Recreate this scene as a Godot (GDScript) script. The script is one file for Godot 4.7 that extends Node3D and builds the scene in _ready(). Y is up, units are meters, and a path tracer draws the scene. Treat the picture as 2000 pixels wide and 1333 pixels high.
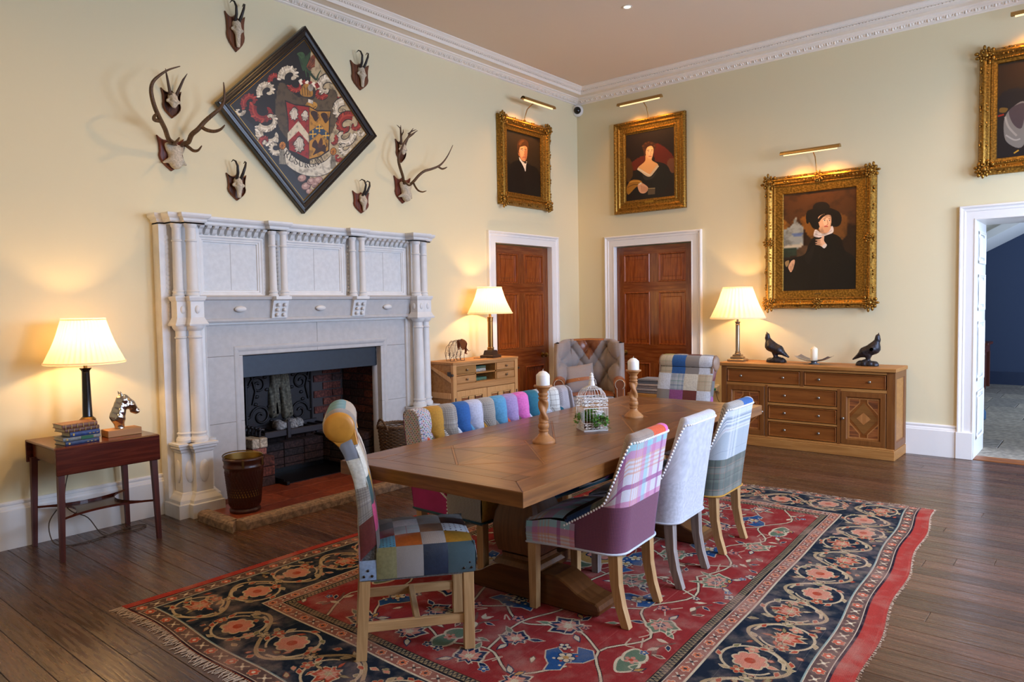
extends Node3D
# A panelled chimneypiece, hung portraits and a patchwork dining set in a country-house hall.
# x runs along the fireplace wall (0 at the far corner, negative towards the camera), z from that wall into the room, y up; metres.

const WOODS := {
	"oak": ["a8793f", "b48549", "be9053", "b08146"],
	"brownoak": ["4d2f14", "6b441f", "7d5428", "5a3818"],
	"tableoak": ["684524", "77502b", "835b33", "6f4a27"],
	"mahogany": ["451a10", "521f13", "5c2618", "491b10"],
	"doorwood": ["6a3414", "7a3f1a", "864a20", "713a17"],
	"floor": ["4a3223", "553a29", "5f4230", "4e3526"],
	"pale": ["bd9160", "c79c69", "d0a776", "c29664"],
	"legoak": ["a07a4e", "ac8658", "b69162", "a68053"],
	"greywood": ["7b716c", "8d837d", "998f88", "857a74"],
	"shieldwood": ["4a2614", "63351d", "744226", "532b17"],
}
var mats := {}
var texs := {}
var counts := {}

func _ready() -> void:
	set_stage()
	build_room()
	build_doors()
	build_hall()
	build_fireplace()
	build_wall_things()
	build_left_group()
	build_cabinet_group()
	build_sideboard_group()
	build_armchair()
	build_rug()
	build_table()
	build_table_things()
	build_bench()
	build_scroll_chairs()
	build_tub_chairs()

func set_stage() -> void:
	var cam := Camera3D.new()
	cam.name = "camera"
	cam.fov = CAMFOV
	cam.near = 0.05; cam.far = 100.0
	cam.transform = Transform3D(Basis(CAMX, CAMY, CAMZ), Vector3(CAMC))
	add_child(cam)
	cam.current = true
	var e := Environment.new()
	e.background_mode = Environment.BG_SKY
	var sky := Sky.new()
	var sm := ProceduralSkyMaterial.new()
	sm.sky_top_color = srgb(150, 185, 235); sm.sky_horizon_color = srgb(225, 233, 245)
	sm.ground_bottom_color = srgb(70, 80, 55); sm.ground_horizon_color = srgb(150, 155, 140)
	sm.sun_angle_max = 0.0
	sky.sky_material = sm
	e.sky = sky
	e.background_energy_multiplier = 1.0
	e.tonemap_mode = Environment.TONE_MAPPER_LINEAR
	e.tonemap_exposure = 0.97
	e.sdfgi_enabled = true; e.ssao_enabled = true; e.ssil_enabled = true
	var we := WorldEnvironment.new()
	we.name = "surroundings"; we.environment = e
	add_child(we)
	# daylight entering by the two tall windows of the wall behind the camera, and a third further along
	for i in 3:
		var a := AreaLight3D.new()
		a.name = "window_daylight_%d" % (i + 1)
		a.area_size = Vector2(1.35, 2.3)
		a.light_color = srgb(196, 218, 255)
		a.light_energy = [26.0, 26.0, 3.0][i]
		a.area_range = 30.0
		a.shadow_enabled = true
		a.position = Vector3(WINX[i], 2.05, 7.44)
		a.rotation = Vector3(-0.6, 0, 0)
		add_child(a)

func lamp_light(parent: Node3D, at: Vector3, energy: float, size: float) -> void:
	var l := OmniLight3D.new()
	l.name = "lamp_light"
	l.light_color = srgb(255, 200, 130); l.light_energy = energy; l.light_size = size
	l.omni_range = 12.0; l.omni_attenuation = 2.0; l.shadow_enabled = true
	l.position = at
	parent.add_child(l, true)
const CAMX := Vector3(0.641774, -0.016465, 0.766717)
const CAMY := Vector3(0.048338, 0.998650, -0.019015)
const CAMZ := Vector3(-0.765369, 0.049265, 0.641703)
const CAMC := Vector3(-7.8279, 1.5000, 5.4067)
const CAMFOV := 50.5285
const WINX := [-1.4, -3.9, -6.6]
const CEIL := 4.2

# ------------------------------------------------------------------ shapes
class B:
	var st := SurfaceTool.new()
	var g := 1
	var xf := Transform3D()
	var us := 1.0
	func _init() -> void:
		st.begin(Mesh.PRIMITIVE_TRIANGLES)
	func flat() -> void:
		st.set_smooth_group(-1)
	func smooth() -> void:
		g += 1
		st.set_smooth_group(g)
	func tri(a: Vector3, b: Vector3, c: Vector3, ua := Vector2.ZERO, ub := Vector2.ZERO, uc := Vector2.ZERO) -> void:
		st.set_uv(ua); st.add_vertex(xf * a)
		st.set_uv(uc); st.add_vertex(xf * c)
		st.set_uv(ub); st.add_vertex(xf * b)
	func quad(a: Vector3, b: Vector3, c: Vector3, d: Vector3, ua := Vector2.ZERO, ub := Vector2.ZERO, uc := Vector2.ZERO, ud := Vector2.ZERO) -> void:
		tri(a, b, c, ua, ub, uc); tri(a, c, d, ua, uc, ud)
	func face(a: Vector3, b: Vector3, c: Vector3, d: Vector3) -> void:
		var w := (b - a).length() * us
		var h := (d - a).length() * us
		quad(a, b, c, d, Vector2(0, h), Vector2(w, h), Vector2(w, 0), Vector2(0, 0))
	func box(c: Vector3, s: Vector3, bev := 0.0) -> void:
		flat()
		var h := s * 0.5
		if bev <= 0.0:
			for ax in 3:
				for sg in [-1.0, 1.0]:
					var n := Vector3.ZERO; n[ax] = sg
					var u := Vector3.ZERO; u[(ax + 1) % 3] = 1.0
					var v := Vector3.ZERO; v[(ax + 2) % 3] = sg
					var o: Vector3 = c + n * h[ax]
					u *= h[(ax + 1) % 3]; v *= h[(ax + 2) % 3]
					face(o - u - v, o + u - v, o + u + v, o - u + v)
			return
		var k := h - Vector3(bev, bev, bev)
		for ax in 3:
			var b1 := (ax + 1) % 3
			var b2 := (ax + 2) % 3
			for sg in [-1.0, 1.0]:
				var n := Vector3.ZERO; n[ax] = sg * h[ax]
				var u := Vector3.ZERO; u[b1] = k[b1]
				var v := Vector3.ZERO; v[b2] = k[b2] * sg
				face(c + n - u - v, c + n + u - v, c + n + u + v, c + n - u + v)
				# edges along b2 between faces ax and b1
				for sh in [-1.0, 1.0]:
					var p1 := Vector3.ZERO; p1[ax] = sg * h[ax]; p1[b1] = sh * k[b1]
					var p2 := Vector3.ZERO; p2[ax] = sg * k[ax]; p2[b1] = sh * h[b1]
					var e := Vector3.ZERO; e[b2] = k[b2]
					if sg * sh > 0: face(c + p1 - e, c + p2 - e, c + p2 + e, c + p1 + e)
					else: face(c + p2 - e, c + p1 - e, c + p1 + e, c + p2 + e)
		for sx in [-1.0, 1.0]:
			for sy in [-1.0, 1.0]:
				for sz in [-1.0, 1.0]:
					var p := c + Vector3(sx * h.x, sy * k.y, sz * k.z)
					var q := c + Vector3(sx * k.x, sy * h.y, sz * k.z)
					var r := c + Vector3(sx * k.x, sy * k.y, sz * h.z)
					if sx * sy * sz > 0: tri(p, q, r)
					else: tri(p, r, q)
	func span(lo: Vector3, hi: Vector3, bev := 0.0) -> void:
		box((lo + hi) * 0.5, hi - lo, bev)
	# rings of equal length, anticlockwise seen from the end they run to
	func loft(rings: Array, closed := true, caps := true, sm := true) -> void:
		if sm: smooth()
		else: flat()
		var n: int = rings[0].size()
		var m := n if closed else n - 1
		var ul := PackedFloat32Array([0.0])
		for i in m: ul.append(ul[i] + (rings[0][(i + 1) % n] - rings[0][i]).length() * us)
		var v := 0.0
		for j in rings.size() - 1:
			var v2: float = v + (rings[j + 1][0] - rings[j][0]).length() * us
			for i in m:
				var a: Vector3 = rings[j][i]
				var b: Vector3 = rings[j][(i + 1) % n]
				var c: Vector3 = rings[j + 1][(i + 1) % n]
				var d: Vector3 = rings[j + 1][i]
				if a.distance_squared_to(b) > 1e-12: tri(a, b, c, Vector2(ul[i], v), Vector2(ul[i + 1], v), Vector2(ul[i + 1], v2))
				if c.distance_squared_to(d) > 1e-12: tri(a, c, d, Vector2(ul[i], v), Vector2(ul[i + 1], v2), Vector2(ul[i], v2))
			v = v2
		if caps and closed:
			cap(rings[0], true); cap(rings[rings.size() - 1], false)
	func cap(r, back: bool) -> void:
		flat()
		var c := Vector3.ZERO
		for p in r: c += p
		c /= r.size()
		for i in r.size():
			var a: Vector3 = r[i]
			var b: Vector3 = r[(i + 1) % r.size()]
			if back: tri(c, b, a, Vector2(c.x, c.z) * us, Vector2(b.x, b.z) * us, Vector2(a.x, a.z) * us)
			else: tri(c, a, b, Vector2(c.x, c.z) * us, Vector2(a.x, a.z) * us, Vector2(b.x, b.z) * us)
	# profile of (radius, height), upwards
	func lathe(pr: Array, segs := 24, at := Vector3.ZERO, crease := 0.6, caps := true, wob = null) -> void:
		var rings := []
		for p in pr:
			var r := PackedVector3Array()
			for i in segs:
				var t := TAU * i / segs
				var rad: float = p.x
				if wob != null: rad = wob.call(t, p.x, p.y)
				r.append(at + Vector3(cos(t) * rad, p.y, -sin(t) * rad))
			rings.append(r)
		var from := 0
		for j in range(1, pr.size()):
			var last := j == pr.size() - 1
			if not last:
				var d1: Vector2 = (pr[j] - pr[j - 1]).normalized()
				var d2: Vector2 = (pr[j + 1] - pr[j]).normalized()
				if absf(d1.angle_to(d2)) < crease: continue
			loft(rings.slice(from, j + 1), true, false)
			from = j
		if caps:
			if pr[0].x > 0.0005: cap(rings[0], true)
			if pr[-1].x > 0.0005: cap(rings[-1], false)
	func tube(path: Array, rad, segs := 8, closed := false, caps := true) -> void:
		var n := path.size()
		var rings := []
		var up := Vector3.UP
		var prev := Vector3.ZERO
		var nrm := Vector3.ZERO
		for i in n:
			var a: Vector3 = path[(i - 1 + n) % n] if closed else path[maxi(i - 1, 0)]
			var b: Vector3 = path[(i + 1) % n] if closed else path[mini(i + 1, n - 1)]
			var t := (b - a).normalized()
			if i == 0:
				if absf(t.y) > 0.9: up = Vector3.RIGHT
				nrm = (up - t * up.dot(t)).normalized()
			else:
				nrm = (nrm - t * nrm.dot(t)).normalized()
			var bi := t.cross(nrm)
			var rr: float = rad[i] if rad is Array or rad is PackedFloat32Array else rad
			var r := PackedVector3Array()
			for k in segs:
				var w := TAU * k / segs
				r.append(path[i] + (nrm * cos(w) + bi * sin(w)) * rr)
			rings.append(r)
		if closed: rings.append(rings[0])
		loft(rings, true, caps and not closed)
	# polygon (anticlockwise in x,y) pushed from z0 to z1, front edge bevelled
	func prism(poly: PackedVector2Array, z0: float, z1: float, bev := 0.0, sm := false) -> void:
		if Geometry2D.is_polygon_clockwise(poly):
			poly = poly.duplicate(); poly.reverse()
		var n := poly.size()
		var inner := poly
		if bev > 0.0: inner = inset(poly, bev)
		var tr := Geometry2D.triangulate_polygon(inner)
		flat()
		for i in range(0, tr.size(), 3):
			var p := inner[tr[i]]; var q := inner[tr[i + 1]]; var r := inner[tr[i + 2]]
			if (q - p).cross(r - p) < 0:
				var s := q; q = r; r = s
			tri(Vector3(p.x, p.y, z1), Vector3(q.x, q.y, z1), Vector3(r.x, r.y, z1), Vector2(p.x, -p.y) * us, Vector2(q.x, -q.y) * us, Vector2(r.x, -r.y) * us)
		var tb := Geometry2D.triangulate_polygon(poly)
		for i in range(0, tb.size(), 3):
			var p := poly[tb[i]]; var q := poly[tb[i + 1]]; var r := poly[tb[i + 2]]
			if (q - p).cross(r - p) > 0:
				var s := q; q = r; r = s
			tri(Vector3(p.x, p.y, z0), Vector3(q.x, q.y, z0), Vector3(r.x, r.y, z0), Vector2(p.x, -p.y) * us, Vector2(q.x, -q.y) * us, Vector2(r.x, -r.y) * us)
		var lv := [[poly, z0], [poly, z1 - bev]]
		if bev > 0.0: lv.append([inner, z1])
		for j in lv.size() - 1:
			if sm: smooth()
			else: flat()
			for i in n:
				var k := (i + 1) % n
				var a: Vector2 = lv[j][0][i]; var b: Vector2 = lv[j][0][k]
				var c: Vector2 = lv[j + 1][0][k]; var d: Vector2 = lv[j + 1][0][i]
				face(Vector3(a.x, a.y, lv[j][1]), Vector3(b.x, b.y, lv[j][1]), Vector3(c.x, c.y, lv[j + 1][1]), Vector3(d.x, d.y, lv[j + 1][1]))
	static func inset(poly: PackedVector2Array, d: float) -> PackedVector2Array:
		var out := PackedVector2Array()
		var n := poly.size()
		for i in n:
			var e1 := (poly[i] - poly[(i - 1 + n) % n]).normalized()
			var e2 := (poly[(i + 1) % n] - poly[i]).normalized()
			var n1 := Vector2(-e1.y, e1.x); var n2 := Vector2(-e2.y, e2.x)
			out.append(poly[i] + (n1 + n2) / maxf(1.0 + n1.dot(n2), 0.35) * d)
		return out
	# a moulding: path in x,y (left of its run is +offset), profile of (offset, z)
	func mould(path: PackedVector2Array, prof: Array, closed := true, sm := false) -> void:
		var n := path.size()
		var lines := []
		for p in prof:
			var l := PackedVector3Array()
			for i in n:
				var e1 := (path[i] - path[(i - 1 + n) % n]).normalized()
				var e2 := (path[(i + 1) % n] - path[i]).normalized()
				if not closed:
					if i == 0: e1 = e2
					if i == n - 1: e2 = e1
				var n1 := Vector2(-e1.y, e1.x); var n2 := Vector2(-e2.y, e2.x)
				var q: Vector2 = path[i] + (n1 + n2) / (1.0 + n1.dot(n2)) * p.x
				l.append(Vector3(q.x, q.y, p.y))
			lines.append(l)
		var m := n if closed else n - 1
		for i in m:
			var k := (i + 1) % n
			if sm: smooth()
			else: flat()
			for j in lines.size() - 1:
				face(lines[j][i], lines[j][k], lines[j + 1][k], lines[j + 1][i])
		if not closed:
			for e in 2:
				var pts := PackedVector2Array(prof)
				var tr := Geometry2D.triangulate_polygon(pts)
				flat()
				for i in range(0, tr.size(), 3):
					var ix := n - 1 if e else 0
					var a: Vector3 = lines[tr[i]][ix]; var b: Vector3 = lines[tr[i + 1]][ix]; var c: Vector3 = lines[tr[i + 2]][ix]
					var out3: Vector2 = path[1] - path[0] if e == 0 else path[n - 2] - path[n - 1]
					if (b - a).cross(c - a).dot(Vector3(out3.x, out3.y, 0)) > 0: tri(a, c, b)
					else: tri(a, b, c)
	# surface f(u, v), u to the right and v upwards seen from outside
	func grid(nu: int, nv: int, f: Callable, sm := true, uv := Vector2.ONE, u0 := 0.0, u1 := 1.0, v0 := 0.0, v1 := 1.0) -> void:
		if sm: smooth()
		else: flat()
		var p := []
		for j in nv + 1:
			var row := PackedVector3Array()
			for i in nu + 1: row.append(f.call(lerpf(u0, u1, float(i) / nu), lerpf(v0, v1, float(j) / nv)))
			p.append(row)
		for j in nv:
			for i in nu:
				var a := Vector2(float(i) / nu, 1.0 - float(j) / nv) * uv
				var c := Vector2(float(i + 1) / nu, 1.0 - float(j + 1) / nv) * uv
				quad(p[j][i], p[j][i + 1], p[j + 1][i + 1], p[j + 1][i], a, Vector2(c.x, a.y), c, Vector2(a.x, c.y))
	func ball(c: Vector3, r: Vector3, nu := 12, nv := 8) -> void:
		grid(nu, nv, func(u, v): return c + Vector3(cos(u * TAU) * sin(v * PI) * r.x, -cos(v * PI) * r.y, -sin(u * TAU) * sin(v * PI) * r.z))
	# surface of a field: f < 0 inside
	func net(lo: Vector3, hi: Vector3, cell: float, f: Callable) -> void:
		smooth()
		var nx := int(ceil((hi.x - lo.x) / cell)) + 1
		var ny := int(ceil((hi.y - lo.y) / cell)) + 1
		var nz := int(ceil((hi.z - lo.z) / cell)) + 1
		var val := PackedFloat32Array(); val.resize(nx * ny * nz)
		var i := 0
		for z in nz:
			for y in ny:
				for x in nx:
					val[i] = f.call(lo + Vector3(x, y, z) * cell); i += 1
		var sx := 1; var sy := nx; var sz := nx * ny
		var corner := [0, sx, sy, sx + sy, sz, sx + sz, sy + sz, sx + sy + sz]
		var at := {}
		for z in nz - 1:
			for y in ny - 1:
				for x in nx - 1:
					var o := x + y * sy + z * sz
					var s := 0
					for k in 8:
						if val[o + corner[k]] < 0.0: s += 1
					if s == 0 or s == 8: continue
					var sum := Vector3.ZERO; var cnt := 0
					for e in [[0, 1], [2, 3], [4, 5], [6, 7], [0, 2], [1, 3], [4, 6], [5, 7], [0, 4], [1, 5], [2, 6], [3, 7]]:
						var a := val[o + corner[e[0]]]; var b := val[o + corner[e[1]]]
						if (a < 0.0) != (b < 0.0):
							var t := a / (a - b)
							var pa := Vector3(e[0] & 1, (e[0] >> 1) & 1, e[0] >> 2); var pb := Vector3(e[1] & 1, (e[1] >> 1) & 1, e[1] >> 2)
							sum += pa.lerp(pb, t); cnt += 1
					at[o] = lo + (Vector3(x, y, z) + sum / cnt) * cell
		for z in range(1, nz - 1):
			for y in range(1, ny - 1):
				for x in range(1, nx - 1):
					var o := x + y * sy + z * sz
					var inn := val[o] < 0.0
					if x < nx - 1 and (val[o + sx] < 0.0) != inn: net_quad(at, o, sy, sz, inn)
					if (val[o + sy] < 0.0) != inn: net_quad(at, o, sz, sx, inn)
					if (val[o + sz] < 0.0) != inn: net_quad(at, o, sx, sy, inn)
	func net_quad(at: Dictionary, o: int, s1: int, s2: int, inn: bool) -> void:
		if not (at.has(o) and at.has(o - s1) and at.has(o - s1 - s2) and at.has(o - s2)): return
		var a: Vector3 = at[o - s1 - s2]; var b: Vector3 = at[o - s2]; var c: Vector3 = at[o]; var d: Vector3 = at[o - s1]
		if inn: quad(a, b, c, d)
		else: quad(a, d, c, b)
	func done(mat: Material) -> ArrayMesh:
		st.generate_normals()
		st.index()
		var m := st.commit()
		if m.get_surface_count(): m.surface_set_material(0, mat)
		return m

func numbered(called: String, parent: Node) -> String:
	if not parent.has_node(NodePath(called)): return called
	var key := str(parent.get_instance_id()) + called
	var n: int = counts.get(key, 0) + 1
	counts[key] = n
	return "%s_%03d" % [called, n]

func obj(called: String, b, mat: Material, parent: Node = self) -> MeshInstance3D:
	var o := MeshInstance3D.new()
	o.mesh = b.done(mat) if b is B else b
	if not b is B and mat: o.material_override = mat
	o.name = numbered(called, parent)
	parent.add_child(o, true)
	return o

func tag(o: Node, label: String, category: String, group := "") -> Node:
	o.set_meta("label", label); o.set_meta("category", category)
	if group: o.set_meta("group", group)
	return o

func struct(called: String, b, mat: Material) -> MeshInstance3D:
	var o := obj(called, b, mat)
	o.set_meta("kind", "structure")
	return o

func thing(called: String, label: String, category: String, at := Vector3.ZERO, turn := 0.0, group := "") -> Node3D:
	var o := Node3D.new()
	o.name = numbered(called, self)
	add_child(o, true)
	o.position = at; o.rotation.y = turn
	tag(o, label, category, group)
	return o

func dup(src: Node3D, at: Vector3, turn: float, label: String) -> Node3D:
	var r: Node3D = src.duplicate()
	r.name = numbered(String(src.name).rstrip("0123456789").trim_suffix("_"), self)
	add_child(r, true)
	r.position = at; r.rotation.y = turn
	r.set_meta("label", label)
	return r

func boxed(lo: Vector3, hi: Vector3, bev := 0.0) -> B:
	var b := B.new(); b.span(lo, hi, bev); return b

# ------------------------------------------------------------------ materials
func srgb(r: float, g: float, b: float) -> Color:
	return Color(r / 255.0, g / 255.0, b / 255.0)

func hexc(s: String) -> Color:
	return Color.html(s)

func noise(sd: int, freq: float, oct := 4, type := FastNoiseLite.TYPE_SIMPLEX_SMOOTH, warp := 0.0) -> FastNoiseLite:
	var n := FastNoiseLite.new()
	n.seed = sd; n.frequency = freq; n.noise_type = type; n.fractal_octaves = oct
	if warp > 0.0:
		n.domain_warp_enabled = true; n.domain_warp_amplitude = warp; n.domain_warp_frequency = freq
	return n

func ntex(key: String, n: FastNoiseLite, cols: Array, offs: Array, size := 512) -> Texture2D:
	if not texs.has(key):
		var t := NoiseTexture2D.new()
		t.width = size; t.height = size; t.seamless = true; t.noise = n; t.generate_mipmaps = false
		var gr := Gradient.new()
		gr.offsets = PackedFloat32Array(offs); gr.colors = PackedColorArray(cols)
		t.color_ramp = gr
		texs[key] = t
	return texs[key]

func gray(key: String, sd: int, freq: float, lo: float, hi: float, oct := 4, size := 512, type := FastNoiseLite.TYPE_SIMPLEX_SMOOTH) -> Texture2D:
	return ntex(key, noise(sd, freq, oct, type), [Color(lo, lo, lo), Color(hi, hi, hi)], [0.15, 0.85], size)

func mat(key: String, col: Color, rough := 0.6, metal := 0.0, spec := 0.5) -> StandardMaterial3D:
	if mats.has(key): return mats[key]
	var m := StandardMaterial3D.new()
	m.resource_name = key
	m.albedo_color = col; m.roughness = rough; m.metallic = metal; m.metallic_specular = spec
	mats[key] = m
	return m

func relief(m: StandardMaterial3D, t: Texture2D, cm: float) -> StandardMaterial3D:
	m.heightmap_enabled = true; m.heightmap_texture = t; m.heightmap_scale = cm
	return m

func tripl(m: StandardMaterial3D, s: Vector3, world := false) -> StandardMaterial3D:
	m.uv1_triplanar = true; m.uv1_world_triplanar = world; m.uv1_scale = s
	return m

# wood with its grain along axis 0, 1 or 2
func wood(kind: String, axis: int, tint := Color.WHITE, rough := 0.45, world := false, tag_ := "") -> StandardMaterial3D:
	var key := kind + str(axis) + tag_
	if mats.has(key): return mats[key]
	var pal: Array = WOODS[kind]
	var cols := []
	for c in pal: cols.append(hexc(c))
	var t := ntex("wood_" + kind, noise(kind.hash() % 1000, 0.008, 5, FastNoiseLite.TYPE_SIMPLEX_SMOOTH, 22.0), cols, [0.22, 0.45, 0.6, 0.8])
	var m := mat(key, tint, rough)
	m.albedo_texture = t
	var s := Vector3(5.2, 5.2, 5.2); s[axis] = 0.35
	tripl(m, s, world)
	relief(m, t, 0.02)
	return m

func dapple(key: String, col: Color, rough := 0.7, scale := 6.0, amt := 0.35, metal := 0.0) -> StandardMaterial3D:
	if mats.has(key): return mats[key]
	var m := mat(key, col, rough, metal)
	m.albedo_texture = gray("dapple%d" % int(amt * 100), 7, 0.012, 1.0 - amt, 1.0, 5)
	tripl(m, Vector3.ONE * scale)
	return m

# ------------------------------------------------------------------ flat print: a small painter
class Cv:
	var im: Image
	var w: int
	var h: int
	var solid := {}
	var q := PackedVector2Array()
	func _init(w_: int, h_: int, c: Color) -> void:
		w = w_; h = h_
		im = Image.create_empty(w, h, false, Image.FORMAT_RGBA8)
		im.fill(c)
	# corners, in any frame, of what the canvas shows: top left, top right, bottom right, bottom left
	func frame(tl: Vector2, tr: Vector2, br: Vector2, bl: Vector2) -> void:
		q = PackedVector2Array([tl, tr, br, bl])
	func at(p: Vector2) -> Vector2:
		if q.is_empty(): return p
		var t := (p.x - q[0].x) / (q[1].x - q[0].x)
		var y0 := lerpf(q[0].y, q[1].y, t); var y1 := lerpf(q[3].y, q[2].y, t)
		var s := (p.y - y0) / (y1 - y0)
		var x0 := lerpf(q[0].x, q[3].x, s); var x1 := lerpf(q[1].x, q[2].x, s)
		return Vector2((p.x - x0) / (x1 - x0) * w, s * h)
	func run(x: int, y: int, n: int, c: Color) -> void:
		if c.a >= 0.999: im.fill_rect(Rect2i(x, y, n, 1), c)
		else:
			if not solid.has(c):
				var s := Image.create_empty(w, 1, false, Image.FORMAT_RGBA8); s.fill(c); solid[c] = s
			im.blend_rect(solid[c], Rect2i(0, 0, n, 1), Vector2i(x, y))
	func raw(p: PackedVector2Array, c: Color) -> void:
		var lo := INF; var hi := -INF
		for v in p:
			lo = minf(lo, v.y); hi = maxf(hi, v.y)
		var n := p.size()
		for y in range(maxi(0, int(floor(lo))), mini(h - 1, int(ceil(hi))) + 1):
			var yy := y + 0.5
			var xs := PackedFloat32Array()
			var a := p[n - 1]
			for b in p:
				if (a.y <= yy) != (b.y <= yy): xs.append(a.x + (yy - a.y) * (b.x - a.x) / (b.y - a.y))
				a = b
			xs.sort()
			for k in range(0, xs.size() - 1, 2):
				var x0 := maxi(0, int(round(xs[k]))); var x1 := mini(w, int(round(xs[k + 1])))
				if x1 > x0: run(x0, y, x1 - x0, c)
	func poly(a: Array, c: String, al := 1.0) -> void:
		var p := PackedVector2Array()
		for i in range(0, a.size(), 2): p.append(at(Vector2(a[i], a[i + 1])))
		raw(p, Color(Color.html(c), al))
	func blob(a: Array, c: String, al := 1.0) -> void: # closed smooth outline
		var k := PackedVector2Array()
		for i in range(0, a.size(), 2): k.append(at(Vector2(a[i], a[i + 1])))
		var p := PackedVector2Array(); var n := k.size()
		for i in n:
			for s in 5: p.append(k[i].cubic_interpolate(k[(i + 1) % n], k[(i - 1 + n) % n], k[(i + 2) % n], s / 5.0))
		raw(p, Color(Color.html(c), al))
	func line(a: Array, wd: float, c: String, al := 1.0, smooth := true, wd2 := -1.0) -> void:
		var k := PackedVector2Array()
		for i in range(0, a.size(), 2): k.append(at(Vector2(a[i], a[i + 1])))
		stroke(k, wd, Color(Color.html(c), al), smooth, wd2)
	func stroke(k: PackedVector2Array, wd: float, c: Color, smooth := true, wd2 := -1.0) -> void:
		if wd2 < 0: wd2 = wd
		var p := PackedVector2Array(); var n := k.size()
		if smooth and n > 2:
			for i in n - 1:
				for s in 5: p.append(k[i].cubic_interpolate(k[i + 1], k[maxi(i - 1, 0)], k[mini(i + 2, n - 1)], s / 5.0))
			p.append(k[n - 1])
		else: p = k
		n = p.size()
		var l := PackedVector2Array(); var r := PackedVector2Array()
		for i in n:
			var d := (p[mini(i + 1, n - 1)] - p[maxi(i - 1, 0)]).normalized().orthogonal() * lerpf(wd, wd2, float(i) / maxf(n - 1, 1)) * 0.5
			l.append(p[i] + d); r.append(p[i] - d)
		r.reverse(); l.append_array(r)
		raw(l, c)
	func ell(x: float, y: float, rx: float, ry: float, c: String, al := 1.0, rot := 0.0) -> void:
		var p := PackedVector2Array()
		for i in 20: p.append(at(Vector2(x, y) + Vector2(cos(i * TAU / 20) * rx, sin(i * TAU / 20) * ry).rotated(rot)))
		raw(p, Color(Color.html(c), al))
	func rect(x: int, y: int, rw: int, rh: int, c: Color) -> void:
		for j in range(maxi(y, 0), mini(y + rh, h)): run(maxi(x, 0), j, mini(rw, w - x), c)
	func blur(f: int) -> void:
		im.resize(maxi(1, w / f), maxi(1, h / f), Image.INTERPOLATE_BILINEAR)
		im.resize(w, h, Image.INTERPOLATE_CUBIC)
	func speckle(sd: int, freq: float, c: Color, amt: float) -> void: # wear: a noise veil of one colour
		var n := FastNoiseLite.new(); n.seed = sd; n.frequency = freq; n.fractal_octaves = 5
		var g: Image = n.get_image(w, h)
		g.convert(Image.FORMAT_RGBA8)
		var d := g.get_data()
		var a := int(amt * 255)
		for i in range(0, d.size(), 4):
			var v := clampi((d[i] - 128) * 3, 0, 255)
			d[i] = c.r8; d[i + 1] = c.g8; d[i + 2] = c.b8; d[i + 3] = v * a / 255
		im.blend_rect(Image.create_from_data(w, h, false, Image.FORMAT_RGBA8, d), Rect2i(0, 0, w, h), Vector2i.ZERO)
	func tex() -> Texture2D:
		return ImageTexture.create_from_image(im)

func canvas_mat(key: String, c: Cv, rough := 0.6) -> StandardMaterial3D:
	var m := mat(key, Color.WHITE, rough)
	m.albedo_texture = c.tex()
	return m

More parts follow.
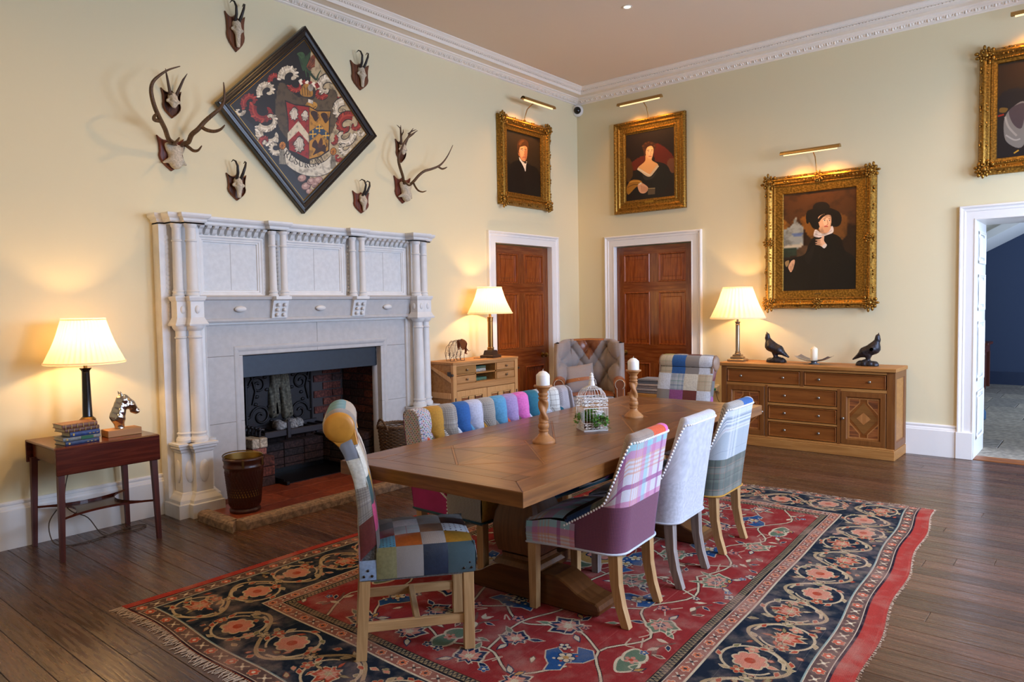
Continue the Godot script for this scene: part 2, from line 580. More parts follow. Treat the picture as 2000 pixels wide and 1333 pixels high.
# ------------------------------------------------------------------ cloth and leather
func cloth(kind: String) -> StandardMaterial3D:
	var key := "cloth_" + kind
	if mats.has(key): return mats[key]
	var m: StandardMaterial3D
	if SOLID.has(kind):
		var q: Array = SOLID[kind]
		m = mat(key, hexc(q[0]), q[1])
		m.albedo_texture = gray("dapple8", 7, 0.02, 0.9, 1.0, 4, 256)
		if q[1] > 0.6:
			m.rim_enabled = true; m.rim = 0.5; m.rim_tint = 0.5
		else: relief(m, gray("leather_grain", 71, 0.03, 0.2, 0.8, 4), 0.03)
		return m
	var n := 256
	var c: Cv
	match kind:
		"plaid_pink":
			c = Cv.new(512, 512, hexc("d9d4dc"))
			band(c, [[0, 60, "7cc4cc", 0.85], [60, 56, "c46aa0", 0.8], [116, 18, "d88a6a", 0.7], [150, 14, "dd9878", 0.7], [182, 14, "dd9878", 0.7], [214, 14, "d88a6a", 0.7], [300, 34, "8e2f74", 0.85], [420, 60, "cc5a8e", 0.7]])
		"plaid_grey":
			c = Cv.new(512, 512, hexc("a9b3ba"))
			band(c, [[20, 50, "dfe2e4", 0.9], [86, 8, "5a6e86", 0.8], [102, 40, "e6e8ea", 0.9], [116, 8, "54688a", 0.8], [150, 8, "70829a", 0.7], [166, 44, "dfe2e4", 0.85], [186, 5, "a06a5a", 0.6], [380, 6, "8a96a2", 0.8]])
		"plaid_green":
			c = Cv.new(512, 512, hexc("566257"))
			band(c, [[0, 150, "46524c", 0.7], [150, 26, "a87a6a", 0.6], [200, 90, "8a8a80", 0.6], [290, 26, "a87a6a", 0.5], [420, 16, "3a2e34", 0.7], [460, 14, "8a8f84", 0.5]])
		"plaid_tan":
			c = Cv.new(n, n, hexc("c3b598"))
			band(c, [[30, 6, "8a5a4a", 0.6], [130, 8, "6a7a5a", 0.6], [150, 5, "8a5a4a", 0.6], [200, 4, "9a6a5a", 0.5]])
		"plaid_blue":
			c = Cv.new(n, n, hexc("a7b3c0"))
			band(c, [[30, 12, "5c7288", 0.6], [60, 12, "5c7288", 0.6], [110, 14, "d8dfe4", 0.7], [140, 16, "4c8a72", 0.5], [190, 10, "e2e6c8", 0.6], [220, 16, "44587a", 0.6]])
		"plaid_tweed":
			c = Cv.new(n, n, hexc("9b948a"))
			band(c, [[20, 14, "6a625a", 0.6], [48, 14, "6a625a", 0.6], [76, 14, "6a625a", 0.6], [104, 14, "6a625a", 0.6], [150, 12, "c8c2ba", 0.7], [180, 8, "5a5068", 0.6]])
		"check_white":
			c = Cv.new(n, n, hexc("dcdbd4"))
			band(c, [[20, 6, "4a4038", 0.8], [104, 6, "4a4038", 0.8], [188, 6, "4a4038", 0.8]])
		"window_blue":
			c = Cv.new(n, n, hexc("9aa9b4"))
			for i in 32: c.rect(0, i * 8, n, 3, Color(0.8, 0.85, 0.88, 0.5))
			band(c, [[120, 8, "9a4450", 0.7]])
		"houndstooth":
			c = Cv.new(n, n, hexc("c4beb4"))
			for i in 16:
				for j in 16:
					c.rect(i * 16, j * 16, 8, 8, hexc("34302e"))
					c.poly([i * 16 + 8, j * 16, i * 16 + 13, j * 16 + 4, i * 16 + 8, j * 16 + 5], "34302e"); c.poly([i * 16, j * 16 + 8, i * 16 + 5, j * 16 + 8, i * 16 + 3, j * 16 + 13], "34302e")
		"tweed_maroon":
			c = Cv.new(n, n, hexc("7c3a58"))
			for i in 20:
				for j in 20:
					c.rect(int(i * 12.8), int(j * 12.8), 7, 7, hexc("4a2a44"))
					c.rect(int(i * 12.8) + 7, int(j * 12.8) + 7, 4, 4, hexc("8e4a60"))
		"tweed_brown":
			c = Cv.new(n, n, hexc("a08a78"))
			for i in 32:
				c.rect(i * 8, 0, 3, n, Color(0.3, 0.24, 0.22, 0.5)); c.rect(0, i * 8, n, 3, Color(0.78, 0.7, 0.64, 0.5))
			band(c, [[60, 4, "5a4440", 0.6], [188, 4, "5a4440", 0.6]])
		"puppytooth":
			c = Cv.new(n, n, hexc("b3a89e"))
			for i in 26:
				for j in 26: c.rect(int(i * 9.85), int(j * 9.85), 5, 5, hexc("5b4e48") if (i + j) % 2 else hexc("8a7c74"))
		"herringbone":
			c = Cv.new(n, n, hexc("b8bcc4"))
			for i in 4:
				for j in range(-8, 40): c.poly([i * 64, j * 8, i * 64 + 32, j * 8 + 28, i * 64 + 32, j * 8 + 32, i * 64, j * 8 + 4], "3a4456"); 
				for j in range(-8, 40): c.poly([i * 64 + 32, j * 8 + 28, i * 64 + 64, j * 8, i * 64 + 64, j * 8 + 4, i * 64 + 32, j * 8 + 32], "3a4456")
		"dots_blue":
			c = Cv.new(n, n, hexc("2f86b0"))
			for i in 8:
				for j in 8: c.ell(i * 32 + (16 if j % 2 else 0) + 8, j * 32 + 16, 8, 8, "16486a")
		"dots_white":
			c = Cv.new(n, n, hexc("d6dbe2"))
			for i in 5:
				for j in 5: c.ell(i * 51 + (26 if j % 2 else 0) + 10, j * 51 + 24, 9, 9, ["1e2a48", "7a2a34", "2a2c3a"][(i + j) % 3])
		"stripes":
			c = Cv.new(n, n, hexc("ddd8ce"))
			for i in 12: c.rect(0, i * 21, n, 9, hexc("4e4a4e"))
		"roll_stripes":
			c = Cv.new(n, n, hexc("3f8490"))
			for i in 12: c.rect(i * 21, 0, 8, n, Color(0.45, 0.7, 0.72, 0.6))
		"squares":
			c = Cv.new(n, n, hexc("dbd6d6"))
			var pal := ["7a4a34", "3f7a4c", "8a4a8c", "3c78b0", "b8523c", "6a2a3a", "4a5a8c", "a86a9a", "2f6a6a"]
			for i in 10:
				for j in 10:
					var x := int(i * 25.6); var y := int(j * 25.6)
					if (i + j) % 2 == 0: c.rect(x + 3, y + 3, 19, 19, hexc(pal[(i * 3 + j * 5 + (i * j) % 4) % 9]))
					else:
						c.rect(x + 5, y + 3, 4, 19, hexc(pal[(i + j * 2) % 9])); c.rect(x + 14, y + 4, 4, 16, Color(0.5, 0.45, 0.5))
		"basket":
			c = Cv.new(n, n, hexc("aba4a6"))
			for i in 16:
				for j in 16: c.rect(i * 16 + (j % 2) * 8, j * 16, 7, 9, hexc("7c7680")); 
		"tweed_red":
			c = Cv.new(n, n, hexc("938a86"))
			band(c, [[40, 3, "a8605a", 0.5], [168, 3, "a8605a", 0.5], [100, 3, "6a6a7a", 0.5]])
		_:
			c = Cv.new(n, n, hexc(TWEED.get(kind, "8a8580")))
	c.speckle(3, 0.35, Color(0.1, 0.09, 0.1), 0.4)
	c.speckle(8, 0.4, Color(0.95, 0.93, 0.9), 0.22)
	m = canvas_mat(key, c, 0.9)
	m.rim_enabled = true; m.rim = 0.4; m.rim_tint = 0.5
	relief(m, gray("weave", 73, 0.25, 0.2, 0.8, 2, 256), 0.05)
	return m

const TWEED := {"tweed_grey": "8b8580", "tweed_dark": "5a5856", "tweed_warm": "8a7668", "tweed_sand": "b7aa98", "tweed_teal": "324a50", "tweed_greybrown": "7c7068"}
const SOLID := {"mustard": ["b8862c", 0.85], "pink": ["dc6ab4", 0.85], "blue": ["245a9c", 0.85], "navy_velvet": ["1e3f70", 0.85], "teal": ["1a6478", 0.85], "lilac": ["a890c0", 0.85], "pale": ["c2c4d6", 0.85], "sky": ["5a9cc4", 0.85], "palewhite": ["d2dae6", 0.85],
	"fuchsia": ["a81f6c", 0.85], "orange": ["d8552e", 0.85], "pinkrose": ["c8487c", 0.85], "brown": ["6a5648", 0.8], "cream": ["d5d2c4", 0.75], "darkgreen": ["2c4a4c", 0.85], "lightgrey": ["c6c7cf", 0.85], "olive_cloth": ["7e7a52", 0.8], "plum": ["8e4c84", 0.85], "darkteal": ["1f4d58", 0.85],
	"yellow_leather": ["c98a30", 0.38], "orange_leather": ["a85a24", 0.42], "maroon_leather": ["6a3030", 0.42], "navy_leather": ["202e42", 0.42], "silver_leather": ["8fa6c4", 0.38], "mustard_leather": ["b0802e", 0.42], "brown_leather": ["8c6c56", 0.45], "dark_leather": ["38201e", 0.4], "olive_leather": ["a8a260", 0.42], "tan_leather": ["9a5c30", 0.34], "chest_leather": ["7a4426", 0.3]}

func band(c: Cv, a: Array) -> void:
	for q in a:
		c.rect(0, q[0], c.w, q[1], Color(hexc(q[2]), q[3] * 0.75))
	for q in a: c.rect(q[0], 0, q[1], c.h, Color(hexc(q[2]), q[3] * 0.55))

# one pillowy patch of surface fn(u, v) between u0..u1, v0..v1; tile: metres per repeat of the cloth
func patch(parent: Node, called: String, kind: String, fn: Callable, u0: float, u1: float, v0: float, v1: float, bulge := 0.003, nu := 5, nv := 5, tile := 0.12) -> MeshInstance3D:
	var b := B.new()
	var w: float = fn.call(u0, (v0 + v1) / 2).distance_to(fn.call((u0 + u1) / 2, (v0 + v1) / 2)) * 2.0
	var h: float = fn.call((u0 + u1) / 2, v0).distance_to(fn.call((u0 + u1) / 2, (v0 + v1) / 2)) * 2.0
	var e := 0.002
	b.grid(nu, nv, func(s, t):
		var u := lerpf(u0, u1, s); var v := lerpf(v0, v1, t)
		var p: Vector3 = fn.call(u, v)
		if bulge == 0.0: return p
		var n: Vector3 = (fn.call(u + e, v) - fn.call(u - e, v)).cross(fn.call(u, v + e) - fn.call(u, v - e)).normalized()
		var k := (1.0 - pow(absf(2.0 * s - 1.0), 6.0)) * (1.0 - pow(absf(2.0 * t - 1.0), 6.0))
		return p + n * (bulge * k - 0.0004), true, Vector2(w, h) / tile)
	return obj(called, b, cloth(kind), parent)

# ------------------------------------------------------------------ the room
func paint_wall() -> StandardMaterial3D:
	if mats.has("wall"): return mats.wall
	var m := mat("wall", srgb(224, 213, 176), 0.75, 0.0, 0.35)
	tripl(m, Vector3.ONE * 1.5, true)
	return relief(m, gray("plaster", 3, 0.02, 0.3, 0.7, 5), 0.04)

func white_paint() -> StandardMaterial3D:
	return mat("white_paint", srgb(236, 234, 230), 0.42)

func build_room() -> void:
	var wm := paint_wall()
	# north wall round the first door and the firebox
	var b := B.new()
	for r in [[-9.6, -5.0, 0.0, CEIL], [-5.0, -3.25, 1.31, CEIL], [-3.25, -1.68, 0.0, CEIL], [-1.68, -0.595, 2.225, CEIL], [-0.595, 0.65, 0.0, CEIL]]:
		b.span(Vector3(r[0], r[2], -0.3), Vector3(r[1], r[3], 0))
	struct("wall_north", b, wm)
	b = B.new()
	for r in [[0.0, 0.535, 0.0, CEIL], [0.535, 1.61, 2.225, CEIL], [1.61, 4.385, 0.0, CEIL], [4.385, 5.565, 2.225, CEIL], [5.565, 7.5, 0.0, CEIL]]:
		b.span(Vector3(0, r[2], r[0]), Vector3(0.65, r[3], r[1]))
	struct("wall_east", b, wm)
	b = B.new()
	b.span(Vector3(-9.9, 0, -0.3), Vector3(-9.6, CEIL, 7.8))
	struct("wall_west", b, wm)
	b = B.new()
	var xs := [-9.6]
	for x in [WINX[2], WINX[1], WINX[0]]: xs.append(x - 0.72); xs.append(x + 0.72)
	xs.append(0.65)
	for i in xs.size() - 1:
		if i % 2 == 0: b.span(Vector3(xs[i], 0, 7.5), Vector3(xs[i + 1], CEIL, 7.8))
		else:
			b.span(Vector3(xs[i], 0, 7.5), Vector3(xs[i + 1], 0.8, 7.8))
			b.span(Vector3(xs[i], 3.3, 7.5), Vector3(xs[i + 1], CEIL, 7.8))
	struct("wall_south", b, wm)
	for i in 3:
		var w := Node3D.new(); w.name = "window_%d" % (i + 1); add_child(w, true); w.set_meta("kind", "structure")
		w.position = Vector3(WINX[i], 0, 7.68)
		var f := B.new()
		for s in [-1.0, 1.0]:
			f.span(Vector3(s * 0.69 - 0.03, 0.8, -0.04), Vector3(s * 0.69 + 0.03, 3.3, 0.04))
			f.span(Vector3(-0.72, 2.05 + s * 1.22 - 0.03, -0.04), Vector3(0.72, 2.05 + s * 1.22 + 0.03, 0.04))
		f.span(Vector3(-0.7, 2.02, -0.03), Vector3(0.7, 2.08, 0.03))
		for x in [-0.23, 0.23]: f.span(Vector3(x - 0.012, 0.8, -0.02), Vector3(x + 0.012, 3.3, 0.02))
		for y in [1.43, 2.67]: f.span(Vector3(-0.7, y - 0.012, -0.02), Vector3(0.7, y + 0.012, 0.02))
		obj("sash_frame", f, white_paint(), w)
		var gm := mat("pane_glass", Color(1, 1, 1, 0.06), 0.02)
		gm.transparency = BaseMaterial3D.TRANSPARENCY_ALPHA
		for p in 2: obj("pane", boxed(Vector3(-0.68, 0.84 + p * 1.22, -0.003), Vector3(0.68, 2.02 + p * 1.22, 0.003)), gm, w)
	b = B.new()
	b.span(Vector3(-9.9, CEIL, -0.3), Vector3(0.65, CEIL + 0.25, 7.8))
	struct("ceiling", b, tripl(mat("ceiling_paint", srgb(222, 206, 186), 0.85, 0, 0.3), Vector3.ONE, true))
	# floor of long boards
	b = B.new()
	b.span(Vector3(-9.9, -0.2, -0.3), Vector3(0.02, -0.022, 7.8))
	var fl := struct("floor", b, mat("floor_gap", srgb(22, 13, 8), 0.8))
	var rg := RandomNumberGenerator.new(); rg.seed = 11
	var pm := []
	for i in 6:
		var t: float = [0.86, 1.0, 1.1, 0.94, 1.04, 0.9][i]
		var m := wood("floor", 2, Color(t, t * [0.98, 1.0, 0.97, 1.02, 0.98, 1.0][i], t * 0.98), 0.3, true, "b%d" % i)
		m.uv1_offset = Vector3(i * 0.37, i * 0.21, i * 0.13)
		m.roughness_texture = gray("floor_sheen", 21, 0.014, 0.55, 1.0, 5)
		m.roughness = 0.36
		relief(m, gray("floor_wave", 22, 0.02, 0.2, 0.8, 4), 0.07)
		pm.append(m)
	var x := -9.6
	while x < -0.02:
		var w: float = minf(rg.randf_range(0.118, 0.138), -x)
		if x < -7.3: w = minf(0.24, -x)
		var z := 0.0
		while z < 7.48:
			var l := rg.randf_range(1.9, 3.4)
			if z + l > 7.0: l = 7.5 - z
			var p := B.new()
			p.box(Vector3(0, -0.011 - rg.randf() * 0.0008, 0), Vector3(w - 0.0022, 0.022, l - 0.002), 0.0016)
			var o := obj("plank", p, pm[rg.randi() % 6], fl)
			o.position = Vector3(x + w / 2, 0, z + l / 2)
			z += l
		x += w
	# cornice
	var plan := Transform3D(Basis(Vector3.RIGHT, Vector3(0, 0, -1), Vector3.UP), Vector3.ZERO)
	var room := PackedVector2Array([Vector2(0, 0), Vector2(-9.6, 0), Vector2(-9.6, -7.5), Vector2(0, -7.5)])
	var plaster := mat("cornice_plaster", srgb(238, 229, 216), 0.7)
	b = B.new(); b.xf = plan
	b.mould(room, pts([0.26, 4.2, 0.26, 4.19, 0.25, 4.184, 0.236, 4.172, 0.232, 4.164, 0.222, 4.163, 0.222, 4.158, 0.206, 4.158, 0.206, 4.147, 0.200, 4.146, 0.200, 4.116, 0.194, 4.116, 0.192, 4.122, 0.088, 4.124, 0.082, 4.112, 0.07, 4.108, 0.066, 4.102, 0.058, 4.096, 0.044, 4.09, 0.032, 4.082, 0.028, 4.074, 0.018, 4.073, 0.018, 4.062, 0.0, 4.055]))
	var co := struct("trim_1", b, plaster)
	b = B.new()
	var leaf := B.new()
	for wall in 2:
		var n := int((9.4 if wall == 0 else 7.3) / 0.029)
		for i in n:
			var s := 0.24 + i * 0.029
			b.xf = Transform3D(Basis(), Vector3(-s, 0, 0)) if wall == 0 else Transform3D(Basis(Vector3.UP, -PI / 2), Vector3(0, 0, s))
			b.span(Vector3(-0.008, 4.148, 0.206), Vector3(0.008, 4.157, 0.219))
		n = int((9.4 if wall == 0 else 7.3) / 0.075)
		for i in n:
			var s := 0.1 + i * 0.075
			leaf.xf = Transform3D(Basis(), Vector3(-s, 4.086, 0.04)) if wall == 0 else Transform3D(Basis(Vector3.UP, -PI / 2), Vector3(-0.04, 4.086, s))
			leaf.xf = leaf.xf * Transform3D(Basis(Vector3.RIGHT, 0.75), Vector3.ZERO)
			leaf.ball(Vector3.ZERO, Vector3(0.013, 0.021, 0.012), 6, 4)
			for q in [-1, 1]: leaf.ball(Vector3(q * 0.022, 0.004, 0), Vector3(0.007, 0.017, 0.009), 5, 3)
	obj("bead_row", b, plaster, co).set_meta("kind", "stuff")
	obj("leaf_band", leaf, plaster, co).set_meta("kind", "stuff")
	# baseboards
	var prof := pts([0, 0.302, 0.012, 0.302, 0.019, 0.294, 0.019, 0.283, 0.013, 0.276, 0.024, 0.262, 0.026, 0.25, 0.032, 0.246, 0.032, 0.0])
	b = B.new(); b.xf = plan
	for r in [[-5.44, -9.58], [-1.79, -3.03], [-0.0, -0.475]]: b.mould(PackedVector2Array([Vector2(r[0], 0), Vector2(r[1], 0)]), prof, false)
	struct("baseboard_north", b, white_paint())
	b = B.new(); b.xf = plan
	for r in [[0.43, 0.03], [4.27, 1.73], [7.48, 5.69]]: b.mould(PackedVector2Array([Vector2(0, -r[0]), Vector2(0, -r[1])]), prof, false)
	struct("baseboard_east", b, white_paint())
	# recessed ceiling lights
	var spots := [Vector3(-1.97, CEIL, 1.93), Vector3(-4.4, CEIL, 1.5), Vector3(-5.4, CEIL, 4.2), Vector3(-2.2, CEIL, 5.0), Vector3(-7.2, CEIL, 1.9), Vector3(-7.4, CEIL, 5.6)]
	var said := ["small recessed ceiling downlight shining near the corner of the two cornices", "recessed ceiling downlight before the chimneypiece, above the frame", "recessed ceiling downlight over the near end of the dining table", "recessed ceiling downlight over the bare boards facing the open doorway", "recessed ceiling downlight over the mahogany side table", "recessed ceiling downlight behind the camera, over bare boards"]
	for i in spots.size():
		var t := thing("ceiling_downlight", said[i], "ceiling light", spots[i], 0.0, "recessed ceiling downlights")
		b = B.new()
		b.lathe(pts([0.028, -0.001, 0.043, -0.001, 0.045, -0.004, 0.04, -0.007, 0.031, -0.006, 0.028, -0.001]), 24)
		obj("trim_ring", b, mat("white_metal", srgb(235, 230, 222), 0.4), t)
		b = B.new()
		b.lathe(pts([0.0, -0.004, 0.027, -0.003, 0.028, 0.0]), 20)
		var em := mat("downlight_lamp", Color.WHITE, 0.5)
		em.emission_enabled = true; em.emission = srgb(255, 226, 180); em.emission_energy_multiplier = 14.0
		obj("lamp_lens", b, em, t)
		var l := SpotLight3D.new()
		l.name = "downlight"
		l.light_color = srgb(255, 196, 118); l.light_energy = DOWN
		l.spot_angle = 78.0; l.spot_angle_attenuation = 0.5; l.spot_range = 12.0; l.spot_attenuation = 2.0; l.light_size = 0.03; l.shadow_enabled = true
		l.position = Vector3(0, -0.02, 0); l.rotation.x = -PI / 2
		t.add_child(l, true)

const DOWN := 1.15

func pts(a: Array) -> Array:
	var o := []
	for i in range(0, a.size(), 2): o.append(Vector2(a[i], a[i + 1]))
	return o

func pv(a: Array) -> PackedVector2Array:
	return PackedVector2Array(pts(a))

# ------------------------------------------------------------------ doors
func build_doors() -> void:
	panel_door("door_1", Transform3D(Basis(), Vector3(-1.665, 0, -0.045)), 1.055, 0.925)
	panel_door("door_2", Transform3D(Basis(Vector3.UP, -PI / 2), Vector3(0.045, 0, 0.55)), 1.045, 0.115)
	door_frame("trim_2", Transform3D(Basis(), Vector3(-1.665, 0, 0)), 1.055, 0.05)
	door_frame("trim_3", Transform3D(Basis(Vector3.UP, -PI / 2), Vector3(0, 0, 0.55)), 1.045, 0.05)
	var f := door_frame("trim_4", Transform3D(Basis(Vector3.UP, -PI / 2), Vector3(0, 0, 4.40)), 1.15, 0.65)
	# panelled linings of the open doorway
	var b := B.new()
	b.xf = Transform3D(Basis(Vector3.UP, -PI / 2), Vector3(0, 0, 4.40)) * Transform3D(Basis(Vector3.UP, PI / 2), Vector3(0.012, 0, 0))
	for r in [[0.17, 0.62], [0.72, 1.28], [1.38, 1.72], [1.82, 2.12]]:
		b.mould(PackedVector2Array([Vector2(0.13, r[0]), Vector2(0.52, r[0]), Vector2(0.52, r[1]), Vector2(0.13, r[1])]), pts([0, 0, 0, 0.006, 0.012, 0.008, 0.02, 0.002, 0.03, 0.0]))
		b.box(Vector3(0.325, (r[0] + r[1]) / 2, 0.001), Vector3(0.28, r[1] - r[0] - 0.11, 0.006), 0.003)
	obj("jamb_panel", b, white_paint(), f)

func panel_door(called: String, xf: Transform3D, w: float, knob: float) -> void:
	var d := Node3D.new(); d.name = called; add_child(d, true); d.transform = xf
	d.set_meta("kind", "structure")
	var v := wood("doorwood", 1, Color.WHITE, 0.22)
	v.clearcoat_enabled = true; v.clearcoat = 0.4; v.clearcoat_roughness = 0.12
	var hz := wood("doorwood", 0, Color(1.02, 1, 1), 0.22)
	var vl := wood("doorwood", 1, Color(1.14, 1.08, 1.0), 0.2, false, "l")
	var z1 := 0.0
	var z0 := -0.04
	var s := 0.1; var c := [w / 2 - 0.058, w / 2 + 0.058]
	for r in [[0.003, s], [w - s, w - 0.003]]: obj("stile", boxed(Vector3(r[0], 0.006, z0), Vector3(r[1], 2.2, z1)), v, d)
	for r in [[0.006, 0.2], [0.765, 0.99], [1.64, 1.756], [2.105, 2.2]]: obj("rail", boxed(Vector3(s, r[0], z0), Vector3(w - s, r[1], z1)), hz, d)
	var rows := [[0.2, 0.765], [0.99, 1.64], [1.756, 2.105]]
	for r in rows:
		obj("muntin", boxed(Vector3(c[0], r[0], z0), Vector3(c[1], r[1], z1)), v, d)
		for k in 2:
			var xa: float = s if k == 0 else c[1]
			var xb: float = c[0] if k == 0 else w - s
			var b := B.new()
			var rect := PackedVector2Array([Vector2(xa, r[0]), Vector2(xb, r[0]), Vector2(xb, r[1]), Vector2(xa, r[1])])
			b.mould(rect, pts([0, 0, 0.006, 0.007, 0.014, 0.007, 0.018, 0.0, 0.022, -0.014]))
			b.mould(rect, pts([0.02, -0.014, 0.062, -0.014, 0.064, -0.009, 0.072, -0.011, 0.074, -0.008]))
			b.quad(Vector3(xa + 0.07, r[0] + 0.07, -0.0085), Vector3(xb - 0.07, r[0] + 0.07, -0.0085), Vector3(xb - 0.07, r[1] - 0.07, -0.0085), Vector3(xa + 0.07, r[1] - 0.07, -0.0085))
			obj("door_panel", b, vl, d)
	var b := B.new()
	b.xf = Transform3D(Basis(Vector3.RIGHT, PI / 2), Vector3(knob, 0.885, 0))
	b.lathe(pts([0.033, 0, 0.033, 0.004, 0.026, 0.008, 0.011, 0.011, 0.009, 0.03, 0.014, 0.034, 0.026, 0.043, 0.031, 0.055, 0.028, 0.067, 0.017, 0.075, 0, 0.077]), 20)
	obj("door_knob", b, mat("aged_brass", srgb(150, 120, 66), 0.3, 1.0), d)

func door_frame(called: String, xf: Transform3D, w: float, deep: float) -> MeshInstance3D:
	var b := B.new(); b.xf = xf
	var path := PackedVector2Array([Vector2(w, 0.0), Vector2(w, 2.21), Vector2(0, 2.21), Vector2(0, 0.0)])
	# offset to the left of the run is inside the opening, so the moulding goes to negative offsets
	b.mould(path, pts([-0.13, 0, -0.13, 0.036, -0.124, 0.04, -0.114, 0.04, -0.108, 0.03, -0.096, 0.022, -0.09, 0.026, -0.08, 0.024, -0.076, 0.018, -0.014, 0.018, -0.01, 0.023, -0.002, 0.023, 0.0, 0.018, 0.0, 0.0, 0.0, -deep]), false)
	for e in [[-0.136, 0.0], [w, w + 0.136]]: b.span(Vector3(e[0], 0, 0), Vector3(e[1], 0.25, 0.045), 0.003)
	return struct(called, b, white_paint())

# ------------------------------------------------------------------ the passage beyond the open doorway
func build_hall() -> void:
	var navy := mat("navy_wall", srgb(44, 58, 84), 0.7)
	struct("wall_passage_end", boxed(Vector3(7.1, 0, 2.0), Vector3(7.3, 3.4, 8.2)), navy)
	struct("wall_passage_side", boxed(Vector3(0.65, 0, 1.9), Vector3(7.3, 3.4, 2.1)), navy)
	var b := B.new()
	b.span(Vector3(0.65, 0, 8.0), Vector3(3.0, 3.4, 8.2)); b.span(Vector3(5.4, 0, 8.0), Vector3(7.3, 3.4, 8.2)); b.span(Vector3(3.0, 2.6, 8.0), Vector3(5.4, 3.4, 8.2))
	struct("wall_passage_window", b, navy)
	struct("ceiling_passage", boxed(Vector3(0.65, 3.4, 1.9), Vector3(7.3, 3.6, 8.2)), mat("ceiling_white", srgb(228, 224, 214), 0.8))
	# sloping white soffit with its string along the end wall
	b = B.new()
	b.xf = Transform3D(Basis(Vector3.UP, -PI / 2), Vector3(7.1, 0, 0))
	b.prism(pv([2.1, 1.57, 6.0, 3.64, 6.0, 3.75, 2.1, 3.39]), 0.0, 1.6)
	struct("trim_5", b, mat("ceiling_white", Color.WHITE))
	b = B.new()
	b.xf = Transform3D(Basis(Vector3.UP, -PI / 2), Vector3(7.1, 0, 0))
	b.prism(pv([2.1, 1.47, 6.0, 3.54, 6.0, 3.66, 2.1, 1.59]), 0.0, 1.64)
	struct("trim_6", b, white_paint())
	struct("baseboard_passage", boxed(Vector3(7.06, 0, 2.1), Vector3(7.1, 0.22, 8.0)), mat("navy_gloss", srgb(36, 48, 72), 0.4))
	var fl := struct("floor_passage", boxed(Vector3(0.02, -0.2, 1.9), Vector3(7.3, -0.016, 8.2)), mat("grout", srgb(96, 92, 88), 0.9))
	var rg := RandomNumberGenerator.new(); rg.seed = 5
	var fm := []
	for i in 4:
		var c: Color = [srgb(168, 158, 142), srgb(150, 143, 132), srgb(180, 168, 150), srgb(140, 132, 122)][i]
		fm.append(dapple("flag%d" % i, c, 0.55, 2.0, 0.3))
	obj("threshold", boxed(Vector3(0.0, -0.02, 4.4), Vector3(0.2, 0.004, 5.55), 0.003), wood("brownoak", 2, Color(1.25, 1.1, 0.9)), fl)
	var x := 0.205
	while x < 7.05:
		var w := rg.randf_range(0.42, 0.62)
		var z := 3.3 - rg.randf() * 0.5
		while z < 6.2:
			var l := rg.randf_range(0.5, 0.95)
			obj("flagstone", boxed(Vector3(x, -0.018, z), Vector3(minf(x + w, 7.08) - 0.008, 0.0, z + l - 0.008), 0.004), fm[rg.randi() % 4], fl)
			z += l
		x += w
	var a := AreaLight3D.new()
	a.name = "passage_daylight"
	a.area_size = Vector2(2.3, 1.9); a.light_color = srgb(200, 222, 255); a.light_energy = 26.0; a.area_range = 20.0; a.shadow_enabled = true
	a.position = Vector3(4.2, 1.5, 7.95)
	add_child(a)
	# a dark console table and a gilded wall ornament glimpsed past the door lining
	var t := thing("console_table", "dark wooden console table glimpsed through the open doorway", "table", Vector3(6.45, 0, 3.45), 0)
	b = B.new(); b.span(Vector3(-0.3, 0.72, -0.35), Vector3(0.3, 0.76, 0.35), 0.004); b.span(Vector3(-0.26, 0.6, -0.31), Vector3(0.26, 0.72, 0.31))
	obj("table_top", b, wood("mahogany", 2), t)
	for q in [[-1, -1], [1, -1], [-1, 1], [1, 1]]: obj("leg", boxed(Vector3(q[0] * 0.24 - 0.025, 0, q[1] * 0.29 - 0.025), Vector3(q[0] * 0.24 + 0.025, 0.6, q[1] * 0.29 + 0.025), 0.003), wood("mahogany", 1), t)
	b = B.new()
	b.xf = Transform3D(Basis(Vector3.UP, -PI / 2), Vector3(6.98, 0, 3.44))
	for i in 11: b.ball(Vector3(0.1 + (0.03 if i % 2 else 0.0), 0.95 + i * 0.085, 0.02), Vector3(0.05, 0.05, 0.05), 8, 6)
	for i in 10: b.tube([Vector3(0.07, 0.9 + i * 0.09, 0.03), Vector3(0.15, 0.95 + i * 0.09, 0.05), Vector3(0.09, 1.0 + i * 0.09, 0.03)], 0.02, 6)
	tag(obj("wall_ornament", b, mat("gilt", srgb(186, 140, 66), 0.35, 0.9)), "narrow carved gilded ornament on the dark blue passage wall", "ornament")
	b = B.new()
	b.xf = Transform3D(Basis(), Vector3(2.62, 0, 4.12))
	b.lathe(pts([0.0, 0, 0.06, 0, 0.075, 0.02, 0.075, 0.1, 0.06, 0.13, 0, 0.14]), 16)
	tag(obj("door_stop", b, mat("blue_cloth", srgb(24, 74, 110), 0.8)), "small rounded blue door stop on the stone passage floor", "door stop")

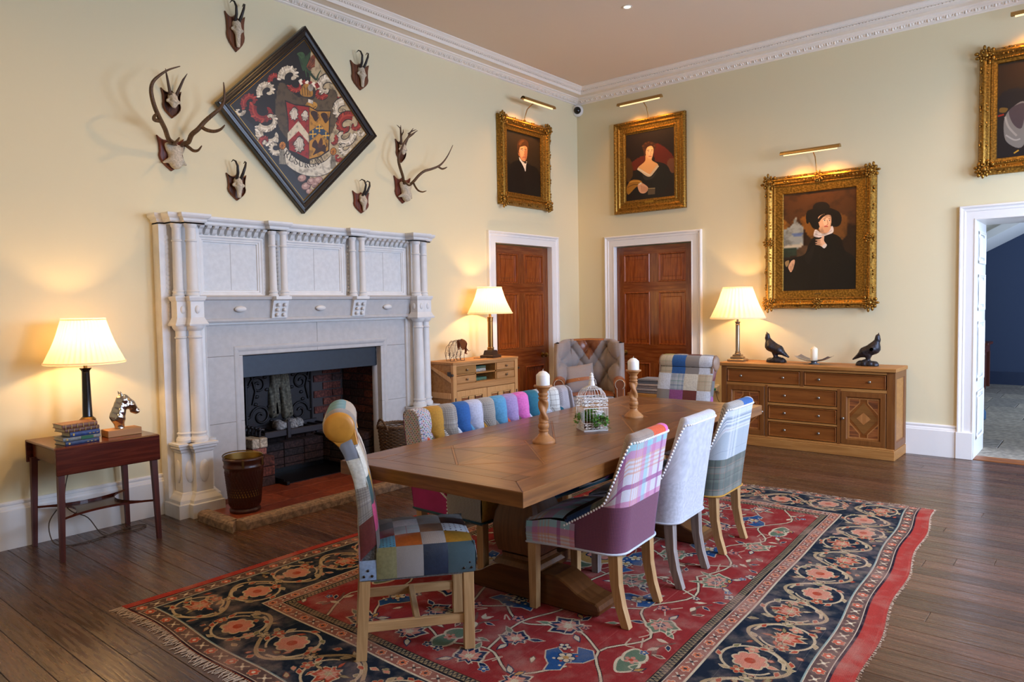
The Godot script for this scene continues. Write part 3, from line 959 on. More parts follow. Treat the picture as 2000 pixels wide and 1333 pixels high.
# ------------------------------------------------------------------ chimneypiece, hearth and grate
func build_fireplace() -> void:
	var xc := -4.12
	var t := thing("fireplace", "grey-white carved wooden chimneypiece with paired columns and three overmantel panels", "fireplace", Vector3(xc, 0, 0))
	var wht := mat("fp_paint", srgb(226, 226, 224), 0.5)
	wht.albedo_texture = gray("fp_mottle", 31, 0.01, 0.955, 1.0, 5)
	tripl(wht, Vector3.ONE * 1.3)
	var pan := mat("fp_panel", srgb(214, 217, 218), 0.6)
	pan.albedo_texture = gray("fp_blotch", 32, 0.03, 0.955, 1.0, 5)
	tripl(pan, Vector3.ONE * 1.2)
	var stone := mat("fp_stone", srgb(190, 188, 186), 0.7)
	stone.albedo_texture = gray("fp_blotch", 32, 0.03, 0.955, 1.0, 5)
	tripl(stone, Vector3.ONE * 0.9)
	# body: two jambs and an upper case
	var b := B.new()
	for s in [-1.0, 1.0]:
		b.span(Vector3(minf(s * 1.03, s * 1.32), 0, 0), Vector3(maxf(s * 1.03, s * 1.32), 1.41, 0.09), 0.003)
	b.span(Vector3(-1.32, 1.40, 0), Vector3(1.32, 2.14, 0.09), 0.003)
	for s in [-1.0, 1.0]: # narrow flat strips beside the scallops
		b.span(Vector3(s * 1.29 - 0.03, 0.12, 0.09), Vector3(s * 1.29 + 0.03, 2.13, 0.1), 0.002)
	obj("case", b, wht, t)
	# stone slips round the opening, in three blocks
	for r in [[-1.0, -0.70, 0.0, 0.62], [0.70, 1.0, 0.0, 0.62], [-1.0, -0.70, 0.622, 1.14], [0.70, 1.0, 0.622, 1.14], [-1.0, -0.001, 1.142, 1.39], [0.001, 1.0, 1.142, 1.39]]:
		obj("stone_block", boxed(Vector3(r[0], r[2], -0.02), Vector3(r[1], r[3], 0.1), 0.0015), stone, t)
	b = B.new()
	b.mould(PackedVector2Array([Vector2(0.70, 0.0), Vector2(0.70, 1.14), Vector2(-0.70, 1.14), Vector2(-0.70, 0.0)]), pts([-0.075, 0.1, -0.07, 0.106, -0.055, 0.108, -0.03, 0.1, -0.012, 0.078, -0.002, 0.05, 0.0, 0.04, 0.012, 0.04, 0.012, -0.02]), false, true)
	obj("bolection_moulding", b, stone, t)
	b = B.new()
	b.mould(PackedVector2Array([Vector2(1.0, 0.1), Vector2(1.0, 1.385), Vector2(-1.0, 1.385), Vector2(-1.0, 0.1)]), pts([-0.05, 0.09, -0.05, 0.125, -0.042, 0.132, -0.03, 0.132, -0.026, 0.122, -0.012, 0.118, -0.006, 0.124, 0.0, 0.118, 0.0, 0.09]), false)
	obj("slip_moulding", b, wht, t)
	# frieze, leaning out, with three egg bosses
	b = B.new()
	b.xf = Transform3D(Basis(Vector3.UP, -PI / 2), Vector3(1.17, 0, 0))
	b.prism(pv([0.08, 1.405, 0.15, 1.405, 0.155, 1.415, 0.15, 1.43, 0.14, 1.434, 0.165, 1.575, 0.185, 1.58, 0.19, 1.6, 0.16, 1.612, 0.08, 1.612]), 0.0, 2.34)
	obj("frieze", b, stone, t)
	for x in [-0.74, 0.0, 0.74]:
		b = B.new(); b.ball(Vector3(x, 1.505, 0.165), Vector3(0.05, 0.024, 0.022), 14, 8)
		obj("egg_boss", b, wht, t)
	for x in [-0.40, 0.40]:
		b = B.new()
		b.xf = Transform3D(Basis(Vector3.UP, -PI / 2), Vector3(x + 0.07, 0, 0))
		b.prism(pv([0.1, 1.42, 0.165, 1.43, 0.17, 1.47, 0.2, 1.57, 0.24, 1.58, 0.24, 1.605, 0.1, 1.605]), 0.0, 0.14)
		for q in [-0.03, 0.03]:
			for k in 3: b.ball(Vector3(0.185 + k * 0.012, 1.455 + k * 0.04, 0.07 + q), Vector3(0.012, 0.017, 0.014), 8, 5)
		obj("bracket", b, wht, t)
	# overmantel panels
	for k in 3:
		var xa: float = [-1.05, -0.33, 0.475][k]
		var xb: float = [-0.475, 0.33, 1.05][k]
		var o := obj("overmantel_panel", boxed(Vector3(xa + 0.02, 1.62, 0.09), Vector3(xb - 0.02, 2.06, 0.096)), pan, t)
		b = B.new()
		b.mould(PackedVector2Array([Vector2(xa + 0.02, 1.615), Vector2(xb - 0.04, 1.615), Vector2(xb - 0.04, 2.055), Vector2(xa + 0.02, 2.055)]), pts([-0.012, 0.09, -0.012, 0.12, -0.004, 0.122, 0.008, 0.114, 0.02, 0.112, 0.024, 0.105, 0.034, 0.105, 0.038, 0.094]))
		obj("panel_moulding", b, wht, o)
		b = B.new()
		var mx := (xa + xb) / 2 - 0.01
		b.span(Vector3(mx - 0.0025, 1.655, 0.0955), Vector3(mx + 0.0025, 2.015, 0.0967))
		obj("board_joint", b, mat("fp_joint", srgb(176, 176, 176), 0.8), o)
		var n := 10
		for i in n: # curved corbels under the cornice
			var c := B.new()
			var px := xa + (i + 0.5) * (xb - xa) / n
			c.xf = Transform3D(Basis(Vector3.UP, -PI / 2), Vector3(px + 0.017, 0, 0))
			c.prism(pv([0.09, 2.072, 0.105, 2.076, 0.118, 2.088, 0.132, 2.112, 0.155, 2.122, 0.165, 2.135, 0.09, 2.135]), 0.0, 0.034)
			obj("corbel", c, wht, t)
	# scalloped strips
	b = B.new()
	for r in [[-1.262, 0.0, 1], [1.262, 0.0, -1], [-0.503, 0.13, -1], [0.36, 0.11, -1], [-0.36, 0.11, 1], [0.503, 0.11, 1], [1.03, 0.11, -1], [-1.03, 0.11, 1]]:
		var y := 1.44 if absf(r[0]) > 1.2 else 1.62
		while y < 2.05:
			b.xf = Transform3D(Basis(Vector3.RIGHT, PI / 2), Vector3(r[0], y, 0.088))
			b.lathe(pts([0.017, 0, 0.017, 0.012, 0.012, 0.015, 0, 0.015]), 10)
			y += 0.033
	obj("scallop_strip", b, wht, t).set_meta("kind", "stuff")
	# paired columns on pedestals
	var cols := [[-1.215, 0.165, 0.046], [-1.135, 0.215, 0.052], [1.215, 0.165, 0.046], [1.075, 0.215, 0.052]]
	for c in cols:
		var cx: float = c[0]; var cz: float = c[1]; var r: float = c[2]
		b = B.new()
		b.lathe(pts([r + 0.012, 0.535, r + 0.016, 0.555, r + 0.01, 0.572, r + 0.002, 0.578, r + 0.002, 0.592, r + 0.008, 0.598, r + 0.008, 0.606, r, 0.612, r - 0.001, 0.9, r - 0.008, 1.295, r - 0.001, 1.303, r - 0.001, 1.309, r - 0.008, 1.315, r - 0.008, 1.352, r + 0.004, 1.365, r + 0.012, 1.378, r + 0.014, 1.392]), 28, Vector3(cx, 0, cz), 0.5)
		obj("lower_column", b, wht, t)
		b = B.new()
		block(b, cx, cz, [[r + 0.018, 1.39], [r + 0.022, 1.402], [r + 0.012, 1.418], [r - 0.002, 1.45], [r - 0.002, 1.565], [r + 0.006, 1.575], [r + 0.012, 1.595], [r + 0.012, 1.605]])
		for q in [[0, 1], [-signf(cx), 0]]: b.ball(Vector3(cx + q[0] * (r - 0.002), 1.508, cz + q[1] * (r - 0.002)), Vector3(0.02 if q[0] == 0 else 0.012, 0.03, 0.02 if q[1] == 0 else 0.012), 12, 8)
		obj("entablature_block", b, wht, t)
		var u := r * 0.76
		b = B.new()
		b.lathe(pts([u + 0.008, 1.605, u + 0.011, 1.615, u + 0.004, 1.626, u + 0.004, 1.634, u + 0.009, 1.64, u + 0.003, 1.65, u, 1.656, u - 0.003, 2.0, u + 0.003, 2.006, u + 0.003, 2.012, u - 0.003, 2.018, u - 0.003, 2.1, u + 0.004, 2.112, u + 0.006, 2.13]), 24, Vector3(cx, 0, cz - 0.012), 0.5)
		obj("upper_column", b, wht, t)
		# pedestal
		var pb := B.new()
		var w := r + 0.012
		block(pb, cx, cz, [[w + 0.058, 0.0], [w + 0.058, 0.098], [w + 0.045, 0.104], [w + 0.042, 0.125], [w + 0.014, 0.158], [w + 0.008, 0.172], [w, 0.176], [w, 0.462], [w + 0.008, 0.472], [w + 0.012, 0.488], [w + 0.024, 0.498], [w + 0.026, 0.514], [w + 0.034, 0.52], [w + 0.034, 0.535]])
		for q in [[0, 1], [-1, 0]]: pb.ball(Vector3(cx + q[0] * w, 0.325, cz + q[1] * w), Vector3(0.036 if q[0] == 0 else 0.015, 0.085, 0.036 if q[1] == 0 else 0.015), 16, 10)
		obj("pedestal", pb, wht, t)
	# the stepped inner responds
	for s in [-1.0, 1.0]:
		b = B.new()
		block(b, s * 1.045, 0.12, [[0.075, 0.0], [0.075, 0.12], [0.05, 0.15], [0.042, 0.165], [0.042, 0.46], [0.055, 0.49], [0.06, 0.52], [0.06, 0.535]])
		b.lathe(pts([0.036, 0.535, 0.036, 0.56, 0.028, 0.58, 0.024, 1.3, 0.03, 1.37, 0.034, 1.39]), 16, Vector3(s * 1.06, 0, 0.12), 0.5)
		b.span(Vector3(s * 1.055 - 0.02, 1.61, 0.09), Vector3(s * 1.055 + 0.02, 2.13, 0.13))
		obj("inner_respond", b, wht, t)
	# pairs of small columns dividing the panels
	for s in [-1.0, 1.0]:
		for q in [-0.038, 0.038]:
			var u := 0.029
			b = B.new()
			b.lathe(pts([u + 0.01, 1.605, u + 0.012, 1.615, u + 0.004, 1.626, u + 0.004, 1.634, u + 0.009, 1.64, u + 0.003, 1.65, u, 1.656, u - 0.003, 2.0, u + 0.003, 2.006, u + 0.003, 2.012, u - 0.003, 2.018, u - 0.003, 2.1, u + 0.004, 2.112, u + 0.006, 2.13]), 24, Vector3(s * 0.40 + q, 0, 0.17 + q * 0.5), 0.5)
			obj("upper_column", b, wht, t)
	# cornice, breaking forward over the columns
	b = B.new()
	b.xf = Transform3D(Basis(Vector3.RIGHT, Vector3(0, 0, -1), Vector3.UP), Vector3.ZERO)
	var path := PackedVector2Array()
	for p in [[1.32, 0.0], [1.32, 0.09], [1.275, 0.09], [1.275, 0.2], [1.175, 0.2], [1.175, 0.25], [1.01, 0.25], [1.01, 0.13], [0.475, 0.13], [0.475, 0.19], [0.325, 0.19], [0.325, 0.13],
		[-0.325, 0.13], [-0.325, 0.19], [-0.475, 0.19], [-0.475, 0.13], [-1.05, 0.13], [-1.05, 0.25], [-1.2, 0.25], [-1.2, 0.2], [-1.275, 0.2], [-1.275, 0.09], [-1.32, 0.09], [-1.32, 0.0]]: path.append(Vector2(p[0], -p[1]))
	# run reversed so that the moulding faces out
	path.reverse()
	b.mould(path, pts([0.0, 2.13, 0.0, 2.14, -0.012, 2.15, -0.014, 2.165, -0.03, 2.178, -0.036, 2.19, -0.036, 2.205, 0.0, 2.207]), false)
	var pc := path.duplicate()
	b.xf = Transform3D(Basis(Vector3.RIGHT, Vector3(0, 0, -1), Vector3.UP), Vector3.ZERO)
	b.prism(pc, 2.13, 2.207)
	obj("cornice", b, wht, t)
	firebox(xc, t)
	hearth(xc)

func block(b: B, cx: float, cz: float, steps: Array) -> void: # square turned moulding
	var rings := []
	for s in steps:
		var w: float = s[0]
		rings.append(PackedVector3Array([Vector3(cx - w, s[1], cz + w), Vector3(cx + w, s[1], cz + w), Vector3(cx + w, s[1], cz - w), Vector3(cx - w, s[1], cz - w)]))
	b.loft(rings, true, true, false)

func brick_mats() -> Array:
	var o := []
	for i in 5:
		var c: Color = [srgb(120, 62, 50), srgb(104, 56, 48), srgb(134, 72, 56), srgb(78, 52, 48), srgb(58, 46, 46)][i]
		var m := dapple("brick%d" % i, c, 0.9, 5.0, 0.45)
		relief(m, gray("dapple45", 7, 0.012, 0.55, 1.0, 5), 0.3)
		o.append(m)
	return o

func firebox(xc: float, t: Node3D) -> void:
	var bm := brick_mats()
	var rg := RandomNumberGenerator.new(); rg.seed = 77
	var soot := mat("mortar_soot", srgb(66, 60, 60), 0.95)
	var core := B.new()
	core.span(Vector3(-0.74, 0.0, -0.66), Vector3(0.76, 1.25, -0.525)) # back
	core.span(Vector3(-0.84, 0.0, -0.66), Vector3(-0.725, 1.25, -0.02))
	core.span(Vector3(0.725, 0.0, -0.66), Vector3(0.86, 1.25, -0.02))
	core.span(Vector3(-0.84, 1.2, -0.66), Vector3(0.86, 1.3, -0.02))
	core.span(Vector3(-0.84, -0.05, -0.66), Vector3(0.86, 0.022, -0.02))
	var bw := obj("firebox", core, soot, t)
	var y := 0.03
	var row := 0
	while y < 1.15:
		var x := -0.70 - (0.11 if row % 2 else 0.0)
		while x < 0.7:
			var x0 := maxf(x, -0.715); var x1 := minf(x + 0.205, 0.715)
			if x1 - x0 > 0.03 and (x0 > 0.33 or x1 < -0.36 or y < 0.36):
				var k := rg.randi() % 4
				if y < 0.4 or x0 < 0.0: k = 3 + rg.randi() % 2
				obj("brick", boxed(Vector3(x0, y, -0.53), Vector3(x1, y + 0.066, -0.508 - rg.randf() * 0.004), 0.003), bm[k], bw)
			x += 0.215
		var z := -0.5 - (0.11 if row % 2 == 0 else 0.0)
		while z < -0.03:
			var z0 := maxf(z, -0.5); var z1 := minf(z + 0.205, -0.02)
			if z1 - z0 > 0.03:
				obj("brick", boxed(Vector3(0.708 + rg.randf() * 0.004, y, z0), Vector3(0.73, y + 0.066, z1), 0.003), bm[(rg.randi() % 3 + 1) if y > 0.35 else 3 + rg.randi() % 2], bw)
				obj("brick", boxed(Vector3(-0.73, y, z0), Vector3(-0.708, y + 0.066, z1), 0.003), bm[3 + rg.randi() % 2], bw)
			z += 0.215
		y += 0.076
		row += 1
	# brick hob at the right, brick pier at the left capped with pale fire bricks
	for r in [[0.36, 0.70, -0.5, -0.06, 0.32, 4], [-0.70, 0.36, -0.5, -0.36, 0.3, 3]]:
		for yy in 4:
			var h: float = (r[4] - 0.03) / 4.0
			var n := int(maxf(1, (r[1] - r[0]) / 0.2)); var m := int(maxf(1, (r[3] - r[2]) / 0.2))
			for i in n:
				for j in m:
					var w: float = (r[1] - r[0]) / n; var d: float = (r[3] - r[2]) / m
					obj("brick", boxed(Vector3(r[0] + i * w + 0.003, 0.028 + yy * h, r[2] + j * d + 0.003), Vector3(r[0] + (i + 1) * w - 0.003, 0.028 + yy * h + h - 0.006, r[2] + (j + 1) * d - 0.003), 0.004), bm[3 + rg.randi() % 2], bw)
	for yy in 3: obj("brick", boxed(Vector3(-0.6, 0.028 + yy * 0.083, -0.3), Vector3(-0.385, 0.106 + yy * 0.083, 0.0), 0.006), bm[[3, 0, 1][yy]], bw)
	var fire := dapple("fire_brick", srgb(214, 200, 176), 0.9, 6.0, 0.35)
	var pink := dapple("fire_brick_pink", srgb(190, 120, 104), 0.9, 6.0, 0.45)
	obj("fire_brick", boxed(Vector3(-0.55, 0.282, -0.25), Vector3(-0.42, 0.34, -0.06), 0.006), pink, bw)
	obj("fire_brick", boxed(Vector3(-0.555, 0.344, -0.25), Vector3(-0.49, 0.424, -0.05), 0.006), fire, bw)
	obj("fire_brick", boxed(Vector3(-0.486, 0.344, -0.25), Vector3(-0.415, 0.424, -0.05), 0.006), fire, bw)
	# dark steel plate across the top of the opening
	var steel := mat("smoke_plate", srgb(52, 58, 66), 0.45, 0.6)
	steel.albedo_texture = gray("fp_blotch", 32, 0.03, 0.955, 1.0, 5)
	var b := boxed(Vector3(-0.70, 0.955, 0.03), Vector3(0.70, 1.135, 0.04), 0.002)
	obj("smoke_plate", b, steel, t)
	# cast iron fireback, leaning on the bricks
	var iron := mat("cast_iron", srgb(44, 42, 44), 0.5, 0.7)
	relief(tripl(iron, Vector3.ONE * 8.0), gray("iron_pit", 41, 0.03, 0.2, 0.9, 4), 0.08)
	var f := thing("fireback", "cast iron fireback with scrolls and a pale standing figure in relief", "fireback", Vector3(xc - 0.0, 0.32, -0.49))
	b = B.new()
	b.span(Vector3(-0.36, 0, -0.012), Vector3(0.33, 0.8, 0.0), 0.004)
	b.mould(PackedVector2Array([Vector2(-0.36, 0), Vector2(0.33, 0), Vector2(0.33, 0.8), Vector2(-0.36, 0.8)]), pts([0, 0, 0.003, 0.012, 0.015, 0.014, 0.022, 0.004, 0.026, 0.0]))
	obj("plate", b, iron, f)
	for s in [-1.0, 1.0]:
		b = B.new()
		for q in [[0.2, 0.22, 0.1], [0.22, 0.5, 0.085], [0.13, 0.66, 0.05]]:
			var sp := []
			for i in 26:
				var a := i * 0.36
				var rr: float = q[2] * (1.0 - i / 30.0)
				sp.append(Vector3(-0.015 + s * (q[0] + cos(a) * rr), q[1] + sin(a) * rr, 0.008))
			b.tube(sp, 0.011, 6)
			for i in 5: b.ball(Vector3(-0.015 + s * (q[0] + cos(i * 1.2) * q[2] * 1.2), q[1] + sin(i * 1.2) * q[2] * 1.2, 0.004), Vector3(0.022, 0.016, 0.012), 8, 5)
		b.tube([Vector3(s * 0.27, 0.72, 0.006), Vector3(s * 0.3, 0.6, 0.012), Vector3(s * 0.26, 0.45, 0.01), Vector3(s * 0.29, 0.33, 0.01)], 0.01, 6)
		obj("scrollwork", b, iron, f)
	b = B.new() # draped figure, its lime-washed robe
	b.net(Vector3(-0.17, 0.12, -0.03), Vector3(0.14, 0.8, 0.06), 0.0115, func(p):
		var d := capsule(p, Vector3(-0.07, 0.66, 0), Vector3(-0.085, 0.25, 0), 0.03, 0.062)
		d = smin(d, capsule(p, Vector3(0.03, 0.66, 0), Vector3(0.05, 0.22, 0), 0.034, 0.058), 0.03)
		d = smin(d, capsule(p, Vector3(-0.03, 0.72, 0.0), Vector3(-0.01, 0.5, 0.005), 0.05, 0.04), 0.03)
		return d + 0.007 * sin(p.x * 150.0 + p.y * 12.0))
	obj("draped_figure", b, dapple("lime_wash", srgb(128, 122, 104), 0.85, 5.0, 0.5), f)
	# iron fire grate
	var g := thing("fire_grate", "iron fire grate with a pronged end standing in the brick firebox", "grate", Vector3(xc, 0.0, -0.2))
	var dark := mat("grate_iron", srgb(58, 56, 60), 0.5, 0.75)
	b = B.new()
	b.span(Vector3(-0.40, 0.40, 0.06), Vector3(0.36, 0.455, 0.085), 0.004)
	b.span(Vector3(-0.40, 0.40, -0.28), Vector3(0.36, 0.455, -0.26), 0.004)
	for i in 9: b.span(Vector3(-0.38 + i * 0.09, 0.41, -0.27), Vector3(-0.36 + i * 0.09, 0.43, 0.07))
	obj("grate_bar", b, dark, g)
	for i in 5:
		b = B.new()
		b.tube([Vector3(-0.44, 0.40, 0.07 - i * 0.06), Vector3(-0.44, 0.46, 0.07 - i * 0.06), Vector3(-0.43, 0.485, 0.07 - i * 0.06), Vector3(-0.40, 0.48, 0.07 - i * 0.06)], 0.012, 6)
		b.ball(Vector3(-0.44, 0.49, 0.07 - i * 0.06), Vector3.ONE * 0.016, 8, 5)
		obj("grate_prong", b, dark, g)
	obj("grate_end", boxed(Vector3(-0.46, 0.40, -0.27), Vector3(-0.40, 0.43, 0.09), 0.004), dark, g)
	b = B.new(); b.span(Vector3(-0.19, 0.38, 0.085), Vector3(-0.155, 0.52, 0.1), 0.004); b.tube([Vector3(-0.172, 0.51, 0.092), Vector3(-0.172, 0.54, 0.085)], 0.01, 6)
	obj("front_hook", b, dark, g)
	for q in [[-0.39, 0.05], [0.35, 0.05], [-0.39, -0.25], [0.35, -0.25]]: obj("leg", boxed(Vector3(q[0] - 0.012, 0.32 if q[0] > 0 or q[1] < 0 else 0.424, q[1] - 0.012), Vector3(q[0] + 0.012, 0.425, q[1] + 0.012)), dark, g)
	b = B.new()
	b.net(Vector3(-0.25, 0.42, -0.28), Vector3(0.2, 0.56, 0.06), 0.013, func(p):
		var d := 1.0
		for q in [[-0.13, -0.12, 0.05], [-0.02, -0.1, 0.06], [0.08, -0.15, 0.05], [0.02, -0.2, 0.05], [-0.1, -0.2, 0.05]]: d = smin(d, (p - Vector3(q[0], 0.455, q[1])).length() - q[2], 0.03)
		return d + 0.006 * sin(p.x * 130.0) * sin(p.z * 120.0 + p.y * 90.0))
	tag(obj("ash_heap", b, dapple("ash", srgb(196, 194, 192), 0.95, 7.0, 0.6)), "heap of pale ash lying on the iron fire grate", "ash").set_meta("kind", "stuff")
	get_node("ash_heap").position = Vector3(xc, 0, -0.2)
	# black ash tray on the hearth under the grate
	b = B.new()
	b.span(Vector3(-0.36, 0.032, -0.34), Vector3(0.34, 0.036, 0.09))
	for r in [[-0.36, -0.356, -0.34, 0.09], [0.336, 0.34, -0.34, 0.09], [-0.36, 0.34, -0.344, -0.34]]: b.span(Vector3(r[0], 0.032, r[2]), Vector3(r[1], 0.075, r[3]))
	b.xf = Transform3D(Basis(Vector3.FORWARD, 0.0), Vector3.ZERO)
	b.span(Vector3(-0.36, 0.032, 0.07), Vector3(-0.33, 0.06, 0.13), 0.004)
	var tray := obj("ash_tray", b, mat("black_iron", srgb(14, 15, 18), 0.35, 0.3))
	tray.position = Vector3(xc, 0, 0)
	tag(tray, "flat black metal ash tray on the hearth under the grate", "tray")

func hearth(xc: float) -> void:
	var t := thing("hearth", "red tiled hearth edged with rounded stone kerb blocks", "hearth", Vector3(xc, 0, 0))
	obj("tile_bed", boxed(Vector3(-1.16, 0.001, -0.02), Vector3(1.2, 0.026, 0.8)), mat("hearth_bed", srgb(92, 44, 30), 0.9), t)
	var tm := []
	for i in 3: tm.append(dapple("hearth_tile%d" % i, [srgb(150, 72, 46), srgb(140, 66, 42), srgb(158, 78, 50)][i], 0.38, 3.0, 0.25))
	var rg := RandomNumberGenerator.new(); rg.seed = 4
	for i in 8:
		for j in 3:
			var x0 := -1.15 + i * 0.29; var z0 := 0.0 + j * 0.262
			if j == 0 and (i == 0 or i == 7): continue
			obj("hearth_tile", boxed(Vector3(x0, 0.012, z0), Vector3(x0 + 0.2885, 0.03, z0 + 0.2605), 0.001), tm[rg.randi() % 3], t)
	var km := dapple("kerb_stone", srgb(164, 136, 110), 0.85, 4.0, 0.35)
	relief(km, gray("dapple35", 7, 0.012, 0.65, 1.0, 5), 0.15)
	var prof := func(w: float) -> Array: # half-round section across the kerb
		return [Vector2(0.0, 0.0), Vector2(w, 0.0), Vector2(w, 0.04), Vector2(w * 0.93, 0.058), Vector2(w * 0.8, 0.068), Vector2(w * 0.3, 0.068), Vector2(w * 0.1, 0.06), Vector2(0.0, 0.045)]
	var sec: Array = prof.call(0.1)
	for r in [[-1.16, -0.66], [-0.657, -0.09], [-0.087, 0.5], [0.503, 1.2]]:
		var a := []
		for k in 2:
			var ring := PackedVector3Array()
			for p in sec: ring.append(Vector3(r[k] + (0.0 if not (r[0] < -1.0 and k == 0) else (0.1 - p.x) - 0.1), p.y, 0.885 - p.x))
			ring.reverse()
			a.append(ring)
		var b := B.new(); b.loft(a, true, true, false)
		obj("kerb_block", b, km, t)
	for s in [-1.0, 1.0]:
		var a := []
		for k in 2:
			var ring := PackedVector3Array()
			for p in sec:
				var x: float = (-1.26 + p.x) if s < 0 else (1.3 - p.x)
				ring.append(Vector3(x, p.y, 0.40 if k == 0 else (0.885 - (p.x if s < 0 else p.x))))
			if s < 0: pass
			else: ring.reverse()
			a.append(ring)
		var b := B.new(); b.loft(a, true, true, false)
		obj("kerb_block", b, km, t)

# ------------------------------------------------------------------ fields for modelled shapes
func smin(a: float, b: float, k: float) -> float:
	var h := maxf(k - absf(a - b), 0.0) / k
	return minf(a, b) - h * h * k * 0.25

func capsule(p: Vector3, a: Vector3, b: Vector3, ra: float, rb: float) -> float:
	var ab := b - a
	var t := clampf((p - a).dot(ab) / ab.length_squared(), 0.0, 1.0)
	return (p - a - ab * t).length() - lerpf(ra, rb, t)

# ------------------------------------------------------------------ what hangs on the walls
func build_wall_things() -> void:
	hatchment()
	trophies()
	portraits()
	var t := thing("security_camera", "white dome security camera fixed in the corner under the cornice", "camera", Vector3(-0.045, 3.985, 0.045), -PI * 0.27)
	var b := B.new()
	b.xf = Transform3D(Basis(Vector3.RIGHT, PI / 2), Vector3(0, 0, -0.03))
	b.lathe(pts([0.075, 0, 0.075, 0.025, 0.062, 0.045, 0.05, 0.05]), 28)
	obj("housing", b, mat("white_plastic", srgb(225, 222, 214), 0.4), t)
	b = B.new(); b.ball(Vector3(-0.008, -0.006, 0.022), Vector3(0.047, 0.047, 0.045), 20, 14)
	obj("dome", b, mat("smoked_dome", srgb(16, 16, 18), 0.08), t)

func hatchment() -> void:
	var t := thing("hatchment", "black framed lozenge painting of a painted coat of arms above the chimneypiece", "painting", Vector3(-4.17, 3.095, 0.075))
	t.rotation.x = 0.06
	var tilt := Basis(Vector3.BACK, PI / 4)
	var b := B.new(); b.xf = Transform3D(tilt, Vector3.ZERO)
	var s := 0.552
	var sq := PackedVector2Array([Vector2(-s, -s), Vector2(s, -s), Vector2(s, s), Vector2(-s, s)])
	b.mould(sq, pts([0, -0.03, 0.0, 0.012, 0.006, 0.022, 0.016, 0.024, 0.022, 0.016, 0.034, 0.018, 0.05, 0.01, 0.056, 0.012, 0.062, 0.004, 0.074, 0.004, 0.078, -0.004]))
	obj("frame", b, mat("ebony", srgb(30, 25, 23), 0.3), t)
	b = B.new(); b.xf = Transform3D(tilt, Vector3.ZERO)
	b.mould(sq, pts([0.0775, -0.003, 0.0785, 0.0, 0.082, 0.0005, 0.083, -0.003]))
	obj("gilt_slip", b, mat("slip_gilt", srgb(150, 116, 60), 0.4, 0.8), t)
	b = B.new()
	var k := (s - 0.08) * sqrt(2.0)
	b.quad(Vector3(0, -k, -0.004), Vector3(k, 0, -0.004), Vector3(0, k, -0.004), Vector3(-k, 0, -0.004), Vector2(0.5, 1), Vector2(1, 0.5), Vector2(0.5, 0), Vector2(0, 0.5))
	var c := Cv.new(1024, 1024, hexc("16110e"))
	c.frame(Vector2(100, -47), Vector2(1100, 198), Vector2(1100, 1332), Vector2(100, 1087))
	paint_arms(c)
	var m := canvas_mat("hatchment_paint", c, 0.4)
	relief(m, gray("canvas_relief", 51, 0.05, 0.3, 0.7, 3), 0.03)
	var o := obj("painted_board", b, m, t)
	# the motto
	var word := "RESURGAM"
	for i in 8:
		var f := i / 7.0
		var tm := TextMesh.new()
		var sf := SystemFont.new(); sf.font_names = PackedStringArray(["Droid Serif"])
		tm.font = sf; tm.text = word[i]; tm.font_size = 64; tm.pixel_size = 0.00125; tm.depth = 0.0008
		var l := obj("letter", tm, mat("letter_ink", srgb(38, 34, 34), 0.6), o)
		var a := lerpf(-0.66, 0.66, f)
		l.position = Vector3(sin(a) * 0.27 + 0.002, -0.075 - cos(a) * 0.285, -0.0036)
		l.rotation.z = a * 0.8

func swirl(c: Cv, x: float, y: float, r: float, a0: float, turns: float, wd: float, col: String, hi: String) -> void:
	var a := []
	for i in 22:
		var t := i / 21.0
		var ang := a0 + turns * TAU * t
		var rr := r * (1.0 - 0.82 * t)
		a.append(x + cos(ang) * rr); a.append(y + sin(ang) * rr)
	c.line(a, wd * 1.2, "171110", 1.0, true, wd * 0.6)
	c.line(a, wd, col, 1.0, true, wd * 0.35)
	for i in range(0, 8): # lobes along the outer edge
		var t := i / 10.0
		var ang := a0 + turns * TAU * t
		var rr := r * (1.0 - 0.82 * t) + wd * 0.28
		c.ell(x + cos(ang) * rr, y + sin(ang) * rr, wd * 0.34, wd * 0.2, "171110", 1.0, ang + 0.5)
		c.ell(x + cos(ang) * rr, y + sin(ang) * rr, wd * 0.3, wd * 0.16, col if i % 2 else hi, 1.0, ang + 0.5)
	c.line(a.slice(0, 32), wd * 0.25, hi, 0.8, true, wd * 0.1)

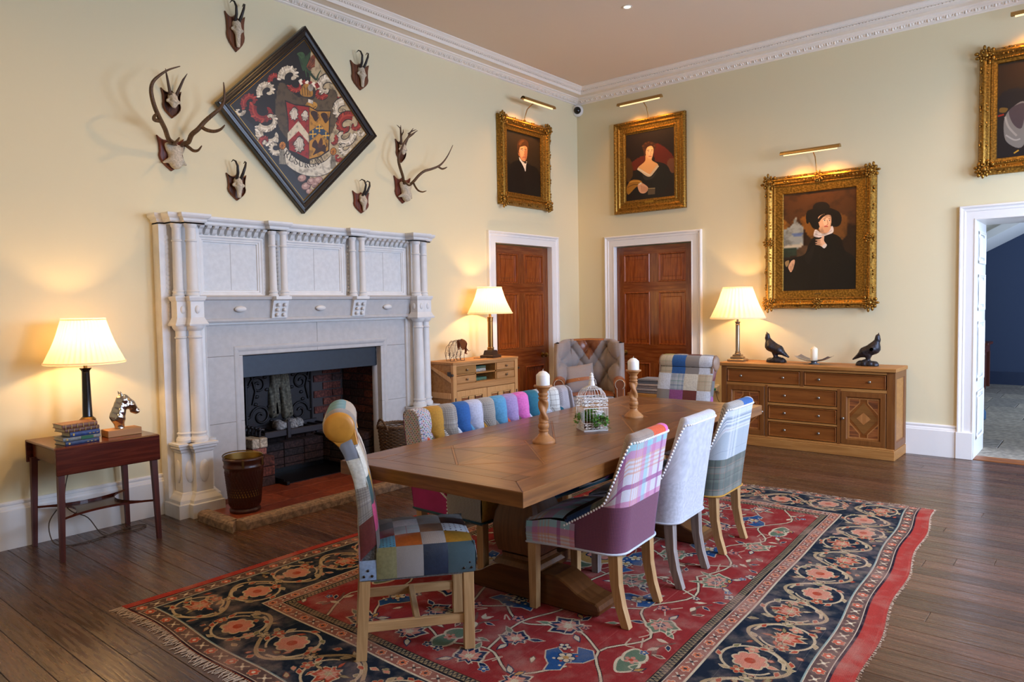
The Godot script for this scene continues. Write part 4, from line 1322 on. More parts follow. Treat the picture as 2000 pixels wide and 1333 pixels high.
func paint_arms(c: Cv) -> void:
	c.poly([648, -40, 1140, -40, 1140, 1500, 648, 1500], "b3a17c")
	c.blob([430, 370, 560, 470, 700, 450, 830, 420, 870, 560, 800, 760, 640, 800, 480, 760, 400, 600], "54452f", 0.95)
	c.blob([120, 560, 420, 840, 620, 1180, 560, 1240, 300, 960], "20222a", 0.8)
	c.blur(8)
	var red := "8a2018"; var rl := "b0402c"; var wh := "c9bda2"; var wl := "ece2ca"
	for s in [[160, 560, 30, 0.0, 0.8, 22, 1], [235, 500, 55, 2.4, 0.8, 40, 0], [345, 430, 60, 2.6, 0.9, 42, 1], [400, 350, 40, 2.8, 0.6, 34, 0], [505, 330, 70, 2.9, 0.75, 50, 1], [330, 560, 90, 3.6, -0.7, 52, 0], [350, 620, 80, 2.6, -0.7, 44, 1], [380, 720, 95, 3.4, -0.55, 56, 1], [330, 770, 45, 2.0, 0.7, 30, 0], [400, 810, 50, 1.0, 0.7, 34, 1], [555, 385, 60, 3.0, -0.5, 36, 0],
		[770, 410, 80, -0.8, -0.75, 54, 1], [720, 440, 50, 0.4, 0.6, 34, 0], [870, 470, 45, -1.2, 0.6, 32, 0], [895, 580, 70, -1.4, -0.8, 50, 1], [930, 690, 85, -0.9, -0.8, 54, 0], [1000, 690, 45, -0.6, 0.7, 32, 0], [1050, 745, 30, 0.0, 0.8, 22, 1], [910, 760, 80, 0.0, 0.7, 50, 1], [920, 850, 60, 0.3, 0.7, 42, 1], [865, 920, 30, 0.4, 0.8, 24, 0], [820, 800, 40, -1.0, 0.5, 30, 0]]:
		swirl(c, s[0], s[1], s[2], s[3], s[4], s[5], wh if s[6] else red, wl if s[6] else rl)
	# crest
	c.line([572, 182, 588, 240, 640, 300, 690, 350, 705, 320, 725, 285], 30, "27402a", 1.0, true, 5)
	c.blob([548, 175, 575, 160, 600, 170, 612, 215, 590, 250, 575, 200], "3a5a34")
	c.blob([575, 215, 610, 190, 650, 150, 655, 130, 640, 200, 600, 290, 580, 260], "2f4a2c")
	c.poly([618, 260, 655, 185, 690, 165, 682, 210, 680, 262, 662, 268, 640, 290], "8a4a2c")
	for k in 4: c.line([628 + k * 3, 270, 664 + k * 6, 180 + k * 26], 3, "4a2a1a")
	c.line([610, 280, 620, 335], 12, "31502f", 1.0, false, 6); c.line([650, 290, 640, 335], 12, "31502f", 1.0, false, 6)
	for k in 6: c.line([570 + k * 24, 352 + k * 5, 588 + k * 24, 384 + k * 5], 30, red if k % 2 else wl, 1.0, false)
	c.blob([575, 430, 620, 385, 672, 400, 688, 440, 668, 490, 590, 470], "2a2522")
	c.blob([572, 445, 595, 390, 640, 385, 665, 430, 660, 470, 600, 470], "a8782c")
	for k in 4: c.line([585 + k * 20, 402, 592 + k * 18, 462], 5, "4a3414")
	c.ell(650, 408, 20, 26, "9a9384")
	c.blob([610, 530, 640, 505, 690, 515, 698, 545, 650, 576, 606, 562], "b98630"); c.line([612, 545, 650, 560, 692, 540], 5, "5a3c12")
	c.line([632, 500, 668, 512], 22, "d9d2c2", 1.0, false)
	# shield
	c.poly([462, 492, 530, 522, 640, 536, 640, 926, 560, 880, 488, 846, 484, 640], "1a0f0c")
	c.poly([640, 536, 700, 570, 812, 574, 800, 640, 796, 870, 720, 912, 640, 926], "1a0f0c")
	c.poly([472, 505, 535, 530, 638, 545, 638, 916, 560, 870, 494, 840, 490, 640], "93201a")
	c.poly([642, 545, 700, 578, 804, 582, 792, 640, 788, 862, 720, 902, 642, 916], "b5802a")
	c.poly([484, 722, 560, 640, 638, 740, 638, 800, 562, 712, 484, 782], "cfc2a4")
	for q in [[525, 590, 1.0], [605, 606, 0.85], [562, 808, 1.25]]:
		for z in 2:
			var o := []
			for p in [[-27, -14], [-16, -24], [-6, -40], [8, -46], [20, -36], [30, -26], [28, -10], [36, 4], [28, 16], [32, 32], [18, 34], [12, 46], [-2, 36], [-16, 42], [-12, 28], [-24, 26], [-14, 16], [-26, 10], [-16, 4], [-30, 0]]:
				var k: float = q[2] * (1.12 if z == 0 else 0.96)
				o.append(q[0] + p[0] * k); o.append(q[1] + p[1] * k)
			c.poly(o, "3a2420" if z == 0 else "c9bfaa")
		for j in 6: c.line([q[0] + (-4 + j * 5) * q[2], q[1] - 30 * q[2], q[0] + (2 + j * 5) * q[2], q[1] + 2, q[0] + (-6 + j * 6) * q[2], q[1] + 32 * q[2]], 2.5, "857a68" if j % 2 else "efe8d6", 0.9)
		c.ell(q[0] - 12 * q[2], q[1] - 16 * q[2], 3.5, 3, "2a2018"); c.line([q[0] - 28 * q[2], q[1] + 3, q[0] - 14 * q[2], q[1] + 5], 3, "4a2a20", 1.0, false)
	for q in [[678, 606], [755, 622]]:
		c.blob([q[0] - 28, q[1] - 20, q[0] - 6, q[1] - 34, q[0] + 22, q[1] - 20, q[0] + 28, q[1] + 20, q[0] + 10, q[1] + 44, q[0] - 10, q[1] + 14], "33190c")
		c.line([q[0] + 24, q[1] + 30, q[0] + 36, q[1] + 8, q[0] + 30, q[1] - 10], 5, "33190c")
	c.poly([644, 720, 716, 676, 788, 740, 788, 790, 716, 736, 644, 790], "24405a")
	for q in [[718, 700], [668, 740], [768, 756]]:
		c.line([q[0] - 22, q[1], q[0] + 22, q[1]], 8, "d8a63c", 1.0, false); c.line([q[0], q[1] - 22, q[0], q[1] + 22], 8, "d8a63c", 1.0, false)
		for j in 4: c.ell(q[0] + [22, -22, 0, 0][j], q[1] + [0, 0, 22, -22][j], 7, 7, "d8a63c")
	c.blob([668, 800, 690, 782, 720, 830, 758, 820, 770, 850, 764, 884, 740, 868, 700, 880, 668, 890, 690, 850, 664, 830], "381a0c")
	c.blob([705, 830, 730, 770, 745, 800, 736, 838], "4a2410"); c.line([760, 850, 776, 830, 768, 806], 6, "381a0c")
	# ribbon
	var arc := []
	for i in 13:
		var a := lerpf(-0.98, 0.98, i / 12.0)
		arc.append(640 + sin(a) * 235); arc.append(760 + cos(a) * 235 + sin(a) * 60)
	c.line(arc, 84, "2a2522"); c.line(arc, 76, "cfc6ae")
	c.line(arc.slice(0, 26), 10, "e4dcc6", 0.5)
	for q in [[447, 806], [828, 876]]:
		c.line([q[0] - 4, q[1] + 26, q[0] + 2, q[1] + 130], 34, "8d8672", 1.0, false, 52)
		for j in 4: c.line([q[0] - 10 + j * 7, q[1] + 40, q[0] - 16 + j * 12, q[1] + 128], 3, "5a5444", 1.0, false)
		c.ell(q[0], q[1], 26, 30, "2a1a0a"); c.ell(q[0], q[1], 22, 26, "c07a24")
		for j in 8: c.line([q[0], q[1], q[0] + cos(j * PI / 4) * 20, q[1] + sin(j * PI / 4) * 24], 3, "6a3c10", 1.0, false)
	for q in [[590, 1050, 34], [620, 1110, 36], [660, 1080, 34], [712, 1078, 36], [690, 1110, 28], [645, 1150, 26]]:
		c.ell(q[0], q[1], q[2], q[2] * 0.8, "5a3a34"); c.ell(q[0] - 2, q[1] - 3, q[2] * 0.88, q[2] * 0.68, "a88274"); c.ell(q[0] - 6, q[1] - 8, q[2] * 0.4, q[2] * 0.3, "cbaa98", 0.8)
	c.line([650, 1140, 650, 1215], 5, "8a7654", 1.0, false)
	c.speckle(9, 0.02, hexc("1b130e"), 0.35)

# ------------------------------------------------------------------ skulls and antlers on shields
func trophies() -> void:
	var roe := "small skull with black hooked horns on a wooden shield, "
	trophy(Vector3(-4.735, 3.69, 0), 0.085, 0.148, 0, roe + "the highest of the wall", "chamois trophy")
	trophy(Vector3(-3.51, 3.63, 0), 0.105, 0.125, 0, roe + "nearest the ceiling cornice", "chamois trophy")
	trophy(Vector3(-4.77, 2.475, 0), 0.085, 0.105, 0, roe + "above the panel nearest the lamp", "chamois trophy")
	trophy(Vector3(-3.535, 2.475, 0), 0.095, 0.10, 3, roe + "turned, with a round eye socket", "chamois trophy")
	trophy(Vector3(-5.265, 3.03, 0), 0.075, 0.105, 1, "small roe skull with two spiky antlers on a shield between big red stag antlers", "roe trophy")
	trophy(Vector3(-3.03, 3.02, 0), 0.07, 0.11, 1, "small roe skull with branched antlers on a shield behind a pale stag antler", "roe trophy")
	stag(Vector3(-5.285, 2.66, 0), 0.10, 0.125, "large brown stag antlers on a shield, the pair nearest the black lamp", [
		[0, 17, [0.01, 0.05, 0.03, -0.004, 0.069, 0.05, -0.059, 0.084, 0.09, -0.106, 0.14, 0.14, -0.162, 0.193, 0.19, -0.209, 0.246, 0.23, -0.242, 0.309, 0.26, -0.255, 0.365, 0.28, -0.246, 0.413, 0.3, -0.206, 0.461, 0.32, -0.157, 0.502, 0.34, -0.086, 0.538, 0.36]],
		[0, 11, [-0.011, 0.065, 0.05, -0.027, 0.058, 0.12, -0.038, 0.066, 0.18, -0.042, 0.079, 0.22]],
		[0, 14, [-0.164, 0.181, 0.18, -0.21, 0.175, 0.21, -0.226, 0.19, 0.25, -0.221, 0.204, 0.28]],
		[0, 18, [0.06, 0.05, 0.02, 0.08, 0.081, 0.04, 0.097, 0.093, 0.07, 0.104, 0.141, 0.11, 0.134, 0.18, 0.15, 0.17, 0.235, 0.18, 0.215, 0.29, 0.22, 0.259, 0.341, 0.25, 0.273, 0.392, 0.28, 0.268, 0.454, 0.3, 0.253, 0.513, 0.32]],
		[0, 13, [0.086, 0.075, 0.04, 0.094, 0.05, 0.08, 0.103, 0.02, 0.13, 0.118, 0.02, 0.17, 0.132, 0.051, 0.2]],
		[0, 14, [0.15, 0.2, 0.16, 0.177, 0.174, 0.19, 0.218, 0.166, 0.22, 0.253, 0.181, 0.25, 0.274, 0.213, 0.28]]])
	stag(Vector3(-3.025, 2.645, 0), 0.105, 0.13, "pale brown stag antlers on a shield, the pair nearest the portrait of the man", [
		[0, 14, [-0.02, 0.05, 0.03, -0.028, 0.082, 0.04, -0.062, 0.12, 0.07, -0.126, 0.179, 0.11, -0.172, 0.233, 0.14, -0.188, 0.274, 0.16, -0.174, 0.331, 0.18, -0.146, 0.409, 0.2, -0.101, 0.471, 0.22, -0.066, 0.5, 0.24, -0.031, 0.527, 0.26]],
		[0, 10, [-0.023, 0.09, 0.04, -0.042, 0.046, 0.1, -0.052, 0.022, 0.15, -0.053, 0.034, 0.19, -0.053, 0.05, 0.22]],
		[0, 14, [0.05, 0.045, 0.02, 0.075, 0.067, 0.04, 0.094, 0.099, 0.07, 0.123, 0.146, 0.1, 0.17, 0.189, 0.13, 0.236, 0.214, 0.16, 0.302, 0.246, 0.19, 0.351, 0.29, 0.21, 0.391, 0.36, 0.24, 0.432, 0.462, 0.27]],
		[0, 10, [0.31, 0.245, 0.18, 0.34, 0.225, 0.2, 0.359, 0.229, 0.22, 0.376, 0.242, 0.24]],
		[0, 10, [0.098, 0.068, 0.05, 0.083, 0.028, 0.09, 0.081, -0.01, 0.13, 0.099, -0.026, 0.17, 0.124, -0.016, 0.2]]])

func shield(t: Node3D, w: float, h: float, red := false) -> void:
	var b := B.new()
	var p := PackedVector2Array()
	for i in 9: p.append(Vector2(lerpf(-w, 0, i / 8.0), h * (1.0 - 0.22 * sin(i / 8.0 * PI * 0.9)))) # top edge dips between the tips
	for i in range(7, -1, -1): p.append(Vector2(-p[i].x, p[i].y))
	for i in range(1, 9):
		var t2 := i / 8.0
		p.append(Vector2(w * (0.9 - 0.06 * sin(t2 * PI) if t2 < 0.5 else 0.9 * cos((t2 - 0.5) * PI) + 0.0), lerpf(h * 0.85, -h, pow(t2, 0.9))))
	for i in range(7, 0, -1):
		var t2 := i / 8.0
		p.append(Vector2(-w * (0.9 - 0.06 * sin(t2 * PI) if t2 < 0.5 else 0.9 * cos((t2 - 0.5) * PI)), lerpf(h * 0.85, -h, pow(t2, 0.9))))
	b.prism(p, 0.0, 0.022, 0.006)
	obj("shield_board", b, wood("shieldwood", 1, Color(1.0, 0.8, 0.78) if red else Color.WHITE, 0.4, false, "r" if red else ""), t)
	b = B.new(); b.tube([Vector3(0, h * 0.8, 0.012), Vector3(-0.012, h * 0.8 + 0.02, 0.012), Vector3(0, h * 0.8 + 0.034, 0.012), Vector3(0.012, h * 0.8 + 0.02, 0.012)], 0.0028, 6, true)
	obj("hanging_ring", b, mat("old_brass", srgb(120, 98, 60), 0.45, 0.9), t)

func bone() -> StandardMaterial3D:
	return dapple("bone", srgb(222, 208, 182), 0.75, 9.0, 0.25)

func horn_mat() -> StandardMaterial3D:
	return mat("black_horn", srgb(34, 27, 23), 0.45)

func trophy(at: Vector3, w: float, h: float, kind: int, label: String, group: String) -> void:
	var t := thing("trophy_skull", label, "trophy", at, 0.0)
	shield(t, w, h, kind == 3)
	var b := B.new()
	var long := kind != 1
	var tw := 0.35 if kind == 3 else 0.0
	var rot := Basis(Vector3.UP, tw)
	b.xf = Transform3D(rot, Vector3(0, 0, 0.03))
	var tip := -h * (0.75 if long else 0.25)
	b.net(Vector3(-0.065, tip - 0.03, -0.02), Vector3(0.065, h * 0.75, 0.075), 0.0055, func(p):
		p.x = absf(p.x)
		var d := capsule(p, Vector3(0, h * 0.42, 0.0), Vector3(0, h * 0.1, 0.012), 0.034, 0.032)
		d = smin(d, capsule(p, Vector3(0.0, h * 0.1, 0.018), Vector3(0.005, tip, 0.016), 0.024, 0.010), 0.02)
		d = smin(d, (p - Vector3(0.04, h * 0.12, 0.01)).length() - 0.013, 0.015)
		d = maxf(d, -((p - Vector3(0.036, h * 0.2, 0.026)).length() - 0.013))
		return maxf(d, -capsule(p, Vector3(0, tip * 0.4, 0.045), Vector3(0.0, tip, 0.04), 0.012, 0.012)))
	obj("skull", b, bone(), t)
	for s in [-1.0, 1.0]:
		b = B.new(); b.xf = Transform3D(rot, Vector3(0, 0, 0.03))
		var y := h * 0.52
		if kind != 1: b.tube([Vector3(s * 0.016, y, 0.01), Vector3(s * 0.022, y + 0.05, 0.045), Vector3(s * 0.032, y + 0.1, 0.062), Vector3(s * 0.044, y + 0.135, 0.055), Vector3(s * 0.05, y + 0.148, 0.03), Vector3(s * 0.052, y + 0.135, 0.005)], [0.0125, 0.0115, 0.0095, 0.007, 0.005, 0.002], 9)
		else:
			b.tube([Vector3(s * 0.02, y, 0.01), Vector3(s * 0.04, y + 0.06, 0.03), Vector3(s * 0.06, y + 0.12, 0.05), Vector3(s * 0.08, y + 0.165, 0.075)], [0.013, 0.0105, 0.008, 0.002], 8)
			if at.x > -4.0:
				for q in [[0.07, 0.03, 0.09], [0.11, 0.075, 0.02]]: b.tube([Vector3(s * 0.045, y + q[0], 0.035), Vector3(s * (0.05 + q[1] * 0.4), y + q[0] + 0.03, 0.06 + q[2] * 0.3), Vector3(s * (0.05 + q[1]), y + q[0] + 0.05, 0.06 + q[2] * 0.5)], [0.007, 0.006, 0.002], 7)
			b.ball(Vector3(s * 0.02, y + 0.006, 0.012), Vector3(0.018, 0.009, 0.018), 10, 6)
		obj("horn" if kind != 1 else "antler", b, horn_mat() if kind != 1 else mat("dark_antler", srgb(74, 52, 34), 0.6), t)

func stag(at: Vector3, w: float, h: float, label: String, beams: Array) -> void:
	var t := thing("stag_trophy", label, "trophy", at)
	shield(t, w, h, true)
	var b := B.new()
	b.xf = Transform3D(Basis(Vector3.UP, 0.0), Vector3(0.015, -0.02, 0.035))
	b.net(Vector3(-0.1, -0.12, -0.03), Vector3(0.1, 0.1, 0.09), 0.0065, func(p):
		var d := capsule(p, Vector3(0, 0.045, 0.0), Vector3(0.0, -0.05, 0.02), 0.05, 0.045)
		for s in [-1.0, 1.0]:
			d = smin(d, capsule(p, Vector3(s * 0.045, 0.05, 0.01), Vector3(s * 0.055, 0.075, 0.01), 0.022, 0.02), 0.02)
			d = smin(d, capsule(p, Vector3(s * 0.035, -0.03, 0.025), Vector3(s * 0.082, -0.05, 0.0), 0.022, 0.008), 0.02)
			d = maxf(d, -((p - Vector3(s * 0.036, -0.055, 0.068)).length() - 0.01))
		return maxf(d, -((p - Vector3(0.03, -0.12, 0.03)).length() - 0.035)))
	obj("skull_cap", b, bone(), t)
	var am := dapple("antler_brown", srgb(112, 80, 48), 0.5, 10.0, 0.4)
	relief(am, gray("dapple40", 7, 0.012, 0.6, 1.0, 5), 0.2)
	var k := 0
	for q in beams:
		var path := []
		var raw: Array = q[2]
		var c := Curve3D.new()
		for i in range(0, raw.size(), 3): path.append(Vector3(raw[i], raw[i + 1], raw[i + 2] + 0.02))
		var fine := []
		var rad := []
		for i in path.size() - 1:
			for s in 4:
				fine.append(path[i].cubic_interpolate(path[i + 1], path[maxi(i - 1, 0)], path[mini(i + 2, path.size() - 1)], s / 4.0))
		fine.append(path[-1])
		for i in fine.size(): rad.append(q[1] * 0.001 * (1.0 - 0.86 * pow(float(i) / fine.size(), 2.8)))
		b = B.new(); b.tube(fine, rad, 9)
		if raw.size() > 20: b.ball(fine[0] + Vector3(0, 0.004, 0.004), Vector3(0.024, 0.014, 0.024), 10, 6)
		obj("antler" if raw.size() > 20 else "tine", b, am, t)

# ------------------------------------------------------------------ portraits, their frames and lights
func portraits() -> void:
	var c := Cv.new(448, 560, hexc("1a120a"))
	c.frame(Vector2(88, 252), Vector2(415, 350), Vector2(408, 965), Vector2(80, 905))
	c.blob([90, 260, 240, 290, 420, 420, 420, 700, 200, 640, 90, 560], "3a2a14", 0.6)
	c.blob([120, 640, 200, 580, 300, 620, 400, 700, 420, 980, 80, 960], "120c08", 0.9)
	c.blur(10)
	c.blob([195, 470, 200, 380, 250, 350, 292, 380, 300, 470, 285, 430, 210, 430], "3a2210")
	c.blob([204, 470, 208, 432, 240, 418, 280, 428, 288, 480, 280, 550, 258, 585, 228, 570, 208, 520], "c98a58")
	c.blob([214, 470, 222, 436, 250, 426, 262, 460, 250, 520, 226, 540], "e0a870", 0.8)
	c.blob([196, 490, 206, 470, 212, 520, 204, 530], "a8683c")
	c.blob([262, 480, 284, 470, 280, 550, 262, 580], "a4623a", 0.7)
	c.blob([192, 470, 190, 410, 204, 372, 236, 352, 274, 360, 298, 392, 300, 450, 290, 478, 286, 440, 262, 424, 236, 430, 216, 438, 206, 474], "4c2c12"); c.blob([206, 400, 236, 366, 262, 372, 240, 392, 220, 420], "7a4a20", 0.7); c.line([196, 460, 204, 500], 9, "4c2c12")
	c.blur(3)
	c.line([222, 458, 244, 452], 5, "4a2a14"); c.line([260, 458, 280, 462], 5, "4a2a14")
	c.ell(236, 470, 8, 4, "e8d8c0"); c.ell(237, 470, 4, 4, "2a1a10"); c.ell(270, 474, 7, 4, "e0ccb0"); c.ell(270, 474, 4, 4, "2a1a10")
	c.line([254, 470, 262, 510, 252, 516], 5, "a8643c", 0.9); c.line([240, 545, 258, 542, 272, 546], 6, "a04a38")
	c.blob([206, 540, 236, 585, 262, 600, 280, 590, 266, 690, 236, 640, 212, 580], "d8cdb8"); c.line([212, 560, 240, 620, 262, 690], 6, "f0e8d8")
	c.blob([256, 600, 280, 596, 274, 606, 258, 608], "2a2018")
	c.blob([186, 600, 206, 570, 262, 700, 270, 960, 90, 960, 120, 680], "0e0a08"); c.blob([270, 640, 300, 620, 360, 680, 400, 760, 410, 970, 268, 970], "120d0a")
	c.line([208, 590, 250, 700, 258, 820], 5, "2a211a", 0.8); c.blur(2)
	hang("portrait", "gilt framed portrait of a dark haired man in a black coat and white cravat", Transform3D(Basis(), Vector3(-1.13, 3.155, 0.0)), 0.94, 1.01, 0.155, 0, c, "man_paint")
	c = Cv.new(480, 600, hexc("1c100a"))
	c.frame(Vector2(1257, 300), Vector2(1762, 215), Vector2(1790, 985), Vector2(1280, 1040))
	c.blob([1560, 400, 1700, 460, 1790, 600, 1780, 690, 1600, 640], "5a1a0a"); c.blob([1330, 600, 1480, 520, 1460, 640, 1350, 690], "5c1e0c"); c.blob([1270, 560, 1330, 600, 1340, 800, 1280, 800], "4a3212"); c.blob([1700, 600, 1780, 560, 1790, 700, 1740, 720], "6a4028")
	c.blur(10)
	c.blob([1340, 760, 1400, 660, 1480, 600, 1600, 600, 1700, 640, 1740, 740, 1720, 860, 1600, 980, 1360, 960, 1320, 820], "17130f")
	c.blob([1395, 665, 1470, 590, 1480, 520, 1550, 520, 1545, 580, 1610, 630, 1570, 690, 1530, 745, 1450, 700], "d9a468")
	c.blob([1452, 480, 1440, 420, 1480, 385, 1540, 385, 1572, 430, 1566, 480, 1500, 440, 1470, 530], "4a2810"); c.blob([1440, 440, 1452, 396, 1500, 372, 1552, 380, 1580, 416, 1572, 450, 1530, 420, 1480, 450], "3a1e0c"); for k in 9: c.ell(1446 + k * 15, 420 - sin(k * 0.4) * 40, 13, 11, ["5a3416", "3a1e0c"][k % 2], 0.8)
	c.blob([1476, 490, 1490, 440, 1530, 420, 1556, 450, 1556, 510, 1535, 565, 1505, 560, 1484, 530], "deb07c"); c.blob([1500, 450, 1540, 440, 1552, 490, 1530, 540, 1508, 520], "eec294", 0.8)
	c.blur(3)
	c.line([1492, 470, 1514, 466], 4, "4a2a14"); c.line([1532, 466, 1550, 464], 4, "4a2a14"); c.ell(1504, 482, 8, 4, "e8d8c4"); c.ell(1506, 482, 4, 4, "20140c"); c.ell(1540, 480, 7, 4, "e8d8c4"); c.ell(1541, 480, 4, 4, "20140c")
	c.line([1526, 480, 1533, 512, 1522, 516], 4, "b57a4c"); c.line([1510, 538, 1524, 535, 1538, 537], 6, "a84432")
	c.line([1395, 670, 1440, 700, 1490, 740, 1530, 748, 1570, 700, 1612, 640], 22, "c9b898"); for k in 14: c.ell(1400 + k * 9.5, 672 + k * 5.6, 9, 7, "e0d2b4", 0.8)
	c.blob([1450, 740, 1530, 770, 1600, 700, 1560, 780, 1480, 800], "3a3630", 0.7)
	c.blob([1280, 880, 1330, 800, 1420, 800, 1450, 840, 1380, 880, 1300, 960], "9a6a20"); c.line([1310, 820, 1400, 810, 1440, 836], 8, "c8943c"); c.line([1290, 880, 1350, 850, 1400, 850], 6, "5a3a10")
	c.blob([1400, 860, 1440, 830, 1510, 880, 1500, 930, 1460, 950, 1420, 930], "cf9c78"); for k in 4: c.line([1440 + k * 16, 860 + k * 6, 1450 + k * 16, 930], 7, "a87450", 0.8)
	c.line([1410, 850, 1440, 830], 14, "d8cbb0"); c.poly([1508, 892, 1586, 888, 1588, 960, 1512, 966], "5a4a34"); c.poly([1508, 892, 1586, 888, 1588, 896, 1510, 900], "a08a5c"); c.blur(2)
	hang("portrait", "gilt framed portrait of a seated young woman in a dark dress with lace collar", Transform3D(Basis(Vector3.UP, -PI / 2), Vector3(0, 3.158, 1.06)), 0.96, 1.11, 0.155, 1, c, "woman_paint")
	c = Cv.new(512, 736, hexc("2c1a0c"))
	c.frame(Vector2(148, 185), Vector2(885, 110), Vector2(893, 1165), Vector2(163, 1178))
	c.blob([150, 190, 500, 170, 880, 120, 880, 500, 700, 420, 400, 420, 300, 480, 150, 530], "4a2c12"); c.blob([330, 440, 460, 400, 560, 620, 450, 640, 380, 560], "7a4c16"); c.blob([640, 400, 800, 420, 780, 640, 660, 600], "6a4218")
	c.blob([155, 560, 240, 500, 280, 410, 300, 470, 360, 520, 360, 700, 300, 760, 155, 740], "8f958e"); c.blob([250, 590, 350, 580, 340, 610, 270, 620], "5a6e94"); c.blob([155, 700, 300, 700, 350, 680, 345, 730, 155, 740], "b5ac94"); c.blob([155, 745, 300, 740, 300, 800, 155, 830], "2c3a2c"); c.blob([300, 760, 380, 700, 420, 740, 400, 800, 300, 830], "5a4028")
	c.blob([150, 440, 220, 490, 280, 410, 200, 520, 155, 540], "8a5a1c")
	c.blur(12)
	c.blob([420, 700, 480, 620, 560, 590, 660, 590, 740, 640, 780, 760, 880, 860, 895, 1180, 160, 1180, 160, 900, 260, 840, 380, 800], "100b08")
	c.blob([390, 430, 400, 360, 470, 330, 560, 310, 640, 330, 720, 370, 745, 440, 720, 510, 640, 520, 480, 540, 430, 480], "120d0a")
	c.blob([462, 330, 480, 280, 540, 262, 600, 275, 625, 320, 560, 340], "17110d"); c.blob([390, 380, 420, 400, 415, 480, 392, 470], "0e0a08")
	c.blob([512, 450, 520, 410, 580, 385, 636, 400, 645, 460, 635, 515, 600, 548, 560, 560, 530, 520], "e0ac80"); c.blob([560, 410, 610, 395, 632, 430, 622, 500, 590, 530, 565, 480], "f0c49c", 0.85)
	c.blob([508, 450, 530, 415, 560, 392, 600, 385, 640, 400, 600, 396, 550, 430, 520, 470], "1c110a")
	c.blob([530, 520, 640, 510, 650, 560, 560, 590, 530, 560], "d6a276")
	c.blur(3)
	c.blob([468, 590, 490, 545, 560, 590, 620, 570, 650, 510, 668, 540, 660, 580, 600, 605, 530, 628, 476, 618], "e2d8cc"); c.line([480, 590, 530, 606, 590, 596, 650, 556], 6, "b0a294", 0.8)
	c.line([560, 440, 588, 434], 4, "4a2a18"); c.line([614, 436, 636, 438], 4, "4a2a18"); c.ell(576, 452, 11, 6, "e8dcd0"); c.ell(578, 452, 6, 6, "1c120c"); c.ell(626, 454, 9, 6, "e8dcd0"); c.ell(627, 454, 5, 6, "1c120c")
	c.line([604, 450, 612, 492, 596, 498], 5, "bb7c54"); c.line([576, 516, 592, 512, 610, 516], 8, "b5443a")
	c.blob([486, 650, 540, 640, 560, 610, 576, 620, 575, 660, 596, 700, 570, 730, 530, 710, 490, 700, 510, 690, 484, 680, 508, 668], "e6b890"); for k in 3: c.line([486, 656 + k * 20, 545, 664 + k * 16], 4, "b5805a", 0.8)
	c.blob([556, 720, 590, 690, 604, 710, 580, 740], "ddd2c4")
	c.blob([210, 930, 240, 870, 275, 855, 278, 890, 262, 950, 240, 985, 222, 965], "d8a880"); for k in 2: c.line([232 + k * 14, 920, 236 + k * 12, 972], 4, "a07450", 0.8); c.blob([175, 880, 215, 860, 215, 900, 190, 930], "a08050")
	c.line([530, 760, 540, 900, 530, 1100], 10, "1c1612", 0.7); c.blob([380, 830, 430, 760, 480, 700, 460, 820, 420, 900], "2a211a", 0.5); c.blur(2); c.speckle(4, 0.01, hexc("140c06"), 0.3)
	hang("portrait", "large gilt framed portrait of a woman in a broad black hat and white ruff", Transform3D(Basis(Vector3.UP, -PI / 2), Vector3(0, 2.118, 3.02)), 1.10, 1.40, 0.19, 2, c, "hat_paint")
	c = Cv.new(400, 512, hexc("2a1a0c"))
	c.frame(Vector2(630, 462), Vector2(1330, 330), Vector2(1340, 1020), Vector2(637, 1135))
	c.blob([640, 700, 900, 640, 1100, 900, 900, 1130, 640, 1130], "171418"); c.blur(8)
	c.blob([700, 830, 760, 760, 860, 720, 900, 900, 840, 1040, 720, 1010, 690, 920], "77736c"); c.blob([730, 790, 800, 740, 860, 740, 840, 900, 770, 880], "453a3e"); c.line([700, 830, 730, 900, 800, 960], 10, "a09a90", 0.8); c.line([710, 960, 780, 990, 830, 980], 8, "b0aaa0", 0.7)
	c.blob([1000, 600, 1080, 560, 1120, 680, 1040, 720], "caa078"); c.blob([660, 770, 720, 770, 700, 800, 650, 800], "6a5020"); c.line([640, 830, 690, 815], 10, "8a2010"); c.line([780, 1085, 820, 1060], 8, "b88a2a"); c.blur(2)
	hang("portrait", "gilt framed dark portrait with grey drapery hanging over the open doorway", Transform3D(Basis(Vector3.UP, -PI / 2), Vector3(0, 3.155, 4.86)), 0.90, 1.11, 0.14, 0, c, "drapery_paint")
	picture_light(Transform3D(Basis(), Vector3(-1.13, 3.66, 0)), "brass picture light over the portrait of the man in a black coat")
	picture_light(Transform3D(Basis(Vector3.UP, -PI / 2), Vector3(0, 3.71, 1.06)), "brass picture light over the portrait of the young woman in lace")
	picture_light(Transform3D(Basis(Vector3.UP, -PI / 2), Vector3(0, 2.85, 3.0)), "brass picture light over the portrait of the woman in a black hat")
	picture_light(Transform3D(Basis(Vector3.UP, -PI / 2), Vector3(0, 3.74, 4.95)), "brass picture light over the dark portrait above the doorway")

func gilt() -> StandardMaterial3D:
	var m := mat("frame_gilt", srgb(196, 146, 62), 0.36, 0.85)
	m.albedo_texture = gray("gilt_wear", 61, 0.02, 0.55, 1.0, 5)
	return tripl(m, Vector3.ONE * 4.0)

